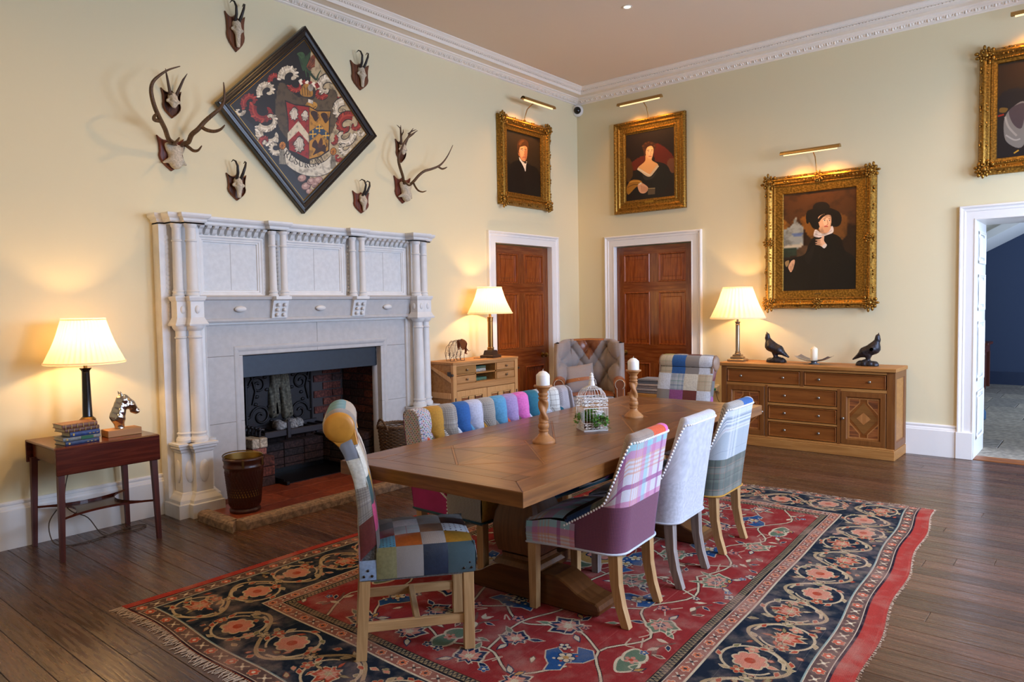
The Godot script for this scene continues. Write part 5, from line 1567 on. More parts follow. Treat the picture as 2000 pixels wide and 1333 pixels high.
func hang(called: String, label: String, xf: Transform3D, w: float, h: float, fw: float, style: int, c: Cv, key: String) -> void:
	var t := thing(called, label, "painting")
	t.transform = xf
	var b := B.new()
	var rect := PackedVector2Array([Vector2(-w / 2, -h / 2), Vector2(w / 2, -h / 2), Vector2(w / 2, h / 2), Vector2(-w / 2, h / 2)])
	var f := fw
	if style == 1: b.mould(rect, pts([0, 0.01, 0, 0.05, 0.008, 0.062, 0.02, 0.066, 0.032, 0.06, 0.04, 0.048, 0.05, 0.046, 0.062, 0.052, 0.07, 0.048, 0.08, 0.036, f * 0.75, 0.03, f * 0.8, 0.036, f * 0.88, 0.034, f * 0.92, 0.024, f, 0.02, f, 0.01]))
	else: b.mould(rect, pts([0, 0.005, 0.0, 0.03, 0.012, 0.05, 0.03, 0.075, 0.045, 0.08, 0.06, 0.072, 0.078, 0.05, 0.088, 0.046, 0.094, 0.052, 0.104, 0.052, 0.11, 0.04, f * 0.8, 0.036, f * 0.97, 0.032, f, 0.022, f, 0.01]))
	obj("frame", b, gilt(), t)
	b = B.new()
	b.quad(Vector3(-w / 2 + f - 0.002, -h / 2 + f - 0.002, 0.015), Vector3(w / 2 - f + 0.002, -h / 2 + f - 0.002, 0.015), Vector3(w / 2 - f + 0.002, h / 2 - f + 0.002, 0.015), Vector3(-w / 2 + f - 0.002, h / 2 - f + 0.002, 0.015), Vector2(0, 1), Vector2(1, 1), Vector2(1, 0), Vector2(0, 0))
	obj("canvas", b, canvas_mat(key, c, 0.35), t)
	b = B.new(); b.span(Vector3(-w / 2 + 0.03, -h / 2 + 0.03, 0.0), Vector3(w / 2 - 0.03, h / 2 - 0.03, 0.008))
	obj("backing", b, mat("backing_board", srgb(70, 50, 34), 0.9), t)
	# carved ornament: leaf scrolls along the rails, shells in the corners
	var rg := RandomNumberGenerator.new(); rg.seed = key.hash()
	b = B.new()
	var step := 0.034 if style != 1 else 0.022
	for side in 4:
		var len: float = w if side % 2 == 0 else h
		var n := int((len - 0.1) / step)
		for i in n:
			var s := -len / 2 + 0.06 + i * step
			b.xf = Transform3D(Basis(Vector3.BACK, side * PI / 2), Vector3.ZERO)
			var off: float = (h if side % 2 == 0 else w) / 2
			if style == 1:
				b.ball(Vector3(s, -off + 0.02, 0.064), Vector3(0.012, 0.007, 0.006), 6, 4)
				b.ball(Vector3(s, -off + f * 0.84, 0.034), Vector3(0.008, 0.004, 0.004), 5, 4)
			else:
				var u := 0.026 + 0.014 * sin(i * 1.3)
				b.ball(Vector3(s, -off + u, 0.066), Vector3(0.017, 0.009, 0.012) * rg.randf_range(0.7, 1.2), 7, 4)
				b.ball(Vector3(s + 0.012, -off + 0.058 - 0.01 * sin(i * 1.3), 0.066), Vector3(0.01, 0.014, 0.01) * rg.randf_range(0.7, 1.2), 6, 4)
				b.ball(Vector3(s, -off + 0.1, 0.05), Vector3(0.007, 0.006, 0.006), 5, 3)
				b.ball(Vector3(s + step / 2, -off + 0.1, 0.05), Vector3(0.007, 0.006, 0.006), 5, 3)
	obj("carved_leafwork", b, gilt(), t).set_meta("kind", "stuff")
	if style != 1:
		for k in 8:
			var p: Vector2 = [Vector2(-1, -1), Vector2(1, -1), Vector2(1, 1), Vector2(-1, 1), Vector2(0, -1), Vector2(1, 0), Vector2(0, 1), Vector2(-1, 0)][k]
			if k > 3 and style != 2: continue
			var big := 1.0 if k < 4 else 0.75
			b = B.new()
			b.xf = Transform3D(Basis(), Vector3(p.x * (w / 2 - 0.05), p.y * (h / 2 - 0.05), 0.07))
			b.ball(Vector3.ZERO, Vector3(0.03, 0.03, 0.022) * big, 10, 7)
			for i in 11:
				var a := i * TAU / 11
				var rr := rg.randf_range(0.045, 0.075) * big
				b.ball(Vector3(cos(a) * rr, sin(a) * rr, -0.004), Vector3(0.024, 0.013, 0.014).lerp(Vector3(0.013, 0.024, 0.014), absf(sin(a))) * big, 7, 5)
				b.ball(Vector3(cos(a + 0.3) * rr * 0.62, sin(a + 0.3) * rr * 0.62, 0.012), Vector3(0.011, 0.011, 0.009) * big, 6, 4)
			obj("corner_cartouche" if k < 4 else "centre_cartouche", b, gilt(), t)
		if style == 2: obj("name_plate", boxed(Vector3(-0.03, -h / 2 + 0.148, 0.033), Vector3(0.03, -h / 2 + 0.158, 0.0375)), mat("old_brass", Color.WHITE), t)
	else: obj("name_plate", boxed(Vector3(-0.06, -h / 2 + f * 0.68, 0.03), Vector3(0.06, -h / 2 + f * 0.82, 0.039)), mat("plate_brass", srgb(180, 140, 60), 0.3, 1.0), t)

func picture_light(xf: Transform3D, label: String) -> void:
	var t := thing("picture_light", label, "picture light")
	t.transform = xf
	var brass := mat("satin_brass", srgb(176, 140, 82), 0.4, 0.8)
	var b := B.new()
	var ring := []
	for e in 2:
		var r := PackedVector3Array()
		for i in 13:
			var a := lerpf(-0.25, PI * 0.95, i / 12.0)
			r.append(Vector3(-0.29 + e * 0.58, 0.15 + sin(a) * 0.034, 0.25 + cos(a) * 0.034))
		for i in 13:
			var a := lerpf(PI * 0.95, -0.25, i / 12.0)
			r.append(Vector3(-0.29 + e * 0.58, 0.15 + sin(a) * 0.031, 0.25 + cos(a) * 0.031))
		r.reverse()
		ring.append(r)
	b.loft(ring, true, true, false)
	for e in [-0.29, 0.288]: 
		b.xf = Transform3D(Basis(Vector3.UP, PI / 2), Vector3(e, 0.15, 0.25))
		var hp := PackedVector2Array()
		for i in 11: hp.append(Vector2(-cos(lerpf(-0.25, PI * 0.95, i / 10.0)) * 0.033, sin(lerpf(-0.25, PI * 0.95, i / 10.0)) * 0.033))
		b.prism(hp, 0.0, 0.003)
	obj("shade", b, brass, t)
	b = B.new()
	b.tube([Vector3(0.0, -0.06, 0.03), Vector3(0.0, 0.04, 0.045), Vector3(0.0, 0.12, 0.08), Vector3(0.0, 0.165, 0.15), Vector3(0.0, 0.175, 0.215), Vector3(0.0, 0.17, 0.235)], 0.006, 8)
	obj("arm", b, brass, t)
	b = B.new(); b.tube([Vector3(-0.26, 0.148, 0.25), Vector3(0.26, 0.148, 0.25)], 0.012, 10)
	var em := mat("tube_lamp", srgb(255, 226, 180), 0.5)
	em.emission_enabled = true; em.emission = srgb(255, 214, 150); em.emission_energy_multiplier = 1.2
	obj("lamp_tube", b, em, t)
	for k in 2:
		var l := SpotLight3D.new()
		l.name = "picture_lamp"
		l.light_color = srgb(255, 178, 92); l.light_energy = PICL; l.light_size = 0.05
		l.spot_angle = 60.0; l.spot_angle_attenuation = 1.0; l.spot_range = 8.0; l.spot_attenuation = 2.0; l.shadow_enabled = true
		t.add_child(l, true)
		l.position = Vector3(-0.15 + k * 0.3, 0.128, 0.245)
		l.rotation = Vector3(-1.22, 0, 0)

const PICL := 0.5

# ------------------------------------------------------------------ shared pieces
func shade_mat(key: String, col: Color) -> StandardMaterial3D:
	var m := mat(key, col, 0.8)
	m.backlight_enabled = true; m.backlight = Color(0.95, 0.9, 0.8)
	return m

func pleated_shade(t: Node3D, y0: float, y1: float, r0: float, r1: float, pleats: int, key: String, depth: float) -> void:
	var b := B.new()
	var segs := pleats * 4
	var rings := []
	for j in 7:
		var f := j / 6.0
		var r := PackedVector3Array()
		var sag := 0.012 * sin(f * PI)
		for i in segs:
			var a := TAU * i / segs
			var k: int = i % 4
			var rad := lerpf(r0, r1, f) - sag + (depth if k == 0 else (-depth * 0.6 if k == 2 else (depth * 0.6 if k == 1 else -depth * 0.2))) * (0.5 if j in [0, 6] else 1.0)
			r.append(Vector3(cos(a) * rad, lerpf(y0, y1, f), -sin(a) * rad))
		rings.append(r)
	b.loft(rings, true, false, false)
	obj("lamp_shade", b, shade_mat(key, srgb(246, 238, 222)), t)
	for e in [[y0, r0], [y1, r1]]:
		b = B.new()
		b.lathe(pts([e[1] + 0.001, e[0] - 0.005, e[1] + 0.0035, e[0] - 0.003, e[1] + 0.0035, e[0] + 0.007, e[1] + 0.001, e[0] + 0.009]), 48, Vector3.ZERO, 0.6, false)
		obj("shade_trim", b, shade_mat("shade_trim", srgb(236, 224, 202)), t)
	b = B.new()
	b.tube([Vector3(0, y0 - 0.04, 0), Vector3(0, lerpf(y0, y1, 0.3), 0)], 0.012, 10)
	for k in 3: b.tube([Vector3(0, y1 - 0.02, 0), Vector3(cos(k * TAU / 3) * r1, y1 - 0.008, sin(k * TAU / 3) * r1)], 0.0018, 5)
	obj("lamp_holder", b, mat("old_brass", srgb(120, 98, 60), 0.45, 0.9), t)
	b = B.new(); b.ball(Vector3(0, lerpf(y0, y1, 0.5), 0), Vector3(0.03, 0.04, 0.03), 14, 10)
	var em := mat("bulb", Color.WHITE, 0.5)
	em.emission_enabled = true; em.emission = srgb(255, 214, 150); em.emission_energy_multiplier = 6.0
	obj("bulb", b, em, t)
	lamp_light(t, Vector3(0, lerpf(y0, y1, 0.5), 0), LAMPE, 0.03)

const LAMPE := 0.34

func book(label: String, at: Vector3, w: float, d: float, h: float, turn: float, cover: Color, bands: bool, group: String) -> void:
	# spine along the front (+z), lying flat
	var t := thing("book", label, "book", at, turn, group)
	var b := B.new()
	b.span(Vector3(-w / 2, 0, -d / 2), Vector3(w / 2, 0.003, d / 2), 0.001)
	b.span(Vector3(-w / 2, h - 0.003, -d / 2), Vector3(w / 2, h, d / 2), 0.001)
	var sp := []
	for e in 2:
		var r := PackedVector3Array()
		for i in 7: r.append(Vector3(-w / 2 + e * w, h / 2 - cos(i * PI / 6) * h / 2, d / 2 - 0.002 + sin(i * PI / 6) * h * 0.22))
		r.append(Vector3(-w / 2 + e * w, h, d / 2 - 0.006)); r.append(Vector3(-w / 2 + e * w, 0, d / 2 - 0.006))
		r.reverse()
		sp.append(r)
	b.loft(sp, true, true, false)
	obj("cover", b, dapple("cover_" + cover.to_html(), cover, 0.5, 8.0, 0.25), t)
	obj("page_block", boxed(Vector3(-w / 2 + 0.004, 0.003, -d / 2 + 0.004), Vector3(w / 2 - 0.004, h - 0.003, d / 2 - 0.004)), mat("paper_edge", srgb(206, 190, 158), 0.9), t)
	b = B.new()
	var gold := mat("gold_tool", srgb(176, 140, 76), 0.4, 0.8)
	if bands:
		for i in 6: b.span(Vector3(-w * 0.42 + i * w * 0.165, 0.002, d / 2 + h * 0.12), Vector3(-w * 0.42 + i * w * 0.165 + 0.003, h - 0.002, d / 2 + h * 0.235))
	else:
		for i in 3: b.span(Vector3(w * 0.12 + i * 0.022, h * 0.3, d / 2 + h * 0.19), Vector3(w * 0.12 + i * 0.022 + 0.012, h * 0.36 + 0.002, d / 2 + h * 0.225))
		b.span(Vector3(-w * 0.42, h * 0.25, d / 2 + h * 0.17), Vector3(-w * 0.42 + 0.01, h * 0.75, d / 2 + h * 0.215))
	obj("gilt_tooling", b, gold, t)

# ------------------------------------------------------------------ drop-leaf table with lamp, books and horse
func build_left_group() -> void:
	var t := thing("drop_leaf_table", "dark mahogany drop leaf side table with a concave lower shelf by the chimneypiece", "table", Vector3(-6.01, 0, 0.315))
	var mx := wood("mahogany", 0, Color.WHITE, 0.18)
	var my := wood("mahogany", 1, Color.WHITE, 0.25)
	obj("table_top", boxed(Vector3(-0.305, 0.676, -0.25), Vector3(0.305, 0.692, 0.262), 0.004), mx, t)
	obj("drop_leaf", boxed(Vector3(-0.305, 0.525, 0.262), Vector3(0.305, 0.69, 0.276), 0.004), mx, t)
	obj("drop_leaf", boxed(Vector3(-0.305, 0.545, -0.266), Vector3(0.305, 0.69, -0.252), 0.004), mx, t)
	var b := B.new()
	b.span(Vector3(-0.275, 0.575, -0.225), Vector3(0.275, 0.676, 0.235), 0.002)
	obj("frieze", b, mx, t)
	for q in [[-1, -1], [1, -1], [-1, 1], [1, 1]]:
		var a := []
		for k in 2:
			var w := 0.013 if k == 0 else 0.0185
			var y := 0.0 if k == 0 else 0.576
			var o := Vector2(q[0] * 0.272, -0.228 if q[1] < 0 else 0.24) + (Vector2(q[0] * 0.014, q[1] * 0.01) if k == 0 else Vector2.ZERO)
			a.append(PackedVector3Array([Vector3(o.x - w, y, o.y + w), Vector3(o.x + w, y, o.y + w), Vector3(o.x + w, y, o.y - w), Vector3(o.x - w, y, o.y - w)]))
		b = B.new(); b.loft(a, true, true, false)
		obj("leg", b, my, t)
	b = B.new()
	b.xf = Transform3D(Basis(Vector3.RIGHT, -PI / 2), Vector3(0, 0.252, 0.006))
	var p := PackedVector2Array()
	for side in 4: # shelf cut in on all four sides
		for i in 12:
			var f := i / 12.0
			var s := lerpf(-1, 1, f)
			var dep := 0.085 * (1.0 - s * s) if side % 2 == 0 else 0.14 * pow(1.0 - s * s, 0.7)
			var e: Array = [[s * 0.27, -0.225 + dep], [0.27 - dep, s * 0.225], [-s * 0.27, 0.225 - dep], [-0.27 + dep, -s * 0.225]][side]
			p.append(Vector2(e[0], e[1]))
	b.prism(p, -0.007, 0.007, 0.002)
	obj("lower_shelf", b, mx, t)
	obj("leaf_bracket", boxed(Vector3(-0.28, 0.6, 0.18), Vector3(-0.272, 0.66, 0.235), 0.002), my, t)
	# lamp
	t = thing("table_lamp", "black column table lamp with pleated cream shade on the mahogany side table", "lamp", Vector3(-6.03, 0.692, 0.30))
	b = B.new()
	b.lathe(pts([0.062, 0.0, 0.062, 0.02, 0.058, 0.026, 0.046, 0.03, 0.046, 0.095, 0.049, 0.099, 0.049, 0.108, 0.044, 0.116, 0.032, 0.128, 0.029, 0.14, 0.0265, 0.25, 0.023, 0.42, 0.024, 0.43, 0.034, 0.443, 0.036, 0.45, 0.01, 0.452]), 36)
	obj("column", b, mat("black_lacquer", srgb(18, 15, 14), 0.18), t)
	b = B.new(); b.lathe(pts([0.047, 0.112, 0.0485, 0.116, 0.041, 0.124, 0.033, 0.132, 0.032, 0.129]), 36, Vector3.ZERO, 0.6, false)
	obj("brass_ring", b, mat("dark_brass", srgb(110, 84, 44), 0.35, 0.9), t)
	b = B.new(); b.lathe(pts([0.05, 0.0275, 0.052, 0.03, 0.047, 0.034]), 36, Vector3.ZERO, 0.6, false)
	obj("brass_ring", b, mat("dark_brass", srgb(110, 84, 44), 0.35, 0.9), t)
	pleated_shade(t, 0.485, 0.762, 0.232, 0.125, 44, "shade_cream", 0.0045)
	b = B.new()
	var cord := [Vector3(0.05, 0.01, -0.05), Vector3(0.06, 0.005, -0.2), Vector3(0.06, -0.02, -0.275), Vector3(0.0, -0.15, -0.26), Vector3(-0.06, -0.3, -0.24), Vector3(-0.09, -0.44, -0.2), Vector3(-0.07, -0.5, -0.14), Vector3(0.02, -0.56, -0.13), Vector3(0.09, -0.684, -0.08), Vector3(0.2, -0.687, -0.1), Vector3(0.33, -0.687, -0.13), Vector3(0.37, -0.687, -0.08), Vector3(0.28, -0.687, -0.03), Vector3(0.12, -0.687, -0.06), Vector3(-0.02, -0.687, -0.02), Vector3(-0.14, -0.686, -0.04), Vector3(-0.2, -0.66, -0.1), Vector3(-0.2, -0.55, -0.16), Vector3(-0.13, -0.47, -0.2)]
	var fine := []
	for i in cord.size() - 1:
		for s in 5: fine.append(cord[i].cubic_interpolate(cord[i + 1], cord[maxi(i - 1, 0)], cord[mini(i + 2, cord.size() - 1)], s / 5.0))
	b.tube(fine, 0.0035, 7)
	obj("cord", b, mat("brown_flex", srgb(74, 58, 44), 0.6), t)
	# books
	var g := "old books stacked beside the black lamp"
	var y := 0.692
	book("blue cloth book lowest of the stack beside the black lamp", Vector3(-6.15, y, 0.455), 0.20, 0.135, 0.024, 0.12, srgb(38, 62, 104), false, g); y += 0.024
	book("grey book with a green spine label, second from the bottom of the stack", Vector3(-6.145, y, 0.44), 0.215, 0.14, 0.021, 0.06, srgb(132, 136, 134), false, g); y += 0.021
	book("blue book midway up the stack beside the black lamp", Vector3(-6.125, y, 0.44), 0.175, 0.12, 0.03, 0.1, srgb(34, 66, 128), false, g); y += 0.03
	book("brown leather book with gilt bands, second from the top of the stack", Vector3(-6.14, y, 0.43), 0.205, 0.13, 0.023, 0.14, srgb(108, 66, 44), true, g); y += 0.023
	book("brown leather book topmost of the stack beside the black lamp", Vector3(-6.15, y, 0.43), 0.205, 0.13, 0.027, 0.1, srgb(128, 78, 48), true, g)
	var gl := obj("spine_label", boxed(Vector3(-0.005, 0.001, 0.07), Vector3(0.065, 0.02, 0.0748)), mat("green_cloth", srgb(40, 96, 66), 0.7), get_node("book_001"))
	gl.set_meta("label", "green spine label")
	# horse
	t = thing("horse_bust", "polished metal horse head sculpture on a wooden block on the mahogany table", "sculpture", Vector3(-5.865, 0.692, 0.40), 0.0)
	obj("wood_base", boxed(Vector3(-0.105, 0, -0.055), Vector3(0.105, 0.045, 0.055), 0.003), wood("pale", 0, Color(0.9, 0.82, 0.72), 0.6), t)
	b = B.new()
	b.xf = Transform3D(Basis(), Vector3(0, 0.045, 0))
	b.net(Vector3(-0.09, -0.004, -0.05), Vector3(0.135, 0.262, 0.05), 0.0038, func(p):
		var z := absf(p.z)
		var q := Vector3(p.x, p.y, z)
		var d := capsule(q, Vector3(-0.01, -0.01, 0), Vector3(-0.012, 0.05, 0), 0.03, 0.026)
		d = smin(d, capsule(q, Vector3(-0.02, 0.075, 0), Vector3(0.012, 0.18, 0), 0.045, 0.031), 0.03)
		d = maxf(d, -capsule(q, Vector3(0.075, 0.0, 0), Vector3(0.04, 0.09, 0), 0.05, 0.02))
		d = smin(d, capsule(q, Vector3(-0.058, 0.085, 0), Vector3(-0.012, 0.2, 0), 0.012, 0.012), 0.02)
		d = smin(d, capsule(q, Vector3(0.022, 0.19, 0), Vector3(0.062, 0.15, 0), 0.03, 0.026), 0.02)
		d = smin(d, capsule(q, Vector3(0.062, 0.15, 0), Vector3(0.098, 0.105, 0), 0.024, 0.0165), 0.02)
		d = smin(d, capsule(q, Vector3(0.036, 0.145, 0.014), Vector3(0.05, 0.14, 0.014), 0.022, 0.018), 0.012)
		d = smin(d, (q - Vector3(0.104, 0.1, 0.006)).length() - 0.013, 0.012)
		d = smin(d, capsule(q, Vector3(0.07, 0.105, 0), Vector3(0.092, 0.09, 0), 0.014, 0.009), 0.012)
		d = smin(d, (q - Vector3(0.062, 0.172, 0.024)).length() - 0.007, 0.008)
		d = maxf(d, -((q - Vector3(0.109, 0.104, 0.014)).length() - 0.0045))
		d = maxf(d, -(capsule(q, Vector3(0.088, 0.092, 0.02), Vector3(0.108, 0.088, 0.012), 0.0025, 0.0025)))
		d = smin(d, capsule(q, Vector3(0.006, 0.205, 0.012), Vector3(-0.006, 0.246, 0.02), 0.0095, 0.002), 0.01)
		d = smin(d, capsule(q, Vector3(0.03, 0.21, 0), Vector3(0.05, 0.19, 0), 0.006, 0.004), 0.01)
		return d + 0.0008 * sin(p.y * 160.0 + p.x * 90.0))
	obj("horse_head", b, mat("polished_metal", srgb(196, 188, 180), 0.12, 1.0), t)
	# peat bucket on the hearth
	t = thing("peat_bucket", "ribbed mahogany bucket with a brass liner standing on the red hearth", "bucket", Vector3(-5.085, 0.03, 0.53))
	b = B.new()
	var rings := []
	var prof := pts([0.104, 0.0, 0.108, 0.006, 0.108, 0.022, 0.1, 0.028, 0.1, 0.036, 0.104, 0.04, 0.109, 0.05, 0.134, 0.31, 0.136, 0.325, 0.142, 0.33, 0.143, 0.34, 0.138, 0.346, 0.139, 0.375, 0.144, 0.38, 0.147, 0.39, 0.144, 0.4, 0.138, 0.404, 0.132, 0.4, 0.13, 0.37])
	for k in prof.size() - 1:
		var n := 14 if k == 6 else 1
		for s in n:
			var f := s / float(n)
			var pr: Vector2 = prof[k].lerp(prof[k + 1], f)
			var r := PackedVector3Array()
			for i in 216:
				var a := TAU * i / 216
				var rr := pr.x
				if k == 6 and s > 0: rr += 0.0045 * sin(36.0 * (a + (pr.y - 0.05) * 2.9))
				r.append(Vector3(cos(a) * rr, pr.y, -sin(a) * rr))
			rings.append(r)
	b.loft(rings, true, false)
	b.cap(rings[0], true)
	obj("ribbed_body", b, mat("bucket_wood", srgb(58, 24, 16), 0.28), t)
	b = B.new(); b.lathe(pts([0.0, 0.12, 0.115, 0.12, 0.129, 0.36, 0.133, 0.406, 0.137, 0.409]), 40, Vector3.ZERO, 0.6, false)
	obj("brass_liner", b, mat("liner_brass", srgb(176, 146, 84), 0.32, 1.0), t)
	b = B.new()
	for s in [-1.0, 1.0]: b.span(Vector3(s * 0.138 * 0.55 - 0.008, 0.34, 0.118), Vector3(s * 0.138 * 0.55 + 0.008, 0.4, 0.128), 0.002)
	var arcp := []
	for i in 13: arcp.append(Vector3(cos(i * PI / 12) * 0.142, 0.405 + sin(i * PI / 12) * 0.012, -sin(i * PI / 12) * 0.15))
	b.tube(arcp, 0.005, 7)
	obj("bail_handle", b, mat("dark_brass", Color.WHITE), t)
	# log basket
	t = thing("log_basket", "round brown wicker log basket on the hearth behind the patchwork bench", "basket", Vector3(-3.545, 0.03, 0.46))
	b = B.new()
	for row in 27:
		var yy := 0.012 + row * 0.0148
		var r0 := lerpf(0.135, 0.172, row / 26.0)
		var path := []
		for i in 72:
			var a := TAU * i / 72
			path.append(Vector3(cos(a), 0, -sin(a)) * (r0 + 0.0065 * sin(a * 18.0 + row * PI)) + Vector3(0, yy, 0))
		b.tube(path, 0.0068, 5, true)
	obj("woven_wall", b, dapple("wicker", srgb(128, 96, 66), 0.7, 20.0, 0.5), t).set_meta("kind", "stuff")
	b = B.new()
	for k in 3:
		var path := []
		for i in 60:
			var a := TAU * i / 60
			path.append(Vector3(cos(a), 0, -sin(a)) * (0.175 + 0.009 * cos(a * 14 + k * TAU / 3)) + Vector3(0, 0.413 + 0.009 * sin(a * 14 + k * TAU / 3), 0))
		b.tube(path, 0.008, 6, true)
	obj("twisted_rim", b, dapple("wicker", Color.WHITE), t)
	for s in [-1.0, 1.0]:
		b = B.new()
		for k in 2:
			var path := []
			for i in 16:
				var f := i / 15.0
				path.append(Vector3(s * (0.178 + 0.02 * sin(f * PI)), 0.40 + 0.085 * sin(f * PI), lerpf(-0.07, 0.07, f)) + Vector3(0, cos(f * 25 + k * PI), sin(f * 25 + k * PI)) * 0.006)
			b.tube(path, 0.0075, 6)
		obj("handle", b, dapple("wicker", Color.WHITE), t)
	b = B.new(); b.lathe(pts([0.0, 0.004, 0.132, 0.004, 0.134, 0.012]), 24)
	obj("basket_floor", b, dapple("wicker", Color.WHITE), t)
	var lg := "split logs in the wicker basket"
	for q in [[-0.05, 0.02, 0.3, "split log with a pale cut end at the back of the wicker basket"], [0.05, -0.03, -0.35, "split log leaning across the middle of the wicker basket"], [0.0, 0.07, 0.9, "split log at the front of the wicker basket"]]:
		var l := thing("log", q[3], "log", Vector3(-3.545 + q[0], 0.045, 0.46 + q[1]), q[2], lg)
		b = B.new()
		b.xf = Transform3D(Basis(Vector3.BACK, 0.16), Vector3(0, 0, 0))
		b.lathe(pts([0.036, 0.0, 0.038, 0.2, 0.035, 0.37]), 9, Vector3.ZERO, 3.0, false)
		obj("bark", b, dapple("bark", srgb(96, 68, 46), 0.9, 9.0, 0.5), l)
		b = B.new(); b.xf = Transform3D(Basis(Vector3.BACK, 0.16), Vector3(0, 0.3705, 0))
		b.lathe(pts([0.0345, -0.001, 0.0345, 0.0, 0.0, 0.0]), 9)
		obj("cut_end", b, dapple("log_end", srgb(206, 164, 116), 0.8, 12.0, 0.3), l)

# ------------------------------------------------------------------ light oak bureau with lamp and wire elephant
func knob(t: Node3D, at: Vector3, r: float, turn := 0.0) -> void:
	var b := B.new()
	b.xf = Transform3D(Basis(Vector3.UP, turn) * Basis(Vector3.RIGHT, PI / 2), at)
	b.lathe(pts([r * 0.5, 0, r * 0.4, r * 0.4, r * 0.45, r * 0.8, r, r * 1.1, r * 1.05, r * 1.5, r * 0.7, r * 1.95, 0, r * 2.1]), 14)
	obj("knob", b, mat("pewter", srgb(150, 142, 130), 0.35, 0.95), t)

func build_cabinet_group() -> void:
	var t := thing("oak_bureau", "light oak cabinet with small drawers and pigeonholes beside the first panelled door", "cabinet", Vector3(-2.27, 0, 0.0))
	var ox := wood("pale", 0, Color(1.02, 0.96, 0.88), 0.45)
	var oy := wood("pale", 1, Color(1.0, 0.94, 0.86), 0.45)
	var dk := wood("oak", 0, Color(0.92, 0.86, 0.8), 0.5)
	obj("top", boxed(Vector3(-0.505, 0.922, 0.02), Vector3(0.505, 0.945, 0.41), 0.003), ox, t)
	var b := B.new()
	for s in [-1.0, 1.0]:
		b.span(Vector3(s * 0.485 - 0.012, 0.06, 0.03), Vector3(s * 0.485 + 0.012, 0.922, 0.37))
	b.span(Vector3(-0.48, 0.06, 0.03), Vector3(0.48, 0.92, 0.04))
	b.span(Vector3(-0.48, 0.06, 0.03), Vector3(0.48, 0.08, 0.38))
	for y in [0.905, 0.808, 0.716]: b.span(Vector3(-0.48, y, 0.04), Vector3(0.48, y + 0.014, 0.39))
	for x in [-0.16, 0.15]: b.span(Vector3(x - 0.008, 0.72, 0.04), Vector3(x + 0.008, 0.915, 0.39))
	obj("carcass", b, dk, t)
	for s in [-1.0, 1.0]: obj("front_post", boxed(Vector3(s * 0.475 - 0.025, 0, 0.37), Vector3(s * 0.475 + 0.025, 0.922, 0.405), 0.003), oy, t)
	# framed sides with a slanting rail
	b = B.new()
	for s in [-1.0, 1.0]:
		b.xf = Transform3D(Basis(Vector3.UP, -PI / 2), Vector3(s * 0.5 + (0.006 if s > 0 else -0.004), 0, 0))
		for r in [[0.03, 0.09, 0.0, 0.92], [0.09, 0.37, 0.58, 0.64], [0.09, 0.37, 0.04, 0.12]]: b.span(Vector3(r[0], r[2], -0.006), Vector3(r[1], r[3], 0.006), 0.002)
		b.prism(pv([0.03, 0.905, 0.37, 0.745, 0.37, 0.8, 0.03, 0.922]), -0.006, 0.006)
	obj("side_frame", b, oy, t)
	obj("fall_rail", boxed(Vector3(-0.45, 0.66, 0.38), Vector3(0.45, 0.722, 0.402), 0.002), ox, t)
	obj("top_rail", boxed(Vector3(-0.45, 0.9, 0.38), Vector3(0.45, 0.922, 0.402), 0.002), ox, t)
	for q in [[-0.445, -0.17, 0.825, 0.898], [-0.445, -0.17, 0.732, 0.803], [0.16, 0.445, 0.825, 0.898], [0.16, 0.445, 0.732, 0.803]]:
		var d := obj("drawer", boxed(Vector3(q[0], q[2], 0.06), Vector3(q[1], q[3], 0.399), 0.002), wood("oak", 0, Color(0.84, 0.8, 0.74), 0.5, false, "drw") if q[0] < 0 and q[2] > 0.8 else ox, t)
		knob(d, Vector3((q[0] + q[1]) / 2, (q[2] + q[3]) / 2, 0.399), 0.012)
	for k in 2:
		var xa := -0.445 + k * 0.448
		var xb := xa + 0.442
		var d := obj("door", boxed(Vector3(xa, 0.08, 0.375), Vector3(xb, 0.655, 0.388)), dk, t)
		b = B.new()
		b.mould(PackedVector2Array([Vector2(xa, 0.08), Vector2(xb, 0.08), Vector2(xb, 0.655), Vector2(xa, 0.655)]), pts([0, 0.376, 0, 0.4, 0.003, 0.402, 0.06, 0.402, 0.064, 0.398, 0.068, 0.388]))
		obj("door_frame", b, oy, d)
		b = B.new()
		for x in 3:
			for r in [[xa + 0.066, xa + 0.074], [xa + 0.168, xa + 0.178], [xb - 0.178, xb - 0.168], [xb - 0.074, xb - 0.066]]: b.span(Vector3(r[0], 0.15, 0.386), Vector3(r[1], 0.588, 0.392))
		b.span(Vector3(xa + 0.066, 0.58, 0.386), Vector3(xb - 0.066, 0.588, 0.392))
		obj("inlay_strip", b, wood("pale", 1, Color(1.12, 1.1, 1.0), 0.5, false, "inl"), d)
		for r in [[xa + 0.074, xa + 0.168, 0], [xa + 0.178, xb - 0.178, 1], [xb - 0.168, xb - 0.074, 0]]:
			for v in 2: obj("parquet_panel", boxed(Vector3(r[0], 0.15 + v * 0.215, 0.384), Vector3(r[1], 0.362 + v * 0.216, 0.39), 0.001), wood("brownoak", 0, Color(1.25, 1.1, 1.05), 0.6) if r[2] == 0 else oy, d)
		knob(d, Vector3(xb - 0.03 if k == 0 else xa + 0.03, 0.42, 0.402), 0.011)
	b = B.new()
	for s in [-1.0, 1.0]: b.span(Vector3(s * 0.472 - 0.008, 0.47, 0.404), Vector3(s * 0.472 + 0.008, 0.59, 0.408))
	obj("hinge", b, mat("iron_strap", srgb(84, 76, 70), 0.5, 0.7), t)
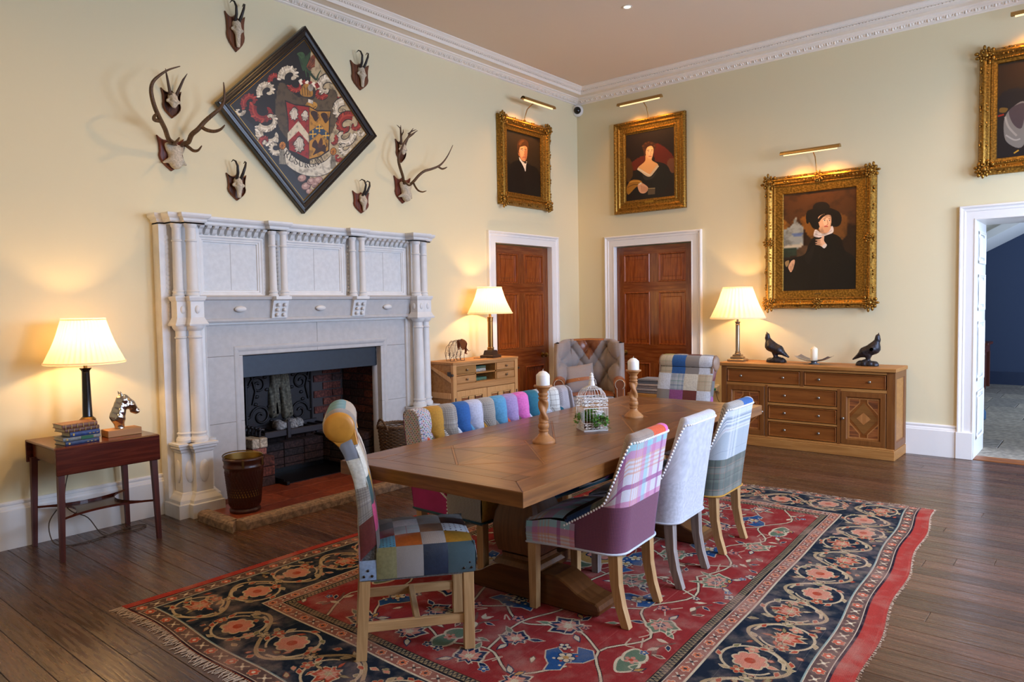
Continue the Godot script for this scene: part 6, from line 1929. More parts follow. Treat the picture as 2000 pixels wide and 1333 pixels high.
	b = B.new(); b.span(Vector3(-0.509, 0.79, 0.33), Vector3(-0.505, 0.85, 0.375)); b.span(Vector3(-0.509, 0.81, 0.37), Vector3(-0.5, 0.83, 0.41)); b.ball(Vector3(-0.508, 0.818, 0.4), Vector3(0.012, 0.012, 0.012), 8, 6)
	b.span(Vector3(0.505, 0.81, 0.37), Vector3(0.51, 0.83, 0.42))
	obj("catch", b, mat("iron_strap", Color.WHITE), t)
	var g := "books lying in the cabinet pigeonholes"
	book("green book lying on a white one in the upper pigeonhole of the cabinet", Vector3(-2.33, 0.852, 0.26), 0.2, 0.17, 0.026, 0.0, srgb(74, 104, 84), false, g)
	book("white book lying at the bottom of the upper pigeonhole of the cabinet", Vector3(-2.33, 0.822, 0.26), 0.2, 0.17, 0.03, 0.0, srgb(196, 192, 182), false, g)
	book("green book lying in the lower pigeonhole of the cabinet", Vector3(-2.33, 0.73, 0.26), 0.21, 0.18, 0.032, 0.0, srgb(86, 124, 100), false, g)
	# lamp
	t = thing("table_lamp", "brass column table lamp with a pleated shade on the light oak cabinet", "lamp", Vector3(-2.05, 0.945, 0.262), 0.15)
	b = B.new()
	block(b, 0, 0, [[0.082, 0.0], [0.082, 0.024], [0.074, 0.03], [0.058, 0.034], [0.05, 0.075], [0.046, 0.08]])
	obj("base", b, mat("base_brown", srgb(58, 36, 26), 0.4), t)
	b = B.new()
	b.lathe(pts([0.036, 0.08, 0.038, 0.088, 0.034, 0.094, 0.037, 0.1, 0.036, 0.108, 0.029, 0.113, 0.0285, 0.385, 0.031, 0.388, 0.031, 0.424, 0.036, 0.428, 0.036, 0.434, 0.014, 0.438, 0.012, 0.47]), 28)
	obj("column", b, mat("lamp_brass", srgb(150, 108, 58), 0.3, 0.9), t)
	pleated_shade(t, 0.475, 0.745, 0.24, 0.128, 52, "shade_cream", 0.0028)
	b = B.new(); b.tube([Vector3(-0.08, 0.004, 0), Vector3(-0.12, 0.006, 0.01), Vector3(-0.16, 0.003, -0.03), Vector3(-0.18, 0.004, -0.1)], 0.003, 6)
	obj("cord", b, mat("brown_flex", srgb(74, 58, 44), 0.6), t)
	# wire elephant
	t = thing("wire_elephant", "brown wire elephant figure with copper ears on the light oak cabinet", "figurine", Vector3(-2.545, 0.945, 0.235), -0.2)
	var wire := mat("rust_wire", srgb(78, 52, 40), 0.5, 0.6)
	b = B.new()
	for k in 9: # hoops round the body
		var yy := 0.06 + k * 0.016
		var path := []
		var bulge := sqrt(maxf(0.05, 1.0 - pow((yy - 0.1) / 0.11, 2.0)))
		for i in 18: path.append(Vector3(-0.02 + cos(i * TAU / 18) * 0.09 * bulge, yy, sin(i * TAU / 18) * 0.05 * bulge))
		b.tube(path, 0.0014, 5, true)
	for s in [-0.035, 0.035]:
		b.tube([Vector3(-0.1, 0.0, s), Vector3(-0.115, 0.08, s), Vector3(-0.1, 0.14, s), Vector3(-0.05, 0.195, s * 0.6), Vector3(0.01, 0.21, s * 0.5), Vector3(0.05, 0.2, s)], 0.0026, 6)
		for x in [-0.1, -0.055, 0.03, 0.075]: b.tube([Vector3(x, 0, s), Vector3(x - 0.006, 0.04, s), Vector3(x, 0.09, s)], 0.0026, 6)
		b.tube([Vector3(-0.055, 0.0, s), Vector3(-0.03, 0.045, s), Vector3(0.0, 0.06, s), Vector3(0.03, 0.0, s)], 0.0024, 6)
		b.tube([Vector3(-0.1, 0.002, s), Vector3(-0.055, 0.002, s)], 0.0024, 6); b.tube([Vector3(0.03, 0.002, s), Vector3(0.075, 0.002, s)], 0.0024, 6)
	for x in [-0.06, -0.02, 0.02]:
		var path := []
		for i in 18: path.append(Vector3(x, 0.12 + sin(i * TAU / 18) * 0.085, cos(i * TAU / 18) * 0.05))
		b.tube(path, 0.0018, 5, true)
	obj("wire_body", b, wire, t)
	b = B.new()
	b.net(Vector3(0.02, 0.04, -0.06), Vector3(0.16, 0.24, 0.06), 0.005, func(p):
		var d := capsule(p, Vector3(0.07, 0.19, 0), Vector3(0.1, 0.17, 0), 0.03, 0.028)
		d = smin(d, capsule(p, Vector3(0.105, 0.16, 0), Vector3(0.118, 0.1, 0), 0.017, 0.012), 0.02)
		d = smin(d, capsule(p, Vector3(0.118, 0.1, 0), Vector3(0.112, 0.07, 0), 0.011, 0.008), 0.01)
		d = smin(d, capsule(p, Vector3(0.112, 0.07, 0), Vector3(0.135, 0.062, 0), 0.007, 0.005), 0.006)
		return d)
	obj("copper_head", b, mat("copper", srgb(120, 66, 38), 0.35, 0.85), t)
	for s in [-1.0, 1.0]:
		b = B.new()
		b.xf = Transform3D(Basis(Vector3.UP, -s * 0.5), Vector3(0.06, 0.165, s * 0.04))
		b.prism(pv([-0.045, 0.03, -0.03, 0.045, 0.01, 0.048, 0.03, 0.03, 0.026, -0.01, 0.008, -0.05, -0.006, -0.062, -0.03, -0.03]), -0.002, 0.002)
		obj("ear", b, mat("copper_bright", srgb(150, 88, 50), 0.28, 0.9), t)
		b = B.new(); b.tube([Vector3(0.115, 0.12, s * 0.012), Vector3(0.14, 0.09, s * 0.02), Vector3(0.16, 0.1, s * 0.022)], [0.004, 0.003, 0.001], 6)
		obj("tusk", b, wire, t)

# ------------------------------------------------------------------ sideboard and what stands on it
func build_sideboard_group() -> void:
	var t := thing("sideboard", "long brown oak sideboard with four wide central drawers under the largest portrait", "sideboard", Vector3(-0.03, 0, 3.0), -PI / 2)
	# local: x along the wall (world z), z out into the room (world -x)
	var ox := wood("oak", 0, Color(0.68, 0.56, 0.46), 0.42)
	var oy := wood("oak", 1, Color(0.67, 0.56, 0.46), 0.42)
	var dr := wood("oak", 0, Color(0.72, 0.57, 0.43), 0.4, false, "dr")
	var dark := mat("gap_dark", srgb(30, 18, 10), 0.8)
	var b := B.new()
	b.span(Vector3(-0.835, 0.10, 0.0), Vector3(0.835, 0.82, 0.40))
	obj("carcass", b, ox, t)
	b = B.new()
	b.span(Vector3(-0.86, 0.822, -0.0), Vector3(0.86, 0.857, 0.475), 0.004)
	obj("top", b, ox, t)
	b = B.new()
	b.span(Vector3(-0.85, 0.0, -0.0), Vector3(0.85, 0.09, 0.475), 0.003)
	b.span(Vector3(-0.843, 0.09, 0.0), Vector3(0.843, 0.103, 0.465), 0.004)
	obj("plinth", b, ox, t)
	for r in [[-0.835, -0.775], [0.775, 0.835], [-0.365, -0.335], [0.338, 0.372]]: obj("stile", boxed(Vector3(r[0], 0.1, 0.40), Vector3(r[1], 0.642 if absf(r[0]) < 0.5 else 0.82, 0.452), 0.002), oy, t)
	obj("stile", boxed(Vector3(-0.012, 0.642, 0.4), Vector3(0.024, 0.8, 0.452), 0.002), oy, t)
	for r in [[-0.775, 0.775, 0.795, 0.82], [-0.775, 0.775, 0.622, 0.652], [-0.335, 0.338, 0.437, 0.462], [-0.335, 0.338, 0.268, 0.29], [-0.775, 0.775, 0.1, 0.112]]: obj("rail", boxed(Vector3(r[0], r[2], 0.40), Vector3(r[1], r[3], 0.451), 0.002), ox, t)
	# framed end panel
	b = B.new()
	b.xf = Transform3D(Basis(Vector3.UP, PI / 2), Vector3(0.835, 0, 0))
	b.mould(PackedVector2Array([Vector2(-0.452, 0.1), Vector2(-0.0, 0.1), Vector2(-0.0, 0.82), Vector2(-0.452, 0.82)]), pts([0, 0.0, 0, 0.012, 0.06, 0.012, 0.064, 0.004, 0.07, 0.001]))
	obj("end_frame", b, oy, t)
	for q in [[-0.768, -0.016, 0.656, 0.79, 2], [0.028, 0.768, 0.656, 0.79, 2], [-0.33, 0.333, 0.466, 0.618, 2], [-0.33, 0.333, 0.294, 0.433, 2], [-0.33, 0.333, 0.116, 0.264, 2]]:
		b = B.new()
		b.span(Vector3(q[0] + 0.004, q[2] + 0.004, 0.3), Vector3(q[1] - 0.004, q[3] - 0.004, 0.446))
		b.mould(PackedVector2Array([Vector2(q[0] + 0.002, q[2] + 0.002), Vector2(q[1] - 0.002, q[2] + 0.002), Vector2(q[1] - 0.002, q[3] - 0.002), Vector2(q[0] + 0.002, q[3] - 0.002)]), pts([0, 0.43, 0.0, 0.454, 0.002, 0.456, 0.006, 0.456, 0.009, 0.45, 0.011, 0.446]))
		var d := obj("drawer", b, dr, t)
		for k in 2: knob(d, Vector3(lerpf(q[0], q[1], [0.2, 0.78][k] if q[0] < -0.5 else ([0.19, 0.81][k] if q[0] > 0.0 else [0.25, 0.75][k])), (q[2] + q[3]) / 2, 0.446), 0.0135)
	for k in 2:
		var xa := -0.77 if k == 0 else 0.376
		var xb := -0.37 if k == 0 else 0.77
		var d := obj("door", boxed(Vector3(xa, 0.116, 0.41), Vector3(xb, 0.618, 0.43)), dr, t)
		b = B.new()
		b.mould(PackedVector2Array([Vector2(xa, 0.114), Vector2(xb, 0.114), Vector2(xb, 0.62), Vector2(xa, 0.62)]), pts([0, 0.42, 0, 0.452, 0.003, 0.455, 0.046, 0.455, 0.05, 0.45, 0.054, 0.444, 0.06, 0.43]))
		obj("door_frame", b, oy, d)
		parquet(d, xa + 0.06, xb - 0.06, 0.172, 0.562, 0.43)
		knob(d, Vector3(xb - 0.02 if k == 0 else xa + 0.02, 0.362, 0.455), 0.0135)
	# lamp
	t = thing("table_lamp", "pewter column table lamp with box pleated shade on the long sideboard", "lamp", Vector3(-0.28, 0.857, 2.262), 0.1)
	b = B.new()
	block(b, 0, 0, [[0.088, 0.0], [0.088, 0.02], [0.08, 0.026], [0.062, 0.03], [0.062, 0.046], [0.05, 0.052], [0.044, 0.056], [0.044, 0.07], [0.032, 0.075]])
	obj("base", b, mat("lamp_pewter", srgb(150, 134, 112), 0.32, 0.9), t)
	b = B.new()
	b.lathe(pts([0.032, 0.075, 0.033, 0.082, 0.026, 0.092, 0.029, 0.098, 0.025, 0.106, 0.021, 0.112, 0.0205, 0.39, 0.024, 0.394, 0.021, 0.4, 0.023, 0.412, 0.028, 0.42, 0.028, 0.428, 0.018, 0.43, 0.012, 0.434, 0.012, 0.47]), 28, Vector3.ZERO, 0.6, true, func(a, r, y): return r + (0.0012 * cos(a * 14.0) if y > 0.111 and y < 0.391 else 0.0))
	obj("column", b, mat("lamp_pewter", Color.WHITE), t)
	pleated_shade(t, 0.465, 0.79, 0.287, 0.152, 32, "shade_cream", 0.0065)
	# partridges
	var bird := thing("partridge", "dark bronze partridge with head raised, between the lamp and the candle dish", "figurine", Vector3(-0.28, 0.857, 2.665), -PI / 2, "bronze partridges on the sideboard")
	b = B.new()
	b.net(Vector3(-0.125, 0.0, -0.07), Vector3(0.165, 0.335, 0.07), 0.0058, func(p):
		var q := Vector3(p.x, p.y, absf(p.z))
		var d := capsule(q, Vector3(-0.045, 0.17, 0), Vector3(0.035, 0.135, 0), 0.056, 0.05)
		d = smin(d, capsule(q, Vector3(-0.05, 0.19, 0), Vector3(-0.078, 0.255, 0), 0.045, 0.024), 0.03)
		d = smin(d, capsule(q, Vector3(-0.078, 0.255, 0), Vector3(-0.078, 0.285, 0), 0.023, 0.022), 0.015)
		d = smin(d, capsule(q, Vector3(-0.08, 0.29, 0), Vector3(-0.088, 0.325, 0), 0.012, 0.002), 0.012)
		d = smin(d, capsule(q, Vector3(0.04, 0.13, 0.02), Vector3(0.14, 0.062, 0.006), 0.034, 0.008), 0.025)
		d = smin(d, capsule(q, Vector3(-0.04, 0.165, 0.04), Vector3(0.085, 0.11, 0.028), 0.03, 0.008), 0.01)
		d = smin(d, capsule(q, Vector3(0.0, 0.1, 0.018), Vector3(0.01, 0.045, 0.018), 0.022, 0.012), 0.02)
		d = smin(d, capsule(q, Vector3(0.01, 0.045, 0.018), Vector3(-0.01, 0.03, 0.02), 0.011, 0.009), 0.01)
		var m := capsule(q, Vector3(-0.05, 0.008, 0.0), Vector3(0.07, 0.008, 0.0), 0.042, 0.046)
		m = minf(m, smin((q - Vector3(0.03, 0.02, 0.01)).length() - 0.045, (q - Vector3(-0.02, 0.02, 0.02)).length() - 0.03, 0.02))
		m = maxf(m, 0.004 - q.y) + 0.002 * sin(p.x * 120.0) * sin(p.z * 100.0)
		d = smin(d, m, 0.012)
		return d + 0.0011 * sin(p.x * 210.0 + p.y * 60.0) * sin(p.y * 190.0))
	obj("bird_body", b, dapple("bronze_dark", srgb(62, 60, 66), 0.42, 8.0, 0.4, 0.55), bird)
	dup(bird, Vector3(-0.28, 0.857, 3.57), PI / 2, "dark bronze partridge at the sideboard end nearest the open doorway")
	# dish and candle
	t = thing("candle_dish", "shallow grey glass dish under a candle in the middle of the sideboard", "dish", Vector3(-0.28, 0.857, 3.06), -PI / 2)
	b = B.new()
	var dish := func(u, v, off): # square with lifted corners
		var x: float = (u - 0.5) * 0.33; var z: float = (v - 0.5) * 0.22
		return Vector3(x, 0.024 + 0.05 * pow(absf(u - 0.5) * 2.0, 2.2) + 0.012 * pow(absf(v - 0.5) * 2.0, 2.0) + off, -z)
	b.grid(14, 10, func(u, v): return dish.call(u, v, 0.004))
	b.grid(14, 10, func(u, v): return dish.call(1.0 - u, v, 0.0))
	var gm := mat("dish_glass", srgb(108, 108, 112), 0.12)
	obj("dish", b, gm, t)
	b = B.new(); b.lathe(pts([0.05, 0, 0.052, 0.006, 0.03, 0.012, 0.028, 0.022, 0.04, 0.027]), 24)
	obj("foot", b, gm, t)
	candle("cream pillar candle standing in the grey dish on the sideboard", Vector3(-0.28, 0.8895, 3.06), 0.034, 0.125, srgb(240, 228, 202))
	# socket
	t = thing("wall_socket", "white double wall socket with a green indicator plug, behind the far dining chair", "socket", Vector3(0, 0.51, 1.86), -PI / 2)
	obj("plate", boxed(Vector3(-0.073, -0.043, 0), Vector3(0.073, 0.043, 0.012), 0.003), mat("white_plastic", Color.WHITE), t)
	obj("plug", boxed(Vector3(0.012, -0.028, 0.012), Vector3(0.06, 0.026, 0.045), 0.005), mat("white_plastic", Color.WHITE), t)
	obj("indicator", boxed(Vector3(0.02, -0.02, 0.045), Vector3(0.045, 0.005, 0.047)), mat("green_led", srgb(40, 150, 110), 0.4), t)
	b = B.new()
	for q in [[-0.036, 0.012, 0.002, 0.007], [-0.047, -0.012, 0.006, 0.0022], [-0.025, -0.012, 0.006, 0.0022]]: b.span(Vector3(q[0] - 0.003, q[1] - 0.004, 0.012), Vector3(q[0] + 0.003, q[1] + 0.004, 0.0126))
	obj("pin_hole", b, dark, t)
	b = B.new(); b.tube([Vector3(0.036, -0.03, 0.035), Vector3(0.06, -0.12, 0.03), Vector3(0.12, -0.22, 0.02), Vector3(0.2, -0.28, 0.02), Vector3(0.32, -0.34, 0.015)], 0.0035, 6)
	obj("cable", b, mat("dark_cable", srgb(60, 54, 48), 0.6), t)

func candle(label: String, at: Vector3, r: float, h: float, col: Color) -> void:
	var t := thing("candle", label, "candle", at)
	var b := B.new()
	b.lathe(pts([r * 0.96, 0, r, 0.003, r, h - 0.006, r * 0.93, h, r * 0.5, h + r * 0.4, 0.004, h + r * 0.52]), 28, Vector3.ZERO, 0.45)
	var m := mat("wax" + col.to_html(), col, 0.5)
	m.subsurf_scatter_enabled = true; m.subsurf_scatter_strength = 0.3
	obj("wax", b, m, t)
	b = B.new(); b.tube([Vector3(0, h + r * 0.45, 0), Vector3(0.001, h + r * 0.6, 0), Vector3(0.004, h + r * 0.78, 0)], 0.0012, 5)
	obj("wick", b, mat("wick", srgb(230, 220, 205), 0.9), t)

func parquet(d: Node3D, xa: float, xb: float, ya: float, yb: float, z: float) -> void: # door panel of cut veneers round a lozenge
	var cx := (xa + xb) / 2; var cy := (ya + yb) / 2; var w := (xb - xa) / 2; var h := (yb - ya) / 2
	var ins := wood("pale", 1, Color(0.86, 0.74, 0.6), 0.5, false, "ins")
	var dk := wood("brownoak", 0, Color(0.95, 0.9, 0.85), 0.55)
	var md := wood("oak", 0, Color(0.7, 0.62, 0.5), 0.5, false, "pq")
	var b := B.new()
	b.mould(PackedVector2Array([Vector2(xa, ya), Vector2(xb, ya), Vector2(xb, yb), Vector2(xa, yb)]), pts([0, z + 0.002, 0.0, z + 0.005, 0.012, z + 0.005, 0.012, z]))
	var arm := 0.022
	for s in [-1.0, 1.0]:
		for q in [-1.0, 1.0]:
			# straight strings from the short sides to the slanting ones
			b.span(Vector3(cx + s * (w * 0.26) - 0.005, cy + q * h * 0.96 - h * 0.2 * (1.0 if q > 0 else 0.0), z), Vector3(cx + s * (w * 0.26) + 0.005, cy + q * h * 0.96 + h * 0.2 * (1.0 if q < 0 else 0.0), z + 0.004))
			var p0 := Vector2(cx + s * w * 0.26, cy + q * h * 0.76); var p1 := Vector2(cx + s * w * 0.96, cy + q * h * 0.22)
			var n := (p1 - p0).orthogonal().normalized() * 0.005
			b.prism(PackedVector2Array([p0 - n, p1 - n, p1 + n, p0 + n]), z, z + 0.004)
			var tri := B.new()
			tri.prism(PackedVector2Array([Vector2(cx + s * w * 0.29, cy + q * h * 0.95), Vector2(cx + s * w * 0.29, cy + q * h * 0.77), Vector2(cx + s * w * 0.95, cy + q * h * 0.26), Vector2(cx + s * w * 0.95, cy + q * h * 0.95)]), z, z + 0.003)
			obj("parquet_panel", tri, dk, d)
	obj("inlay_strip", b, ins, d)
	b = B.new(); b.prism(PackedVector2Array([Vector2(cx, cy - h * 0.78), Vector2(cx + w * 0.92, cy), Vector2(cx, cy + h * 0.78), Vector2(cx - w * 0.92, cy)]), z, z + 0.0025)
	obj("parquet_panel", b, md, d)
	b = B.new(); b.prism(PackedVector2Array([Vector2(cx, cy - h * 0.3), Vector2(cx + w * 0.46, cy), Vector2(cx, cy + h * 0.3), Vector2(cx - w * 0.46, cy)]), z, z + 0.004)
	obj("parquet_panel", b, ins, d)

# ------------------------------------------------------------------ patchwork scroll-back chairs
func interp(a: Array, t: float) -> Vector2: # a: points; t 0..1 by index
	var f := clampf(t, 0.0, 1.0) * (a.size() - 1)
	var i := mini(int(f), a.size() - 2)
	return a[i].cubic_interpolate(a[i + 1], a[maxi(i - 1, 0)], a[mini(i + 2, a.size() - 1)], f - i)

func scroll_chair(label: String, at: Vector3, turn: float, w: float, pal: Dictionary) -> void:
	# local: x forward from the rear legs, z towards the sitter's right
	var t := thing("dining_chair", label, "chair", at, turn, "patchwork scroll backed dining chairs")
	var h := w / 2
	var fr := pts([0.062, 0.46, 0.058, 0.55, 0.046, 0.65, 0.030, 0.745, 0.006, 0.85, -0.024, 0.935, -0.03, 0.965])
	var rr := pts([-0.026, 0.36, -0.026, 0.48, -0.028, 0.6, -0.036, 0.73, -0.066, 0.84, -0.092, 0.9, -0.112, 0.935])
	var c := Vector2(-0.092, 0.998); var rad := 0.067
	var arc := []
	for i in 15:
		var a := lerpf(-0.45, PI * 1.6, i / 14.0)
		arc.append(c + Vector2(cos(a) * rad * 1.02, sin(a) * rad))
	var edge := func(z: float) -> float: return 0.012 * pow(absf(z) / h, 8.0) # rounded towards the sides
	var front := func(u: float, v: float) -> Vector3: # u: left to right as the sitter's front is seen, v up
		var z := (u - 0.5) * w * -1.0
		var p := interp(fr, v)
		return Vector3(p.x - edge.call(z), p.y, z)
	var back := func(u: float, v: float) -> Vector3:
		var z := (u - 0.5) * w
		var p := interp(rr, v)
		return Vector3(p.x + edge.call(z), p.y, z)
	var roll := func(u: float, v: float) -> Vector3:
		var z := (u - 0.5) * w * -1.0
		var p := interp(arc, v)
		return Vector3(lerpf(p.x, c.x, edge.call(z) * 8.0), lerpf(p.y, c.y, edge.call(z) * 8.0), z)
	var n := 4
	var vb := [0.0, 0.17, 0.36, 0.56, 0.78, 1.0]
	for i in n:
		for j in 5: patch(t, "patch", pal.front[(4 - j) * n + i], front, float(i) / n, float(i + 1) / n, vb[j], vb[j + 1], 0.003, 4, 4)
		for j in 3: patch(t, "patch", pal.roll[(j * n + i) % pal.roll.size()], roll, float(i) / n, float(i + 1) / n, [0.0, 0.3, 0.55, 1.0][j], [0.0, 0.3, 0.55, 1.0][j + 1], 0.003, 4, 6)
		for j in 5: patch(t, "patch", pal.front[(j * 3 + i * 5 + 2) % 20], back, float(i) / n, float(i + 1) / n, vb[j], vb[j + 1], 0.003, 3, 3)
	for s in [1.0, -1.0]:
		var side := func(u: float, v: float) -> Vector3:
			var k := lerpf(v, v, u)
			var a := interp(rr, k); var b := interp(fr, k)
			if s < 0: u = 1.0 - u
			var p := a.lerp(b, lerpf(0.0, 0.87, u) if u > 0 else 0.0)
			p = a.lerp(b, lerpf(0.06, 0.86, u))
			return Vector3(p.x, p.y, s * h * 0.992)
		var kinds: Array = pal.side
		for j in 4: patch(t, "patch", kinds[3 - j], side, 0.0, 1.0, [0.10, 0.30, 0.505, 0.70][j], [0.30, 0.505, 0.70, 0.93][j], 0.006, 5, 5, 0.1)
		var disc := B.new() # domed leather end of the roll
		disc.xf = Transform3D(Basis(Vector3.RIGHT, PI / 2 if s > 0 else -PI / 2), Vector3(c.x, c.y, s * (h - 0.004)))
		disc.lathe(pts([0.062, -0.01, 0.064, 0.002, 0.058, 0.009, 0.04, 0.013, 0.0, 0.015]), 28, Vector3.ZERO, 3.0, false)
		var neck := B.new()
		neck.xf = Transform3D(Basis(), Vector3.ZERO)
		disc.xf = Transform3D(Basis(), Vector3.ZERO)
		disc.prism(pv([-0.085, 0.905, -0.018, 0.925, -0.028, 0.985, -0.09, 0.96, -0.13, 0.95]), s * h * 0.97 - 0.004, s * h * 0.97 + 0.006, 0.003)
		obj("scroll_end", disc, cloth(pal.end), t)
		if s > 0: patch(t, "patch", "silver_leather", func(u, v): return Vector3(lerpf(-0.026, 0.05, u), lerpf(0.345, 0.43, v), h * 0.995), 0.0, 1.0, 0.0, 1.0, 0.004)
	# seat
	var d0 := 0.045; var d1 := 0.465; var yb := 0.345; var yt := 0.475
	var crown := func(x: float, z: float) -> float:
		return yt + 0.028 * (1.0 - pow(absf((x - 0.255) / 0.215), 3.0)) * (1.0 - pow(absf(z) / (h + 0.005), 3.0))
	var top := func(u: float, v: float) -> Vector3:
		var x := lerpf(d0, d1 - 0.008, v); var z := lerpf(h - 0.006, -h + 0.006, u)
		z = -z if false else z
		return Vector3(x, crown.call(x, z), lerpf(-h + 0.006, h - 0.006, u))
	var xs := [0.0, 0.2, 0.47, 0.72, 1.0]
	for i in 4:
		for j in 4: patch(t, "patch", pal.seat[(3 - i) * 4 + j], top, i / 4.0, (i + 1) / 4.0, xs[j], xs[j + 1], 0.0035, 5, 5)
	for s in [1.0, -1.0]:
		var wall := func(u: float, v: float) -> Vector3:
			var x := lerpf(d0, d1, u) if s > 0 else lerpf(d1, d0, u)
			return Vector3(x, lerpf(yb, yt + 0.003, v), s * (h + 0.004 * sin(v * PI) - 0.006 * pow(v, 6.0)))
		for j in 4: patch(t, "patch", pal.rim[j if s > 0 else 3 - j], wall, [0.0, 0.2, 0.47, 0.72][j], [0.2, 0.47, 0.72, 1.0][j], 0.0, 1.0, 0.004, 5, 5)
	var face := func(u: float, v: float) -> Vector3:
		return Vector3(d1 + 0.006 * sin(v * PI) - 0.008 * pow(v, 6.0), lerpf(yb, yt + 0.003, v), lerpf(h, -h, u))
	for i in 4: patch(t, "patch", pal.rim[(i + 5) % pal.rim.size()], face, i / 4.0, (i + 1) / 4.0, 0.0, 1.0, 0.004)
	obj("seat_frame", boxed(Vector3(-0.02, 0.335, -h + 0.008), Vector3(d1 - 0.006, 0.37, h - 0.008)), cloth("tweed_dark"), t)
	obj("filling", boxed(Vector3(-0.02, 0.37, -h + 0.014), Vector3(0.05, 0.5, h - 0.014)), cloth("tweed_dark"), t)
	for q in [[-0.008, 0.364, 1], [0.026, 0.364, 1], [0.009, 0.388, 1], [0.415, 0.364, 1], [0.448, 0.364, 1], [0.44, 0.388, 1]]:
		var b := B.new(); b.ball(Vector3(q[0], q[1], h + 0.004), Vector3(0.006, 0.006, 0.004), 10, 6)
		obj("stud", b, mat("dark_stud", srgb(60, 52, 46), 0.35, 0.9), t)
	var lv := wood("legoak", 1, Color.WHITE, 0.5)
	var lx := wood("legoak", 0, Color.WHITE, 0.5)
	var k := h - 0.026
	for s in [1.0, -1.0]:
		obj("leg", boxed(Vector3(0.412, 0, s * k - 0.023), Vector3(0.458, 0.34, s * k + 0.023), 0.002), lv, t)
		var a := []
		for e in [[-0.05, 0.0], [-0.042, 0.12], [-0.026, 0.34]]:
			a.append(PackedVector3Array([Vector3(e[0], e[1], s * k + 0.022), Vector3(e[0] + 0.045, e[1], s * k + 0.022), Vector3(e[0] + 0.045, e[1], s * k - 0.022), Vector3(e[0], e[1], s * k - 0.022)]))
		var b := B.new(); b.loft(a, true, true, false)
		obj("leg", b, lv, t)
		obj("stretcher", boxed(Vector3(0.0, 0.115, s * k - 0.011), Vector3(0.414, 0.155, s * k + 0.011), 0.002), lx, t)
	obj("stretcher", boxed(Vector3(0.2, 0.115, -k), Vector3(0.225, 0.155, k), 0.002), wood("legoak", 2, Color.WHITE, 0.5), t)

func build_scroll_chairs() -> void:
	scroll_chair("patchwork scroll back dining chair with a yellow leather roll end, nearest the rug's fringe", Vector3(-5.815, 0.0095, 2.84), -0.664, 0.43, {
		"front": ["tweed_grey", "tan_leather", "tweed_sand", "tweed_grey", "cream", "plaid_tan", "tweed_warm", "cream", "darkgreen", "mustard", "tweed_grey", "darkgreen", "pinkrose", "tweed_dark", "silver_leather", "pinkrose", "tweed_dark", "lilac", "tweed_grey", "tweed_dark"],
		"roll": ["tweed_grey", "tweed_sand", "tweed_sand", "tweed_sand", "tweed_grey", "roll_stripes", "roll_stripes", "roll_stripes", "tweed_sand", "cream", "tan_leather", "tweed_warm"],
		"side": ["herringbone", "cream", "plaid_tweed", "maroon_leather"], "end": "yellow_leather",
		"seat": ["dots_blue", "orange_leather", "puppytooth", "mustard_leather", "maroon_leather", "window_blue", "brown_leather", "dots_white", "tweed_dark", "lightgrey", "tweed_greybrown", "dark_leather", "tweed_grey", "tweed_greybrown", "tweed_grey", "tweed_dark"],
		"rim": ["olive_cloth", "tweed_grey", "navy_leather", "tweed_teal", "puppytooth", "tweed_grey", "navy_leather", "puppytooth"]})
	scroll_chair("patchwork scroll back chair at the table end facing the fringe, backing onto the sideboard", Vector3(-2.46, 0.0095, 2.72), PI + 0.03, 0.47, {
		"front": ["plaid_tan", "blue", "tweed_grey", "palewhite", "palewhite", "plaid_blue", "cream", "plaid_tan", "tweed_grey", "plum", "maroon_leather", "palewhite", "mustard", "tweed_grey", "sky", "cream", "tweed_dark", "lilac", "tweed_grey", "tweed_dark"],
		"roll": ["plaid_tan", "blue", "tweed_grey", "palewhite", "olive_leather", "plaid_tweed", "maroon_leather", "tweed_grey", "tweed_sand", "cream", "tan_leather", "tweed_warm"],
		"side": ["maroon_leather", "tweed_dark", "plum", "tweed_grey"], "end": "brown_leather",
		"seat": ["dots_blue", "tan_leather", "puppytooth", "mustard_leather", "maroon_leather", "window_blue", "brown_leather", "dots_white", "tweed_dark", "lightgrey", "tweed_greybrown", "dark_leather", "tweed_grey", "tweed_greybrown", "tweed_grey", "tweed_dark"],
		"rim": ["olive_cloth", "tweed_grey", "navy_leather", "tweed_teal", "puppytooth", "tweed_grey", "navy_leather", "puppytooth"]})

# ------------------------------------------------------------------ tub chairs
const TB := 0.15 # half the flat of the back
const TC := 0.14 # corner arc
const TS := 0.2 # side
func tub_plan(l: float, off: float) -> Vector2: # l: signed way round from the middle of the back; (x forward, z)
	var s := signf(l); var a := absf(l)
	var r := TC / (PI / 2)
	if a < TB: return Vector2(-0.25 + off, s * a)
	if a < TB + TC:
		var t := (a - TB) / r
		return Vector2(-0.25 + r - (r - off) * cos(t), s * (TB + (r - off) * sin(t)))
	return Vector2(-0.25 + r + (a - TB - TC), s * (TB + r - off))

func tub_top(l: float) -> float:
	var a := absf(l)
	var y := lerpf(0.868, 0.60, smoothstep(0.205, 0.305, a))
	if a > 0.28: y -= 0.15 * pow(clampf((a - 0.28) / 0.21, 0.0, 1.0), 0.85)
	return y

func tub_point(l: float, y: float, off: float) -> Vector3:
	var p := tub_plan(l, off)
	var lean := -0.075 * pow(maxf(0.0, (y - 0.345) / 0.55), 1.2) * (1.0 - smoothstep(0.25, 0.5, absf(l)) * 0.7)
	var sq := 1.0 - 0.05 * (1.0 - smoothstep(0.345, 0.55, y)) * 0.0
	return Vector3(p.x + lean, y, p.y * sq * (0.95 + 0.05 * smoothstep(0.345, 0.6, y)))

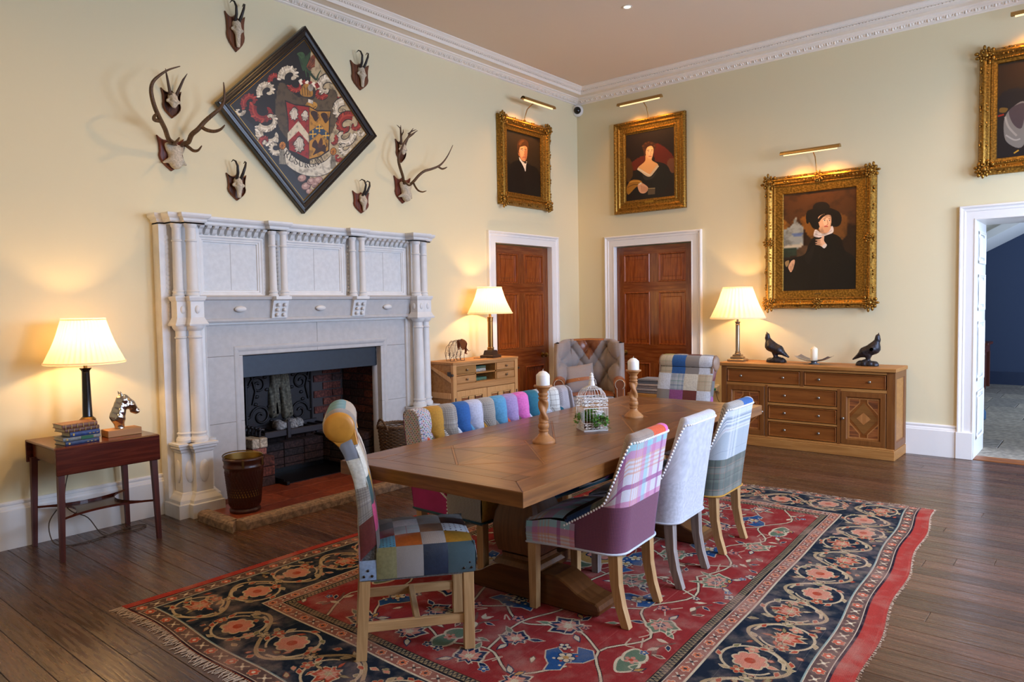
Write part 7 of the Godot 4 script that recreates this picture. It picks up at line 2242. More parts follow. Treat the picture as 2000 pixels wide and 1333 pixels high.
func tub_chair(label: String, at: Vector3, turn: float, pal: Dictionary) -> void:
	var t := thing("tub_chair", label, "chair", at, turn, "scoop backed tub chairs along the near table edge")
	var L := TB + TC + TS
	var yb := 0.345; var ym := 0.565
	# outer cover, seen from outside: u from the sitter's left (-z) ... to the right
	var low := func(u: float, v: float) -> Vector3:
		var l := -u
		return tub_point(l, lerpf(yb, minf(ym, tub_top(l)), v), 0.0)
	var high := func(u: float, v: float) -> Vector3:
		var l := -u
		return tub_point(l, lerpf(ym, maxf(tub_top(l), ym), v), 0.0)
	var strip: float = 0.17
	# +z side is the sitter's right; the strip runs down the far corner
	patch(t, "outer_panel", pal.low, low, -L, -strip - 0.11, 0.0, 1.0, 0.0, 18, 8, 0.14)
	patch(t, "corner_strip", pal.strip, low, -strip - 0.11, -strip, 0.0, 1.0, 0.0, 10, 8, 0.14)
	patch(t, "outer_panel", pal.low, low, -strip, L, 0.0, 1.0, 0.0, 40, 8, 0.14)
	patch(t, "outer_back", pal.high, high, -0.318, 0.318, 0.0, 1.0, 0.0, 40, 8, pal.get("tile", 0.34))
	# rolled top edge and lining
	var th := 0.062
	var parts: Array = pal.roll
	for q in parts:
		var l0: float = -minf(q[1], L); var l1: float = -maxf(q[0], -L)
		var nu := maxi(4, int((l1 - l0) / 0.02))
		var rollf := func(u: float, v: float) -> Vector3:
			var a := tub_point(-u, tub_top(u), 0.0); var b := tub_point(-u, tub_top(u) + 0.004, th)
			var m := a.lerp(b, 0.5 - 0.5 * cos(v * PI))
			return m + Vector3(0, sin(v * PI) * 0.03, 0) + (a - b).normalized() * sin(v * PI * 2.0) * 0.004
		patch(t, "rolled_edge", q[2], rollf, l0, l1, 0.0, 1.0, 0.0, nu, 8, 0.1)
		var inner := func(u: float, v: float) -> Vector3:
			return tub_point(u, lerpf(0.42, tub_top(u) + 0.004, v), th)
		patch(t, "inner_panel", q[2], inner, -l1, -l0, 0.0, 1.0, 0.0, nu, 6, 0.1)
	# front ends of the arms
	for s in [-1.0, 1.0]:
		var endf := func(u: float, v: float) -> Vector3:
			var a := tub_point(s * L, lerpf(yb, tub_top(L), v), 0.0); var b := tub_point(s * L, lerpf(yb, tub_top(L) + 0.004, v), th)
			var m := a.lerp(b, u if s < 0 else 1.0 - u)
			return m + Vector3(0.014 * sin(u * PI) + 0.0 * v, 0.0, 0)
		patch(t, "arm_front", pal.arm, endf, 0.0, 1.0, 0.0, 1.0, 0.0, 6, 6, 0.1)
	# seat
	var sf := func(u: float, v: float) -> Vector3: # v 0..1 up the front, then back across the top
		var z := lerpf(0.232, -0.232, u)
		var bow := 0.018 * (1.0 - pow(absf(u * 2.0 - 1.0), 2.0))
		if v < 0.3:
			var f := v / 0.3
			return Vector3(0.252 + bow + 0.008 * sin(f * PI), lerpf(0.335, 0.448, f), z)
		var g := (v - 0.3) / 0.7
		return Vector3(lerpf(0.252 + bow, -0.17, g) - 0.0, 0.448 + 0.03 * sin(minf(g * 3.2, PI / 2)) + 0.012 * sin(g * PI) - 0.014 * pow(absf(u * 2.0 - 1.0), 5.0), z)
	patch(t, "seat", pal.seat, sf, 0.0, 1.0, 0.0, 0.64, 0.0, 14, 20, 0.3)
	patch(t, "seat_back_panel", pal.deep, sf, 0.0, 1.0, 0.64, 1.0, 0.0, 10, 8, 0.14)
	for s in [-1.0, 1.0]:
		var sw := func(u: float, v: float) -> Vector3:
			var x := lerpf(-0.02, 0.252, u) if s > 0 else lerpf(0.252, -0.02, u)
			return Vector3(x, lerpf(0.335, 0.4355 + 0.028 * (1.0 - smoothstep(0.1, 0.252, x)) , v), s * (0.232 + 0.006 * sin(v * PI)))
		patch(t, "seat_side", pal.seat, sw, 0.0, 1.0, 0.0, 1.0, 0.0, 8, 5, 0.3)
	# piping round the bottom, nails along the edge
	var pipe := []
	for i in 45: pipe.append(tub_point(lerpf(-L, L, i / 44.0), yb - 0.003, -0.003))
	pipe.append(Vector3(0.25, 0.333, 0.236))
	for i in 9: pipe.append(Vector3(0.254 + 0.018 * (1.0 - pow(absf(i / 4.0 - 1.0), 2.0)), 0.332, lerpf(0.234, -0.234, i / 8.0)))
	pipe.append(Vector3(0.25, 0.333, -0.236))
	var b := B.new(); b.tube(pipe, 0.0055, 6, true)
	obj("piping", b, cloth(pal.pipe), t)
	b = B.new()
	var nail := mat("nail_bronze", srgb(44, 38, 34), 0.38, 0.35)
	var prev := Vector3(9, 9, 9)
	for i in 1200:
		var l := lerpf(-L, L, i / 1199.0)
		var p := tub_point(l, tub_top(l) - 0.004, -0.001)
		if p.distance_to(prev) > 0.0165:
			b.ball(p, Vector3.ONE * 0.0062, 7, 5); prev = p
	for s in [-1.0, 1.0]:
		var y := 0.36
		while y < tub_top(L) - 0.01:
			b.ball(tub_point(s * (L - 0.004), y, -0.001), Vector3.ONE * 0.0062, 7, 5); y += 0.0175
	obj("nail_trim", b, nail, t).set_meta("kind", "stuff")
	obj("seat_frame", boxed(Vector3(-0.2, 0.325, -0.2), Vector3(0.24, 0.35, 0.2)), cloth("tweed_dark"), t)
	var lv := wood(pal.leg, 1, Color.WHITE, 0.5)
	for s in [-1.0, 1.0]:
		var a := []
		for e in [[0.226, 0.0, 0.019], [0.226, 0.335, 0.023]]:
			var z: float = s * 0.205; var w: float = e[2]
			a.append(PackedVector3Array([Vector3(e[0] - w, e[1], z + w), Vector3(e[0] + w, e[1], z + w), Vector3(e[0] + w, e[1], z - w), Vector3(e[0] - w, e[1], z - w)]))
		b = B.new(); b.loft(a, true, true, false); obj("leg", b, lv, t)
		a = []
		for e in [[-0.258, 0.0, 0.019], [-0.226, 0.1, 0.0205], [-0.207, 0.2, 0.022], [-0.2, 0.345, 0.025]]:
			var z: float = s * 0.178; var w: float = e[2]
			a.append(PackedVector3Array([Vector3(e[0] - w, e[1], z + w), Vector3(e[0] + w, e[1], z + w), Vector3(e[0] + w, e[1], z - w), Vector3(e[0] - w, e[1], z - w)]))
		b = B.new(); b.loft(a, true, true, false); obj("leg", b, lv, t)

func build_tub_chairs() -> void:
	# facing the table: forward is -z in the room
	tub_chair("tub chair with pink and turquoise plaid back and maroon tweed sides, nearest the camera", Vector3(-4.855, 0.0095, 3.43), 1.665, {"low": "tweed_maroon", "strip": "navy_velvet", "high": "plaid_pink", "roll": [[-0.56, -0.36, "navy_velvet"], [-0.36, -0.28, "plaid_green"], [-0.28, 0.0, "tweed_brown"], [0.0, 0.14, "orange"], [0.14, 0.56, "pink"]], "arm": "navy_velvet", "seat": "plaid_pink", "deep": "dark_leather", "pipe": "palewhite", "leg": "legoak"})
	tub_chair("plain pale grey tub chair with grey washed legs, between the two patchwork tub chairs", Vector3(-4.28, 0.0095, 3.415), 1.645, {"low": "lightgrey", "strip": "lightgrey", "high": "lightgrey", "roll": [[-0.56, 0.56, "lightgrey"]], "arm": "lightgrey", "seat": "lightgrey", "deep": "lightgrey", "pipe": "lightgrey", "leg": "greywood"})
	tub_chair("tub chair with grey and white plaid back and green tartan base, nearest the sideboard", Vector3(-3.645, 0.0095, 3.375), 1.62, {"low": "plaid_green", "strip": "orange", "high": "plaid_grey", "roll": [[-0.56, -0.4, "olive_leather"], [-0.4, -0.3, "navy_velvet"], [-0.3, 0.0, "houndstooth"], [0.0, 0.16, "blue"], [0.16, 0.56, "pale"]], "arm": "navy_velvet", "seat": "plaid_blue", "deep": "tweed_grey", "pipe": "mustard", "leg": "legoak"})

# ------------------------------------------------------------------ tufted patchwork bench
func build_bench() -> void:
	var t := thing("bench", "long button tufted patchwork bench with a fuchsia end panel on the far table side", "bench", Vector3(-5.06, 0.0095, 2.36))
	# local: x along, z forward (towards the table)
	var W := 1.5; var cols := 13; var cw := W / cols
	var base := func(x: float, y: float) -> Vector3: # front of the back with its buttons
		var lean := -0.075 * (y - 0.47) / 0.42
		var v := (y - 0.77) / 0.13
		var u := x / cw
		var p := u + maxf(0.0, -v) * 0.5; var q := u - maxf(0.0, -v) * 0.5
		var s := absf(sin(PI * p)) * absf(sin(PI * q)) if v < 0 else pow(sin(PI * u), 2.0)
		var hgt := 0.034 * pow(clampf(s, 0.0, 1.0), 0.36)
		var ends := smoothstep(0.0, 0.04, x) * smoothstep(0.0, 0.04, W - x)
		if u < 0.98 or u > cols - 0.98: hgt = maxf(hgt, 0.03 * ends)
		var d := Vector2(fposmod(u + 0.5, 1.0) - 0.5, v * 1.1).length()
		if u > 0.5 and u < cols - 0.5: hgt -= 0.016 * exp(-d * d * 22.0)
		return Vector3(x, y, 0.055 + lean + hgt)
	var over := func(x: float, k: float) -> Vector3: # rolled top, k 0..1 from front to rear
		var a: Vector3 = base.call(x, 0.865)
		var r := a.z + 0.048
		var ang := k * PI
		var bump := 0.006 * (pow(absf(sin(PI * x / cw)), 0.6) - 1.0)
		return Vector3(x, 0.865 + sin(ang) * (0.042 + bump), lerpf(a.z, -0.105, 0.5 - 0.5 * cos(ang)))
	var mains := ["squares", "mustard", "plaid_tweed", "blue", "pale", "houndstooth", "sky", "lilac", "pink", "teal", "plaid_grey", "check_white", "basket"]
	var tris := ["brown", "stripes", "palewhite", "sky", "mustard", "tweed_grey", "orange", "brown", "palewhite", "tweed_warm", "pale", "teal"]
	for i in cols:
		patch(t, "tufted_panel", mains[i], func(u, v): return base.call(u, v), i * cw, (i + 1) * cw, 0.77, 0.865, 0.0, 12, 12, 0.11)
		patch(t, "tufted_panel", mains[i], over, i * cw, (i + 1) * cw, 0.0, 1.0, 0.0, 10, 8, 0.11)
		# narrowing foot of the panel, and the triangle under each button
		patch(t, "tufted_panel", mains[i], func(u, v):
			var f := clampf((0.77 - v) / 0.13, 0.0, 1.0)
			var l := i * cw + (0.5 * cw * f if i > 0 else 0.0); var r := (i + 1) * cw - (0.5 * cw * f if i < cols - 1 else 0.0)
			return base.call(lerpf(l, r, u), v), 0.0, 1.0, 0.64, 0.77, 0.0, 10, 10, 0.11)
		if i < cols - 1:
			patch(t, "tufted_triangle", tris[i], func(u, v):
				var f := clampf((0.77 - v) / 0.13, 0.0, 1.0)
				return base.call((i + 1) * cw + (u - 0.5) * cw * f, v), 0.0, 1.0, 0.64, 0.77, 0.0, 8, 10, 0.11)
			var p: Vector3 = base.call((i + 1) * cw, 0.77)
			var k := B.new(); k.ball(p + Vector3(0, 0, 0.004), Vector3(0.0095, 0.0095, 0.006), 10, 6)
			obj("button", k, cloth("mustard") if i % 2 else cloth("tweed_sand"), t)
	patch(t, "lower_back", "tweed_grey", func(u, v): return base.call(u * W, v), 0.0, 1.0, 0.46, 0.64, 0.0, 60, 8, 0.14)
	# rear cover
	patch(t, "rear_panel", "fuchsia", func(u, v): return Vector3(W - u * W, v, lerpf(-0.03, -0.105, (v - 0.34) / 0.525)), 0.0, 1.0, 0.34, 0.866, 0.0, 8, 4, 0.14)
	for s in [0, 1]:
		var x := W if s else 0.0
		var b := B.new()
		b.xf = Transform3D(Basis(Vector3.UP, -PI / 2), Vector3(x - 0.0, 0, 0))
		if s == 0: b.xf = Transform3D(Basis(Vector3.UP, -PI / 2), Vector3(0.012, 0, 0))
		var o := [Vector2(-0.03, 0.34), Vector2(0.25, 0.34), Vector2(0.25, 0.44), Vector2(0.2, 0.47), Vector2(0.13, 0.5), Vector2(0.09, 0.58), Vector2(0.06, 0.7), Vector2(0.04, 0.8), Vector2(0.025, 0.87)]
		for i in 9:
			var a: float = i * PI / 8
			o.append(Vector2(lerpf(0.02, -0.105, 0.5 - 0.5 * cos(a)), 0.865 + sin(a) * 0.04))
		var lowp := []; var upp := []
		for p in slice([PackedVector2Array(o)], Vector2(0, 0.58), Vector2(1, 0)):
			var my := 0.0
			for v in p: my += v.y / p.size()
			if my < 0.56: lowp = p
			else: upp = p
		b.us = 9.0
		b.prism(upp, 0.0, 0.012, 0.004)
		obj("end_cover", b, cloth("squares" if s == 0 else "basket"), t)
		b = B.new(); b.xf = Transform3D(Basis(Vector3.UP, -PI / 2), Vector3(0.012 if s == 0 else x, 0, 0))
		b.prism(lowp, 0.0, 0.012, 0.004)
		obj("end_panel", b, cloth("fuchsia"), t)
		b = B.new()
		for i in range(1, 5):
			for k in 5:
				var p: Vector2 = o[i].lerp(o[i + 1], k / 5.0)
				b.ball(Vector3(x + (0.0 if s else -0.001), p.y - 0.004, p.x - 0.006), Vector3.ONE * 0.006, 6, 4)
		obj("nail_trim", b, mat("nail_bronze", Color.WHITE), t).set_meta("kind", "stuff")
		# inner arm lining that shows orange
		b = B.new()
		b.xf = Transform3D(Basis(Vector3.UP, -PI / 2), Vector3(x + (0.0 if s else 0.0), 0, 0))
		b.xf.origin.x = 0.034 if s == 0 else W - 0.014
		b.prism(pv([0.1, 0.45, 0.275, 0.45, 0.26, 0.475, 0.16, 0.52, 0.12, 0.6, 0.08, 0.75]), 0.0, 0.02, 0.005)
		obj("arm_lining", b, cloth("orange"), t)
	# seat
	patch(t, "seat_side", "houndstooth", func(u, v): return Vector3(0.0 - 0.006 * sin(v * PI), lerpf(0.345, 0.485, v), lerpf(0.245, 0.495, u)), 0.0, 1.0, 0.0, 1.0, 0.002, 8, 6, 0.07)
	patch(t, "seat_side", "houndstooth", func(u, v): return Vector3(W + 0.006 * sin(v * PI), lerpf(0.345, 0.485, v), lerpf(0.495, 0.245, u)), 0.0, 1.0, 0.0, 1.0, 0.002, 8, 6, 0.07)
	var fk := ["mustard", "tweed_dark", "navy_velvet", "tweed_grey", "plum"]
	for i in 5:
		patch(t, "seat_front", fk[i], func(u, v): return Vector3(u * W, lerpf(0.345, 0.487, v), 0.497 + 0.006 * sin(v * PI)), i / 5.0, (i + 1) / 5.0, 0.0, 1.0, 0.003, 6, 5, 0.12)
		patch(t, "seat_top", ["houndstooth", "tweed_dark", "navy_velvet", "tweed_grey", "plum"][i], func(u, v): return Vector3(u * W, 0.486 + 0.014 * sin(v * PI), lerpf(0.498, 0.09, v)), i / 5.0, (i + 1) / 5.0, 0.0, 1.0, 0.003, 6, 6, 0.12)
	var b := B.new()
	b.tube([Vector3(-0.004, 0.342, -0.03), Vector3(-0.006, 0.342, 0.25), Vector3(-0.006, 0.342, 0.498), Vector3(0.02, 0.342, 0.504), Vector3(W, 0.342, 0.504)], 0.006, 6)
	obj("piping", b, cloth("darkteal"), t)
	obj("seat_frame", boxed(Vector3(0.01, 0.325, -0.03), Vector3(W - 0.01, 0.36, 0.49)), cloth("tweed_dark"), t)
	for x in [0.035, W / 2, W - 0.035]:
		for z in [0.47, 0.0]: obj("leg", boxed(Vector3(x - 0.023, 0, z - 0.023), Vector3(x + 0.023, 0.335, z + 0.023), 0.002), wood("legoak", 1, Color.WHITE, 0.5), t)

# ------------------------------------------------------------------ wing armchair, its cushion, and the low table beside it
func build_armchair() -> void:
	var t := thing("wing_armchair", "tufted tweed and brown leather wing armchair in the corner between the two doors", "armchair", Vector3(-0.93, 0, 0.77), -0.985)
	# local: z forward
	var hw := 0.40
	var wrap := func(u: float, y: float) -> Vector3: # inside of the back and wings; u -1..1
		var a := absf(u)
		var x := u * (hw - 0.045) * (1.0 - 0.02 * a)
		var z := -0.235 + 0.035 * a * a + 0.30 * smoothstep(0.62, 1.0, a) * (1.0 - 0.35 * smoothstep(0.8, 1.12, y)) - 0.07 * (y - 0.45)
		return Vector3(x, y, z)
	var wx := 0.30; var wy := 0.155
	var top := func(u: float) -> float: return 1.075 - 0.03 * smoothstep(0.75, 1.0, absf(u)) - 0.012 * absf(u)
	var surf := func(u: float, v: float) -> Vector3: # v 0..1
		var y := lerpf(0.44, top.call(u), v)
		var p: Vector3 = wrap.call(u, y)
		var e := 0.01
		var n: Vector3 = (wrap.call(u + e, y) - wrap.call(u - e, y)).cross(wrap.call(u, y + e) - wrap.call(u, y - e)).normalized()
		var A: float = u / (wx * 2.0) + (y - 1.0) / (wy * 2.0); var C: float = u / (wx * 2.0) - (y - 1.0) / (wy * 2.0)
		var s := absf(sin(PI * (A + 0.0))) * absf(sin(PI * C))
		var h := 0.055 * pow(s, 0.4)
		var da := absf(A - roundf(A)); var dc := absf(C - roundf(C))
		h -= 0.022 * exp(-(da * da + dc * dc) * 70.0)
		if y > 1.0: h = maxf(h, 0.035 * smoothstep(1.0, 1.04, y) * (0.6 + 0.4 * absf(sin(PI * A))))
		return p + n * h
	var bt := B.new(); var bl := B.new()
	bt.smooth(); bl.smooth()
	var NU := 84; var NV := 64
	var P := []
	for j in NV + 1:
		var row := []
		for i in NU + 1: row.append(surf.call(-1.0 + 2.0 * i / NU, float(j) / NV))
		P.append(row)
	for j in NV:
		for i in NU:
			var c: Vector3 = (P[j][i] + P[j + 1][i + 1]) * 0.5
			var u := -1.0 + 2.0 * (i + 0.5) / NU
			var y := lerpf(0.44, top.call(u), (j + 0.5) / NV)
			var leather := (y - 0.845) > absf(u - 0.0) * (wy / wx) * 1.0 and y > 0.845 and absf(u) < 0.5
			var b := bl if leather else bt
			var ua := Vector2(float(i) / NU * 6.0, -float(j) / NV * 5.0); var uc := Vector2(float(i + 1) / NU * 6.0, -float(j + 1) / NV * 5.0)
			b.quad(P[j][i], P[j][i + 1], P[j + 1][i + 1], P[j + 1][i], ua, Vector2(uc.x, ua.y), uc, Vector2(ua.x, uc.y))
	obj("tufted_back", bt, cloth("tweed_red"), t)
	obj("leather_inset", bl, cloth("chest_leather"), t).set_meta("label", "dark brown leather V inset")
	# leather roll along the top and the outside shell
	var shell := func(u: float, v: float) -> Vector3:
		var uu := 1.0 - 2.0 * u
		var y := lerpf(0.14, top.call(uu), v)
		var p: Vector3 = wrap.call(uu, maxf(y, 0.6))
		return Vector3(uu * (hw - 0.0), y, (p.z - 0.055 - 0.03 * (1.0 - absf(uu))) if absf(uu) < 0.97 else p.z - 0.02)
	patch(t, "outer_shell", "tan_leather", shell, 0.0, 1.0, 0.0, 1.0, 0.0, 40, 12, 0.3)
	for q in [[-1.0, -0.5, "tweed_red"], [-0.5, 0.5, "tan_leather"], [0.5, 1.0, "tweed_red"]]:
		patch(t, "top_roll", q[2], func(u, v):
			var a: Vector3 = surf.call(u, 1.0); var b: Vector3 = shell.call((1.0 - u) / 2.0, 1.0)
			return a.lerp(b, 0.5 - 0.5 * cos(v * PI)) + Vector3(0, sin(v * PI) * 0.022, 0), q[0], q[1], 0.0, 1.0, 0.0, 16, 6, 0.12)
	for s in [-1.0, 1.0]: # front edge of each wing
		patch(t, "wing_edge", "tweed_red", func(u, v):
			var k: float = u if s > 0 else 1.0 - u
			var a: Vector3 = surf.call(s, v)
			var y := a.y
			var w: Vector3 = wrap.call(s, y)
			var b := Vector3(s * hw, y, w.z - 0.02)
			return a.lerp(b, k) + Vector3(0, 0, 0.03 * sin(k * PI)), 0.0, 1.0, 0.0, 1.0, 0.0, 6, 14, 0.12)
		# arm: a roll on an upright panel
		var b := B.new()
		var xr: float = s * 0.335
		var rings := []
		for k in 9:
			var f := k / 8.0
			var r := PackedVector3Array()
			var cy := 0.612 + 0.01 * sin(f * PI)
			for i in 20:
				var a := TAU * i / 20
				r.append(Vector3(xr + cos(a) * (0.062 + 0.006 * f), cy + sin(a) * (0.062 + 0.006 * f), lerpf(-0.2, 0.315, f)))
			rings.append(r)
		b.loft(rings, true, true)
		b.span(Vector3(xr - 0.05, 0.15, -0.2), Vector3(xr + 0.05, 0.63, 0.31), 0.015)
		obj("arm", b, cloth("tan_leather"), t)
		b = B.new()
		b.xf = Transform3D(Basis(), Vector3(xr, 0, 0.312))
		var fp := PackedVector2Array()
		for i in 15:
			var a := lerpf(-0.9, PI + 0.9, i / 14.0)
			fp.append(Vector2(cos(a) * 0.06, 0.612 + sin(a) * 0.06))
		fp.append(Vector2(-0.034, 0.45)); fp.append(Vector2(-0.036, 0.15)); fp.append(Vector2(0.036, 0.15)); fp.append(Vector2(0.034, 0.45))
		b.prism(fp, 0.0, 0.014, 0.005)
		obj("arm_facing", b, cloth("chest_leather"), t)
		b = B.new()
		b.xf = Transform3D(Basis(), Vector3(xr, 0, 0.324))
		for i in fp.size() - 3:
			var m := 4 if i < 14 else 14
			for k in m:
				var p := fp[i].lerp(fp[(i + 1) % fp.size()], k / float(m))
				if p.distance_to(Vector2(0, 0.4)) > 0.0: b.ball(Vector3(p.x * 0.86, 0.6 + (p.y - 0.6) * 0.9 if p.y > 0.6 else p.y, 0.002), Vector3.ONE * 0.005, 6, 4)
		obj("nail_trim", b, mat("bright_nail", srgb(190, 180, 165), 0.3, 0.9), t).set_meta("kind", "stuff")
	var b := B.new()
	b.span(Vector3(-0.285, 0.33, -0.22), Vector3(0.285, 0.48, 0.345), 0.03)
	obj("seat_cushion", b, cloth("tweed_red"), t)
	patch(t, "seat_leather", "tan_leather", func(u, v): return Vector3(lerpf(-0.275, 0.275, u), 0.482 + 0.022 * sin(u * PI) * sin(clampf(v, 0, 1) * PI * 0.5 + 0.6), lerpf(0.33, -0.2, v)), 0.0, 1.0, 0.0, 1.0, 0.0, 10, 8, 0.2)
	obj("seat_frame", boxed(Vector3(-0.36, 0.13, -0.24), Vector3(0.36, 0.33, 0.32), 0.01), cloth("tan_leather"), t)
	for q in [[-1, -1], [1, -1], [-1, 1], [1, 1]]:
		b = B.new(); b.lathe(pts([0.016, 0.0, 0.026, 0.13]), 12, Vector3(q[0] * 0.31, 0, 0.04 + q[1] * 0.23))
		obj("leg", b, wood("mahogany", 1), t)
	for r in [[0.0, 0.845 + 0.0]]: pass
	b = B.new()
	for A in range(-3, 4):
		for C in range(-3, 4):
			var u := (A + C) * wx; var y := 1.0 + (A - C) * wy
			if absf(u) < 0.85 and y > 0.5 and y < 1.06:
				var v: float = (y - 0.44) / (top.call(u) - 0.44)
				b.ball(surf.call(u, v) + Vector3(0, 0, 0.004), Vector3.ONE * 0.008, 7, 5)
	obj("button", b, cloth("tan_leather"), t).set_meta("kind", "stuff")
	# cushion
	var cu := thing("cushion", "square tweed cushion with a buttoned leather strap on the wing armchair", "cushion", t.transform * Vector3(-0.11, 0.645, -0.02), -0.985 + 0.12)
	cu.rotation.x = -0.35; cu.rotation.z = 0.12
	var pillow := func(u: float, v: float, s: float) -> Vector3:
		var a := u * 2.0 - 1.0; var c := v * 2.0 - 1.0
		var k := pow((1.0 - pow(absf(a), 2.6)) * (1.0 - pow(absf(c), 2.6)), 0.5)
		var pull := 1.0 - 0.07 * (1.0 - a * a * c * c)
		return Vector3(s * a * 0.18 * (1.0 - 0.06 * (1.0 - c * c)), c * 0.165 * (1.0 - 0.06 * (1.0 - a * a)), s * (0.058 * k + 0.001))
	patch(cu, "front_cover", "tweed_red", func(u, v): return pillow.call(u, v, 1.0), 0.0, 1.0, 0.0, 1.0, 0.0, 20, 20, 0.12)
	patch(cu, "rear_cover", "tweed_red", func(u, v): return pillow.call(u, v, -1.0), 0.0, 1.0, 0.0, 1.0, 0.0, 20, 20, 0.12)
	patch(cu, "strap", "tan_leather", func(u, v): return pillow.call(u, v, 1.0) + Vector3(0, 0, 0.004), 0.0, 1.0, 0.36, 0.49, 0.0, 20, 4, 0.12)
	for x in [0.44, 0.86]:
		b = B.new(); b.ball(pillow.call(x, 0.425, 1.0) + Vector3(0, 0, 0.006), Vector3(0.008, 0.008, 0.005), 10, 6)
		obj("button", b, mat("horn_button", srgb(186, 130, 84), 0.4), cu)
	# low table with folded blankets
	t = thing("side_table", "low light oak side table beside the wing armchair under folded blankets", "table", Vector3(-0.36, 0, 1.42))
	obj("table_top", boxed(Vector3(-0.27, 0.435, -0.33), Vector3(0.27, 0.475, 0.33), 0.004), wood("oak", 2, Color(0.9, 0.85, 0.75), 0.45), t)
	obj("apron", boxed(Vector3(-0.24, 0.36, -0.3), Vector3(0.24, 0.435, 0.3)), wood("oak", 2, Color(0.8, 0.75, 0.66), 0.45, false, "s"), t)
	for q in [[-1, -1], [1, -1], [-1, 1], [1, 1]]: obj("leg", boxed(Vector3(q[0] * 0.225 - 0.025, 0, q[1] * 0.285 - 0.025), Vector3(q[0] * 0.225 + 0.025, 0.36, q[1] * 0.285 + 0.025), 0.003), wood("oak", 1, Color(0.8, 0.75, 0.66), 0.45, false, "s"), t)
	for i in 3:
		var bl2 := thing("blanket", ["folded grey brown blanket at the bottom of the pile on the low oak table", "folded grey brown blanket in the middle of the pile on the low oak table", "folded dark grey blanket topmost of the pile on the low oak table"][i], "blanket", Vector3(-0.44 + i * 0.02, 0.475 + i * 0.052, 1.36), 0.05 * i, "folded blankets on the low oak table")
		b = B.new()
		for e in 2:
			var ring := []
			for k in 2:
				var r := PackedVector3Array()
				for q in 14:
					var a := TAU * q / 14
					r.append(Vector3((-0.15 + i * 0.012 if cos(a) < 0 else 0.15) + cos(a) * 0.014 - (0.01 if e else 0.0), 0.013 + e * 0.026 + sin(a) * 0.0128, -0.19 + k * 0.38))
				ring.append(r)
			b.loft(ring, true, true)
		obj("folds", b, cloth(["tweed_greybrown", "tweed_warm", "tweed_dark"][i]), bl2)

# ------------------------------------------------------------------ the rug
func build_rug() -> void:
	var c := Cv.new(2048, 1470, hexc("8e2a26"))
	paint_rug(c)
	var m := canvas_mat("rug_pile", c, 1.0)
	m.metallic_specular = 0.1
	relief(m, gray("pile", 81, 0.2, 0.2, 0.8, 3), 0.12)
	var q := [Vector3(-6.345, 0, 1.56), Vector3(-2.19, 0, 1.58), Vector3(-2.066, 0, 4.443), Vector3(-6.37, 0, 4.77)]
	var f := func(u: float, v: float) -> Vector3: # v from the near edge to the far one
		var a: Vector3 = q[3].lerp(q[2], u); var b: Vector3 = q[0].lerp(q[1], u)
		var p := a.lerp(b, v)
		p.z += 0.012 * sin(u * 31.0) * pow(1.0 - v, 8.0) + 0.008 * sin(u * 17.0) * pow(v, 8.0)
		p.x += 0.012 * sin(v * 23.0) * (pow(1.0 - u, 10.0) + pow(u, 10.0))
		p.y = 0.008 + 0.0035 * sin(u * 40.0 + 1.0) * smoothstep(0.65, 1.0, u) * pow(1.0 - v, 3.0)
		return p
	var t := thing("rug", "large red Persian rug with a navy floral border under the dining table", "rug")
	var b := B.new()
	b.grid(96, 64, f)
	for e in 4:
		b.grid(64, 1, func(u, v):
			var p: Vector3 = [f.call(u, 0.0), f.call(1.0, u), f.call(1.0 - u, 1.0), f.call(0.0, 1.0 - u)][e]
			return Vector3(p.x, p.y * v + 0.0005, p.z), false, Vector2.ZERO)
	obj("pile", b, m, t)
	b = B.new()
	var rg := RandomNumberGenerator.new(); rg.seed = 91
	for s in 2:
		for i in 420:
			var v := (i + rg.randf()) / 420.0
			var p: Vector3 = f.call(float(s), v); p.y = 0.005
			var d := -1.0 if s == 0 else 1.0
			var ln := rg.randf_range(0.02, 0.065) * (1.0 if s == 0 else 0.5)
			b.tube([p, p + Vector3(d * ln * 0.5, -0.001, rg.randf_range(-0.01, 0.01)), p + Vector3(d * ln, -0.003, rg.randf_range(-0.02, 0.02))], 0.0017, 4)
	for i in 700:
		var p: Vector3 = f.call((i + rg.randf()) / 700.0, 0.0 if i % 4 else 1.0); p.y = 0.004
		b.tube([p, p + Vector3(rg.randf_range(-0.006, 0.006), -0.001, rg.randf_range(0.004, 0.016) * (1 if i % 4 else -1))], 0.0016, 3)
	obj("fringe", b, mat("rug_fringe", srgb(196, 172, 146), 0.95), t).set_meta("kind", "stuff")

func rosette(c: Cv, x: float, y: float, r: float, petal: String, core: String, n: int, edge := "") -> void:
	for i in n:
		var a := i * TAU / n
		if edge: c.ell(x + cos(a) * r * 0.62, y + sin(a) * r * 0.62, r * 0.46, r * 0.4, edge, 1.0, a)
	for i in n:
		var a := i * TAU / n
		c.ell(x + cos(a) * r * 0.6, y + sin(a) * r * 0.6, r * 0.36, r * 0.3, petal, 1.0, a)
	c.ell(x, y, r * 0.32, r * 0.32, core)

func leaf(c: Cv, x: float, y: float, l: float, w: float, a: float, col: String, edge: String) -> void:
	var d := Vector2(cos(a), sin(a)); var n := d.orthogonal()
	var o := Vector2(x, y)
	for k in 2:
		var s := 1.0 if k == 0 else 0.72
		var pp := [o - d * l * 0.5 * s, o - d * l * 0.1 * s + n * w * 0.5 * s, o + d * l * 0.2 * s + n * w * 0.36 * s, o + d * l * 0.55 * s, o + d * l * 0.1 * s - n * w * 0.4 * s, o - d * l * 0.2 * s - n * w * 0.45 * s]
		var fl := []
		for p in pp: fl.append(p.x); fl.append(p.y)
		c.poly(fl, edge if k == 0 else col)

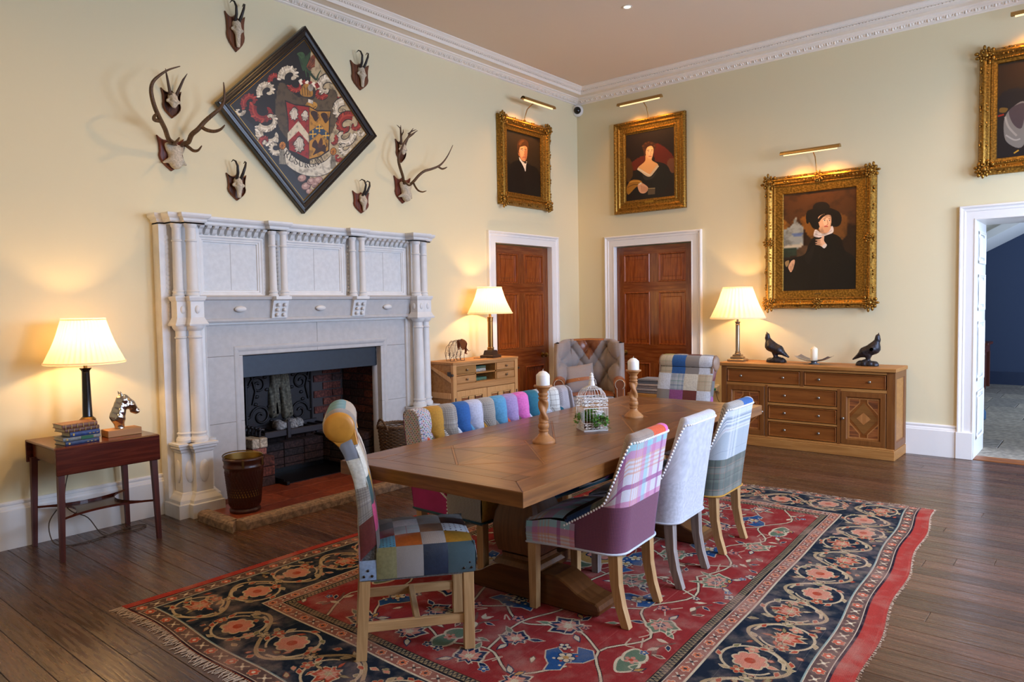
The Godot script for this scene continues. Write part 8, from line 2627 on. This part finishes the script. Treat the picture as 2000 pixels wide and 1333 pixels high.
func palmette(c: Cv, x: float, y: float, r: float, a: float, cols: Array) -> void:
	for k in 4:
		var s: float = [1.0, 0.86, 0.6, 0.3][k]
		var fl := []
		for i in 17:
			var t := i / 16.0 * TAU
			var rr := r * s * (0.8 + 0.2 * cos(t * 7.0)) * (1.0 if k < 3 else 0.9) * (1.0 + 0.25 * cos(t - 0.0))
			fl.append(x + cos(t + a) * rr); fl.append(y + sin(t + a) * rr)
		if k < 2: c.poly(fl, cols[k])
		else: c.blob(fl, cols[k])
	for i in 6: c.line([x, y, x + cos(a + i - 2.5) * r * 0.7, y + sin(a + i - 2.5) * r * 0.7], r * 0.05, cols[0], 1.0, false)

func vine_border(len: int, h: int, sd: int) -> Cv:
	var c := Cv.new(len, h, hexc("1d2530"))
	var rg := RandomNumberGenerator.new(); rg.seed = sd
	var n := int(round(len / 300.0))
	var per := float(len) / n
	var be := "a08a66"; var bl := "b8a480"; var re := "a2442f"; var ol := "7d7550"; var pk := "c07a62"
	for i in int(len / 15.0): # scattered leaves, drawn under the scrolls
		var x := rg.randf() * len; var y := rg.randf_range(8, h - 8)
		leaf(c, x, y, rg.randf_range(16, 30), rg.randf_range(10, 18), rg.randf() * TAU, [re, be, ol, pk, re][rg.randi() % 5], [bl, "5a2a20", be, be, bl][rg.randi() % 5])
	var path := []
	for i in n * 12 + 1:
		var x := i * per / 12.0
		path.append(x); path.append(h * 0.5 + sin(i * TAU / 12.0) * h * 0.36)
	c.line(path, 9, be)
	for i in n:
		for k in 2:
			var cx := (i + 0.25 + 0.5 * k) * per
			var cy := h * (0.42 if k == 0 else 0.58)
			var sg := 1.0 if k == 0 else -1.0
			var sp := []
			for j in 20:
				var t := j / 19.0
				var a := PI * 0.5 * sg + sg * t * TAU * 0.92
				var rr := h * lerpf(0.37, 0.3, t)
				sp.append(cx + cos(a) * rr); sp.append(cy + sin(a) * rr)
			c.line(sp, 7.5, bl, 1.0, true, 5)
			for j in 7:
				var a := j * TAU / 7 + 0.3 * sg
				leaf(c, cx + cos(a) * h * 0.36, cy + sin(a) * h * 0.36, 26, 15, a + 1.2, [re, be, re, ol][j % 4], bl)
			if (i + k) % 2 == 0:
				palmette(c, cx, cy, h * 0.22, -PI / 2 * sg, [bl, re, pk, be]); 
				for j in 4: leaf(c, cx + cos(j * 1.4) * h * 0.2, cy + sin(j * 1.4) * h * 0.2, 32, 12, j * 1.4, [be, re, ol, bl][j], "3a2a20")
			else: rosette(c, cx, cy, h * 0.2, pk, re, 8, bl)
			for j in 3: rosette(c, cx + per * 0.25 + (j - 1) * 22, h * 0.5 + (j - 1) * 24 * sg, 15, [re, be, pk][j], bl, 5, be if j != 1 else "1d2530")
	c.speckle(sd, 0.015, hexc("a08c6c"), 0.3)
	return c

func guard(len: int, h: int, base: String, a: String, b: String, line: String) -> Cv:
	var c := Cv.new(len, h, hexc(base))
	var n := int(len / (h * 0.95))
	for i in n:
		var x := (i + 0.5) * len / n
		if i % 2 == 0: rosette(c, x, h * 0.5, h * 0.34, a, b, 6, line)
		else:
			c.line([x - h * 0.3, h * 0.25, x, h * 0.5, x - h * 0.3, h * 0.75], h * 0.12, line, 1.0, false)
			c.line([x + h * 0.3, h * 0.25, x, h * 0.5, x + h * 0.3, h * 0.75], h * 0.12, line, 1.0, false); c.ell(x, h * 0.5, h * 0.12, h * 0.12, b)
	c.rect(0, 0, len, maxi(2, h / 14), hexc("c8b79a")); c.rect(0, h - maxi(2, h / 14), len, maxi(2, h / 14), hexc("c8b79a"))
	return c

func zigzag(len: int, h: int) -> Cv:
	var c := Cv.new(len, h, hexc("8a7858"))
	var n := int(len / (h * 0.55))
	for i in n:
		var x := i * float(len) / n
		c.line([x, h - 3, x + h * 0.28, 3, x + h * 0.55, h - 3], h * 0.2, "26282c", 1.0, false)
	c.rect(0, 0, len, 2, hexc("26221e")); c.rect(0, h - 2, len, 2, hexc("26221e"))
	return c

func lay(c: Cv, ring: Rect2i, strip: Callable, h: int) -> Rect2i: # a border round the rectangle; what is left inside
	var sx: Cv = strip.call(ring.size.x, h); var sy: Cv = strip.call(ring.size.y, h)
	var up := sx.im.duplicate() as Image
	c.im.blit_rect(sx.im, Rect2i(0, 0, sx.w, h), ring.position)
	up.rotate_180()
	c.im.blit_rect(up, Rect2i(0, 0, sx.w, h), Vector2i(ring.position.x, ring.end.y - h))
	var l := sy.im.duplicate() as Image; l.rotate_90(COUNTERCLOCKWISE)
	c.im.blit_rect(l, Rect2i(0, h, h, sy.w - 2 * h), ring.position + Vector2i(0, h))
	var r := sy.im.duplicate() as Image; r.rotate_90(CLOCKWISE)
	c.im.blit_rect(r, Rect2i(0, h, h, sy.w - 2 * h), Vector2i(ring.end.x - h, ring.position.y + h))
	return ring.grow(-h)

func paint_rug(c: Cv) -> void:
	c.rect(0, 0, c.w, c.h, hexc("a03a32"))
	var r := Rect2i(4, 30, c.w - 8, c.h - 76)
	c.rect(r.position.x - 4, r.position.y - 6, r.size.x + 8, r.size.y + 12, hexc("2a2028"))
	r = lay(c, r, func(l, h): return guard(l, h, "5a4640", "b4523c", "d8c8a8", "b09a7c"), 38)
	c.rect(r.position.x, r.position.y, r.size.x, r.size.y, hexc("7d9088")); r = r.grow(-3)
	r = lay(c, r, func(l, h): return vine_border(l, h, 17 + l % 7), 176)
	c.rect(r.position.x, r.position.y, r.size.x, r.size.y, hexc("c2b394")); r = r.grow(-3)
	r = lay(c, r, func(l, h): return guard(l, h, "8c5a4c", "c06a48", "3a3434", "cdbfa4"), 34)
	c.rect(r.position.x, r.position.y, r.size.x, r.size.y, hexc("1e1e24")); r = r.grow(-4)
	r = lay(c, r, func(l, h): return zigzag(l, h), 20)
	# field: a quarter is drawn and mirrored
	var w := r.size.x / 2 + 1; var h := r.size.y / 2 + 1
	var f := Cv.new(w, h, hexc("8a2e2c"))
	var cr := "c6b594"; var na := "1d2a44"; var bu := "274a78"; var gr := "5f7058"; var go := "b08448"; var pk := "c27c68"; var br := "6a4a40"
	var vines := [[0, 120, 120, 60, 240, 130, 360, 70, 480, 150, 620, 80, 770, 140], [60, 440, 110, 320, 60, 220, 150, 150], [240, 130, 300, 230, 250, 340, 320, 440], [480, 150, 430, 260, 520, 340, 480, 440], [620, 80, 680, 220, 620, 330, 690, 440], [110, 320, 250, 340, 380, 300, 520, 340, 620, 330, 770, 300]]
	for v in vines:
		f.line(v, 9, "2a1c1c"); f.line(v, 5.5, cr)
	for q in [[70, 60, 0.4], [330, 30, 1.6], [560, 40, 2.2], [700, 180, 0.8], [190, 400, 2.8], [420, 400, 1.0], [600, 420, 0.2]]: # brown branching leaves
		f.line([q[0] - 40, q[1], q[0], q[1] + 10, q[0] + 40, q[1] - 14], 12, br, 0.9, true, 5)
		for k in 4: leaf(f, q[0] - 34 + k * 22, q[1] + (14 if k % 2 else -10), 30, 14, q[2] + k, [br, cr, na, cr][k], cr)
	for q in [[170, 170, 0.0], [530, 180, 2.6], [340, 410, 1.2], [720, 330, 4.0]]: # deep blue arabesques
		var x: float = q[0]; var y: float = q[1]
		var o := []
		for p in [[-62, 8], [-40, -18], [-10, -12], [10, -40], [40, -50], [66, -30], [60, 4], [36, -10], [20, 14], [34, 36], [8, 50], [-18, 34], [-34, 16]]:
			var v: Vector2 = Vector2(p[0], p[1]).rotated(q[2]) + Vector2(x, y)
			o.append(v.x); o.append(v.y)
		f.poly(o, bu)
		var o2 := o.duplicate(); o2.append(o[0]); o2.append(o[1])
		f.line(o2, 3.5, cr, 0.9, false)
		for k in 9: f.ell(x + cos(k * 2.4 + q[2]) * (8 + k * 4.5), y + sin(k * 2.4 + q[2]) * (4 + k * 3.2) - 4, 3.4, 3.4, [cr, "a8442e"][k % 2])
		rosette(f, x + cos(q[2]) * 8, y + sin(q[2]) * 8, 20, cr, go, 5, na)
	for q in [[60, 330, 44, 0.3], [300, 240, 52, 1.9], [430, 80, 46, 4.0], [610, 250, 50, 0.0], [40, 200, 40, 5.0], [730, 70, 44, 2.0], [180, 300, 40, 1.0], [500, 390, 42, 3.0]]:
		palmette(f, q[0], q[1], q[2], q[3], [[cr, na, pk, cr], [na, cr, gr, "a8442e"], [cr, gr, pk, na], [na, go, pk, cr]][int(q[0]) % 4])
		for k in 3: leaf(f, q[0] + cos(q[3] + k * 2.1) * q[2] * 1.1, q[1] + sin(q[3] + k * 2.1) * q[2] * 1.1, 40, 18, q[3] + k * 2.1, [gr, cr, na][k], [cr, na, cr][k])
	for q in [[240, 60, 0.6], [660, 420, 2.0], [90, 420, 4.0]]: # green lobed leaves
		for k in 2:
			f.blob([q[0] - 50 + k * 50, q[1], q[0] - 20 + k * 40, q[1] - 28, q[0] + 20 + k * 30, q[1] - 18, q[0] + 30 + k * 30, q[1] + 14, q[0] + k * 30, q[1] + 26, q[0] - 30 + k * 30, q[1] + 18], cr)
			f.blob([q[0] - 44 + k * 50, q[1], q[0] - 18 + k * 40, q[1] - 22, q[0] + 18 + k * 30, q[1] - 13, q[0] + 24 + k * 30, q[1] + 11, q[0] + k * 30, q[1] + 20, q[0] - 26 + k * 30, q[1] + 13], gr)
		rosette(f, q[0] + 10, q[1], 16, pk, "a8442e", 5)
	var rg := RandomNumberGenerator.new(); rg.seed = 23
	for i in 46:
		var x := rg.randf() * w; var y := rg.randf() * h
		if i % 3 == 0: rosette(f, x, y, rg.randf_range(9, 17), [cr, na, bu, pk][i % 4], [na, cr, cr, na][i % 4], 5, [na, cr, cr, na][i % 4])
		elif i % 3 == 1:
			leaf(f, x, y, 34, 15, rg.randf() * TAU, [gr, na, cr, go][i % 4], [cr, cr, br, na][i % 4])
		else: f.line([x, y, x + rg.randf_range(-40, 40), y + rg.randf_range(-30, 30), x + rg.randf_range(-50, 50), y + rg.randf_range(-50, 50)], 4, cr, 0.85)
	f.ell(w, h, 90, 70, cr); f.ell(w, h, 82, 62, go); rosette(f, w - 4, h - 4, 40, pk, cr, 8, na)
	for k in 4:
		var im := f.im.duplicate() as Image
		if k % 2: im.flip_x()
		if k > 1: im.flip_y()
		c.im.blit_rect(im, Rect2i(0, 0, w, h), r.position + Vector2i((r.size.x - w) * (k % 2), (r.size.y - h) * (k / 2)))
	# weave lines and wear
	for y in range(0, c.h, 3): c.rect(0, y, c.w, 1, Color(0.08, 0.05, 0.05, rg.randf() * 0.16))
	for i in 260: c.rect(rg.randi() % c.w, rg.randi() % c.h, rg.randi_range(30, 220), 1 + rg.randi() % 2, Color(0.78, 0.68, 0.58, rg.randf() * 0.3))
	c.speckle(31, 0.006, hexc("a88674"), 0.5); c.speckle(47, 0.02, hexc("9a7a68"), 0.3)
	c.speckle(37, 0.4, hexc("1a1212"), 0.3)

# ------------------------------------------------------------------ the dining table
func slice(polys: Array, p: Vector2, d: Vector2) -> Array:
	var out := []
	for q in polys:
		var a := PackedVector2Array(); var b := PackedVector2Array()
		var n: int = q.size()
		for i in n:
			var s: Vector2 = q[i]; var e: Vector2 = q[(i + 1) % n]
			var fs := d.cross(s - p); var fe := d.cross(e - p)
			if absf(fs) < 2e-6: fs = 0.0
			if absf(fe) < 2e-6: fe = 0.0
			if fs >= 0: a.append(s)
			if fs <= 0: b.append(s)
			if (fs > 0.0 and fe < 0.0) or (fs < 0.0 and fe > 0.0):
				var m := s.lerp(e, fs / (fs - fe)); a.append(m); b.append(m)
		for r in [a, b]:
			if r.size() > 2 and absf(area(r)) > 2e-5: out.append(r)
	return out

func area(p: PackedVector2Array) -> float:
	var s := 0.0
	for i in p.size(): s += p[i].cross(p[(i + 1) % p.size()])
	return s / 2

func build_table() -> void:
	var t := thing("dining_table", "long brown refectory dining table with a parquetry top and trestle base", "table", Vector3(-4.325, 0.0, 3.06), 0.05)
	var L := 1.405; var W := 0.536
	var wx := wood("tableoak", 0, Color(1.06, 1.0, 0.94), 0.3)
	var wz := wood("tableoak", 2, Color(1.02, 0.98, 0.94), 0.3)
	var wy := wood("tableoak", 1, Color(0.82, 0.76, 0.7), 0.4)
	var flat := Transform3D(Basis(Vector3.RIGHT, -PI / 2), Vector3.ZERO) # x, y -> x, -z
	obj("table_core", boxed(Vector3(-L + 0.01, 0.724, -W + 0.01), Vector3(L - 0.01, 0.773, W - 0.01)), mat("table_groove", srgb(34, 20, 10), 0.7), t)
	var bw := 0.13
	for q in [[[-L, -W, L, -W, L - bw, -W + bw, -L + bw, -W + bw], 0], [[-L, W, -L + bw, W - bw, L - bw, W - bw, L, W], 0], [[-L, -W, -L + bw, -W + bw, -L + bw, W - bw, -L, W], 1], [[L, -W, L, W, L - bw, W - bw, L - bw, -W + bw], 1]]:
		var b := B.new(); b.xf = flat
		b.prism(B.inset(ccw(pv(q[0])), 0.0006), 0.718, 0.78, 0.003)
		obj("border_board", b, wx if q[1] == 0 else wz, t)
	# parquetry: cut by strings and joints
	var tone := []
	for i in 4: tone.append([wood("tableoak", 0, [Color(1.0, 0.94, 0.88), Color(0.9, 0.84, 0.78), Color(1.14, 1.06, 0.98), Color(0.97, 0.88, 0.8)][i], 0.3, false, "p%d" % i), wood("tableoak", 2, [Color(1.0, 0.94, 0.88), Color(0.88, 0.82, 0.76), Color(1.1, 1.04, 0.98), Color(0.95, 0.87, 0.8)][i], 0.3, false, "p%d" % i)])
	var string := wood("pale", 0, Color(0.72, 0.58, 0.42), 0.35, false, "str")
	var rg := RandomNumberGenerator.new(); rg.seed = 6
	for s in 3:
		var xa: float = [-L + bw, -0.525, 0.525][s]; var xb: float = [-0.525, 0.525, L - bw][s]
		var ha := W - bw
		var polys := [PackedVector2Array([Vector2(xa, -ha), Vector2(xb, -ha), Vector2(xb, ha), Vector2(xa, ha)])]
		var c := Vector2((xa + xb) / 2, 0)
		var w := (xb - xa) / 2
		var band := 0.1
		if s == 0: polys = slice(polys, Vector2(xa + band, 0), Vector2(0, 1))
		if s == 2: polys = slice(polys, Vector2(xb - band, 0), Vector2(0, 1))
		polys = slice(polys, Vector2(0, ha - band * 0.8), Vector2(1, 0)); polys = slice(polys, Vector2(0, -ha + band * 0.8), Vector2(1, 0))
		var inner := []; var keep := []
		for p in polys:
			var m := Vector2.ZERO
			for v in p: m += v
			m /= p.size()
			if absf(m.y) < ha - band * 0.8 and not (s == 0 and m.x < xa + band) and not (s == 2 and m.x > xb - band): inner.append(p)
			else: keep.append(p)
		for sx in [-1.0, 1.0]:
			for sy in [-1.0, 1.0]:
				var p0 := c + Vector2(sx * w * 0.72, 0); var d := Vector2(-sx * w * 0.72, sy * ha * 0.66).normalized()
				inner = slice(inner, p0, d); inner = slice(inner, p0 + Vector2(sx * 0.016, 0), d)
		inner = slice(inner, c, Vector2(1, 0)); inner = slice(inner, c + Vector2(0.0, 0), Vector2(0, 1))
		for p in keep + inner:
			var m := Vector2.ZERO; var lo := Vector2.INF; var hi := -Vector2.INF
			for v in p: m += v; lo = lo.min(v); hi = hi.max(v)
			m /= p.size()
			var per := 0.0
			for i in p.size(): per += p[i].distance_to(p[(i + 1) % p.size()])
			var thin := absf(area(p)) / per < 0.0062
			var b := B.new(); b.xf = flat
			b.prism(B.inset(ccw(p), 0.0007 if not thin else 0.0004), 0.77, 0.7798 - rg.randf() * 0.0003, 0.0006)
			var k: Array = tone[rg.randi() % 4]
			obj("inlay_strip" if thin else "parquet_block", b, string if thin else k[0 if (hi.x - lo.x) > (hi.y - lo.y) * rg.randf_range(0.8, 1.3) else 1], t)
	# trestles
	for s in [-1.0, 1.0]:
		var x: float = s * 0.63
		var b := B.new()
		var st := []
		for q in [[0.135, 0.105, 0.175], [0.14, 0.14, 0.185], [0.13, 0.12, 0.205], [0.112, 0.105, 0.215], [0.112, 0.105, 0.235], [0.128, 0.12, 0.25], [0.142, 0.132, 0.3], [0.146, 0.136, 0.37], [0.136, 0.126, 0.44], [0.108, 0.1, 0.51], [0.09, 0.083, 0.57], [0.088, 0.082, 0.6], [0.1, 0.094, 0.64], [0.125, 0.118, 0.672]]: st.append(q)
		for r in [[0, 5, false], [5, 14, true]]:
			var rings := []
			for k in range(r[0], r[1]):
				var q: Array = st[k]
				var ch := 0.018
				var hx: float = q[1]; var hz: float = q[0]
				rings.append(PackedVector3Array([Vector3(x - hx + ch, q[2], hz), Vector3(x + hx - ch, q[2], hz), Vector3(x + hx, q[2], hz - ch), Vector3(x + hx, q[2], -hz + ch), Vector3(x + hx - ch, q[2], -hz), Vector3(x - hx + ch, q[2], -hz), Vector3(x - hx, q[2], -hz + ch), Vector3(x - hx, q[2], hz - ch)]))
			# smooth up the profile, flat round it
			var n := 8
			for i in n:
				var strip := []
				for ring in rings: strip.append(PackedVector3Array([ring[i], ring[(i + 1) % n]]))
				b.loft(strip, false, false, r[2])
			b.cap(rings[0], true); b.cap(rings[-1], false)
		obj("pedestal", b, wy, t)
		# sledge foot and top bearer, their ends cut down
		b = B.new()
		b.xf = Transform3D(Basis(Vector3.UP, -PI / 2), Vector3(x + 0.085, 0, 0.04))
		var o := PackedVector2Array()
		for k in 2:
			var m := 1.0 if k == 0 else -1.0
			var half := pv([0.0, 0.004, 0.36, 0.004, 0.37, 0.0105, 0.405, 0.0105, 0.418, 0.02, 0.422, 0.04, 0.416, 0.062, 0.4, 0.072, 0.36, 0.078, 0.3, 0.098, 0.25, 0.128, 0.2, 0.152, 0.17, 0.16, 0.0, 0.16])
			if k == 1: half.reverse()
			for p in half: if absf(p.x) > 0.0: o.append(Vector2(p.x * m, p.y + 0.006))
		b.prism(o, 0.0, 0.17, 0.006)
		obj("sledge_foot", b, wood("tableoak", 2, Color(0.7, 0.62, 0.56), 0.3, false, "ft"), t)
		b = B.new()
		b.xf = Transform3D(Basis(Vector3.UP, -PI / 2), Vector3(x + 0.06, 0, 0))
		b.prism(pv([-0.47, 0.718, -0.47, 0.69, -0.42, 0.655, -0.39, 0.65, 0.39, 0.65, 0.42, 0.655, 0.47, 0.69, 0.47, 0.718]), 0.0, 0.12, 0.004)
		obj("top_bearer", b, wood("tableoak", 2, Color(0.7, 0.62, 0.56), 0.3, false, "ft"), t)
		# curved brace under the top
		b = B.new()
		b.prism(pv([x - s * 0.1, 0.7, x - s * 0.1, 0.5, x - s * 0.16, 0.53, x - s * 0.2, 0.6, x - s * 0.27, 0.63, x - s * 0.33, 0.64, x - s * 0.36, 0.7]), -0.035, 0.035, 0.004)
		obj("brace", b, wy, t)
	obj("under_rail", boxed(Vector3(-1.2, 0.672, -0.05), Vector3(1.2, 0.72, 0.05), 0.003), wood("tableoak", 0, Color(0.8, 0.74, 0.68), 0.4, false, "ur"), t)
	obj("stretcher", boxed(Vector3(-0.58, 0.1, -0.05), Vector3(0.58, 0.165, 0.05), 0.005), wood("tableoak", 0, Color(0.8, 0.74, 0.68), 0.4, false, "ur"), t)

func ccw(p: PackedVector2Array) -> PackedVector2Array:
	if Geometry2D.is_polygon_clockwise(p):
		p = p.duplicate(); p.reverse()
	return p

# ------------------------------------------------------------------ candlesticks, birdcage and its plant
func build_table_things() -> void:
	for i in 2:
		var at: Vector3 = [Vector3(-4.848, 0.78, 3.114), Vector3(-3.851, 0.78, 3.068)][i]
		var t := thing("candlestick", ["barley twist wooden candlestick on the table, nearer the patchwork chair with yellow leather", "barley twist wooden candlestick on the table, beyond the white birdcage"][i], "candlestick", at, i * 0.7, "barley twist candlesticks")
		var wm := wood("pale", 1, Color(0.86, 0.76, 0.66), 0.55, false, "cs")
		var b := B.new()
		b.lathe(pts([0.0595, 0.0, 0.0605, 0.006, 0.058, 0.014, 0.05, 0.018, 0.048, 0.024, 0.034, 0.034, 0.024, 0.048, 0.022, 0.056, 0.026, 0.06, 0.0265, 0.066, 0.022, 0.07, 0.028, 0.08, 0.0295, 0.09, 0.027, 0.1, 0.023, 0.104, 0.026, 0.108, 0.024, 0.114]), 28, Vector3.ZERO, 0.9)
		var rings := []
		for k in 41:
			var y := 0.112 + k * 0.0029
			var env := smoothstep(0.0, 0.1, k / 40.0) * (1.0 - smoothstep(0.9, 1.0, k / 40.0))
			var r := PackedVector3Array()
			for q in 28:
				var a := TAU * q / 28
				var rr := 0.021 + 0.0065 * env * cos(2.0 * (a + y * 36.0))
				r.append(Vector3(cos(a) * rr, y, -sin(a) * rr))
			rings.append(r)
		b.loft(rings, true, false)
		b.lathe(pts([0.022, 0.226, 0.026, 0.231, 0.026, 0.237, 0.021, 0.241, 0.026, 0.25, 0.027, 0.256, 0.022, 0.262, 0.024, 0.27, 0.034, 0.282, 0.039, 0.29, 0.048, 0.292, 0.0495, 0.297, 0.0475, 0.302, 0.038, 0.302, 0.036, 0.298]), 28, Vector3.ZERO, 0.9)
		obj("turned_stem", b, wm, t)
		candle(["white pillar candle on the candlestick nearer the patchwork chair with yellow leather", "white pillar candle on the candlestick beyond the white birdcage"][i], at + Vector3(0, 0.3, 0), 0.0355, 0.058, srgb(238, 236, 232))
	# birdcage
	var cg := thing("birdcage", "white wire birdcage with pierced scroll bands and a domed top on the dining table", "birdcage", Vector3(-4.373, 0.78, 3.1), 0.92)
	var wh := mat("cage_white", srgb(232, 230, 226), 0.4)
	var h := 0.071
	for q in [[0.006, 0.046], [0.132, 0.186]]: # pierced bands
		for side in 4:
			var b := B.new()
			b.xf = Transform3D(Basis(Vector3.UP, side * PI / 2), Vector3.ZERO)
			b.span(Vector3(-h, q[0] - 0.002, h - 0.001), Vector3(h, q[0] + 0.002, h + 0.002)); b.span(Vector3(-h, q[1] - 0.002, h - 0.001), Vector3(h, q[1] + 0.002, h + 0.002))
			var hh: float = q[1] - q[0]
			for k in 4:
				var cx := -h + (k + 0.5) * h / 2.0
				var m := 1.0 if k % 2 == 0 else -1.0
				for v in 2:
					var cy: float = q[0] + hh * (0.3 if v == 0 else 0.7)
					var sp := []
					for i in 14:
						var a := i * 0.52
						var rr := 0.0125 * (1.0 - i / 17.0) * (hh / 0.045)
						sp.append(Vector3(cx + m * cos(a) * rr * 1.1 * (1 if v == 0 else -1), cy + sin(a) * rr * 0.75, h))
					b.tube(sp, 0.0017, 5)
					for z in 2: b.prism(pv([cx - 0.014 + z * 0.02, cy - 0.002, cx - 0.004 + z * 0.02, cy + 0.006 * m, cx + 0.004 + z * 0.02, cy + 0.002, cx - 0.004 + z * 0.02, cy - 0.003]), h - 0.0008, h + 0.0008)
			obj("pierced_band", b, wh, cg)
	var b := B.new()
	for side in 4:
		b.xf = Transform3D(Basis(Vector3.UP, side * PI / 2), Vector3.ZERO)
		for k in 8: b.tube([Vector3(-h + k * h / 4.0, 0.046, h), Vector3(-h + k * h / 4.0, 0.132, h)], 0.0012 if k else 0.002, 5)
	obj("bar", b, wh, cg).set_meta("kind", "stuff")
	obj("tray", boxed(Vector3(-h, 0.0, -h), Vector3(h, 0.004, h)), wh, cg)
	b = B.new()
	for k in 24:
		var a := k * TAU / 24
		var d := Vector3(cos(a), 0, sin(a))
		var e := minf(h / maxf(absf(d.x), absf(d.z)), 0.088)
		b.tube([d * e + Vector3(0, 0.187, 0), d * e * 0.93 + Vector3(0, 0.21, 0), d * e * 0.7 + Vector3(0, 0.232, 0), d * e * 0.36 + Vector3(0, 0.248, 0), d * 0.012 + Vector3(0, 0.256, 0)], 0.0013, 5)
	var ringp := []
	for i in 24: ringp.append(Vector3(cos(i * TAU / 24) * 0.055, 0.2355, sin(i * TAU / 24) * 0.055))
	b.tube(ringp, 0.0012, 5, true)
	obj("dome_wire", b, wh, cg).set_meta("kind", "stuff")
	b = B.new()
	b.lathe(pts([0.018, 0.254, 0.019, 0.26, 0.016, 0.272, 0.013, 0.284, 0.015, 0.288, 0.013, 0.292, 0.012, 0.3, 0.014, 0.304, 0.01, 0.31, 0.009, 0.314, 0.011, 0.318, 0.006, 0.325, 0.0, 0.328]), 18)
	b.tube([Vector3(0, 0.326, 0), Vector3(0.006, 0.334, 0), Vector3(0, 0.342, 0), Vector3(-0.006, 0.334, 0)], 0.0016, 5, true)
	b.tube([Vector3(-0.014, 0.3, 0.008), Vector3(-0.03, 0.285, 0.014), Vector3(-0.034, 0.262, 0.016)], 0.0012, 5)
	obj("finial", b, wh, cg)
	var pl := thing("potted_plant", "leafy green plant with white flowers filling the white birdcage", "plant", Vector3(-4.373, 0.786, 3.1), 0.92)
	b = B.new()
	b.lathe(pts([0.045, 0, 0.055, 0.045, 0.052, 0.047, 0, 0.045]), 20)
	obj("pot", b, mat("pot_brown", srgb(90, 60, 44), 0.7), pl)
	var rg := RandomNumberGenerator.new(); rg.seed = 42
	var lm := B.new(); var l2 := B.new(); var stem := B.new(); var fl := B.new()
	for i in 560:
		var a := rg.randf() * TAU
		var far := rg.randf()
		var p := Vector3(cos(a) * 0.066 * sqrt(far), 0.045 + rg.randf() * 0.072 * (1.0 - 0.4 * far), sin(a) * 0.066 * sqrt(far))
		if i > 380: # what has grown out between the bars
			var out := rg.randf()
			var dirs := [Vector3(-0.09, 0, 0.05), Vector3(-0.1, 0, -0.01), Vector3(0.08, 0, -0.05), Vector3(0.01, 0.0, -0.09)]
			var di: Vector3 = dirs[[0, 0, 1, 1, 2, 3][i % 6]]
			p = di * (0.65 + 0.5 * out) + Vector3(rg.randf_range(-0.018, 0.018), 0.075 - 0.055 * out * out + rg.randf_range(-0.012, 0.02), rg.randf_range(-0.022, 0.022))
		var s := rg.randf_range(0.007, 0.012)
		var bs := Basis.from_euler(Vector3(rg.randf_range(-1.0, 1.0), rg.randf() * TAU, rg.randf_range(-0.8, 0.8)))
		var q := lm if i % 2 else l2
		q.flat()
		var x: Vector3 = bs.x * s; var z: Vector3 = bs.z * s * 0.8; var y: Vector3 = bs.y * s * 0.25
		q.tri(p - x, p - y + z * 0.1, p + z); q.tri(p - y + z * 0.1, p + x * 1.2, p + z)
		q.tri(p - x, p - z, p - y + z * 0.1); q.tri(p - y + z * 0.1, p - z, p + x * 1.2)
		if i % 6 == 0: stem.tube([Vector3(p.x * 0.3, 0.04, p.z * 0.3), Vector3(p.x * 0.7, lerpf(0.05, p.y, 0.7) + 0.015, p.z * 0.7), p], 0.001, 4)
	for i in 30:
		var p := Vector3(-0.05 + rg.randf_range(-0.016, 0.014), 0.09 + rg.randf_range(-0.014, 0.022), 0.02 + rg.randf_range(-0.03, 0.026))
		for k in 5:
			var a := k * TAU / 5 + i
			var d := Vector3(cos(a), 0.25, sin(a)) * 0.0075
			fl.ball(p + d, Vector3(0.0055, 0.0025, 0.0055), 6, 4)
	var g1 := mat("leaf_green", srgb(74, 132, 44), 0.5); g1.backlight_enabled = true; g1.backlight = Color(0.4, 0.5, 0.2)
	var g2 := mat("leaf_dark", srgb(52, 98, 40), 0.5); g2.backlight_enabled = true; g2.backlight = Color(0.3, 0.4, 0.15)
	obj("foliage", lm, g1, pl).set_meta("kind", "stuff")
	obj("foliage", l2, g2, pl).set_meta("kind", "stuff")
	obj("stems", stem, mat("stem_brown", srgb(96, 82, 44), 0.7), pl).set_meta("kind", "stuff")
	obj("flowers", fl, mat("petal_white", srgb(240, 240, 238), 0.6), pl).set_meta("kind", "stuff")
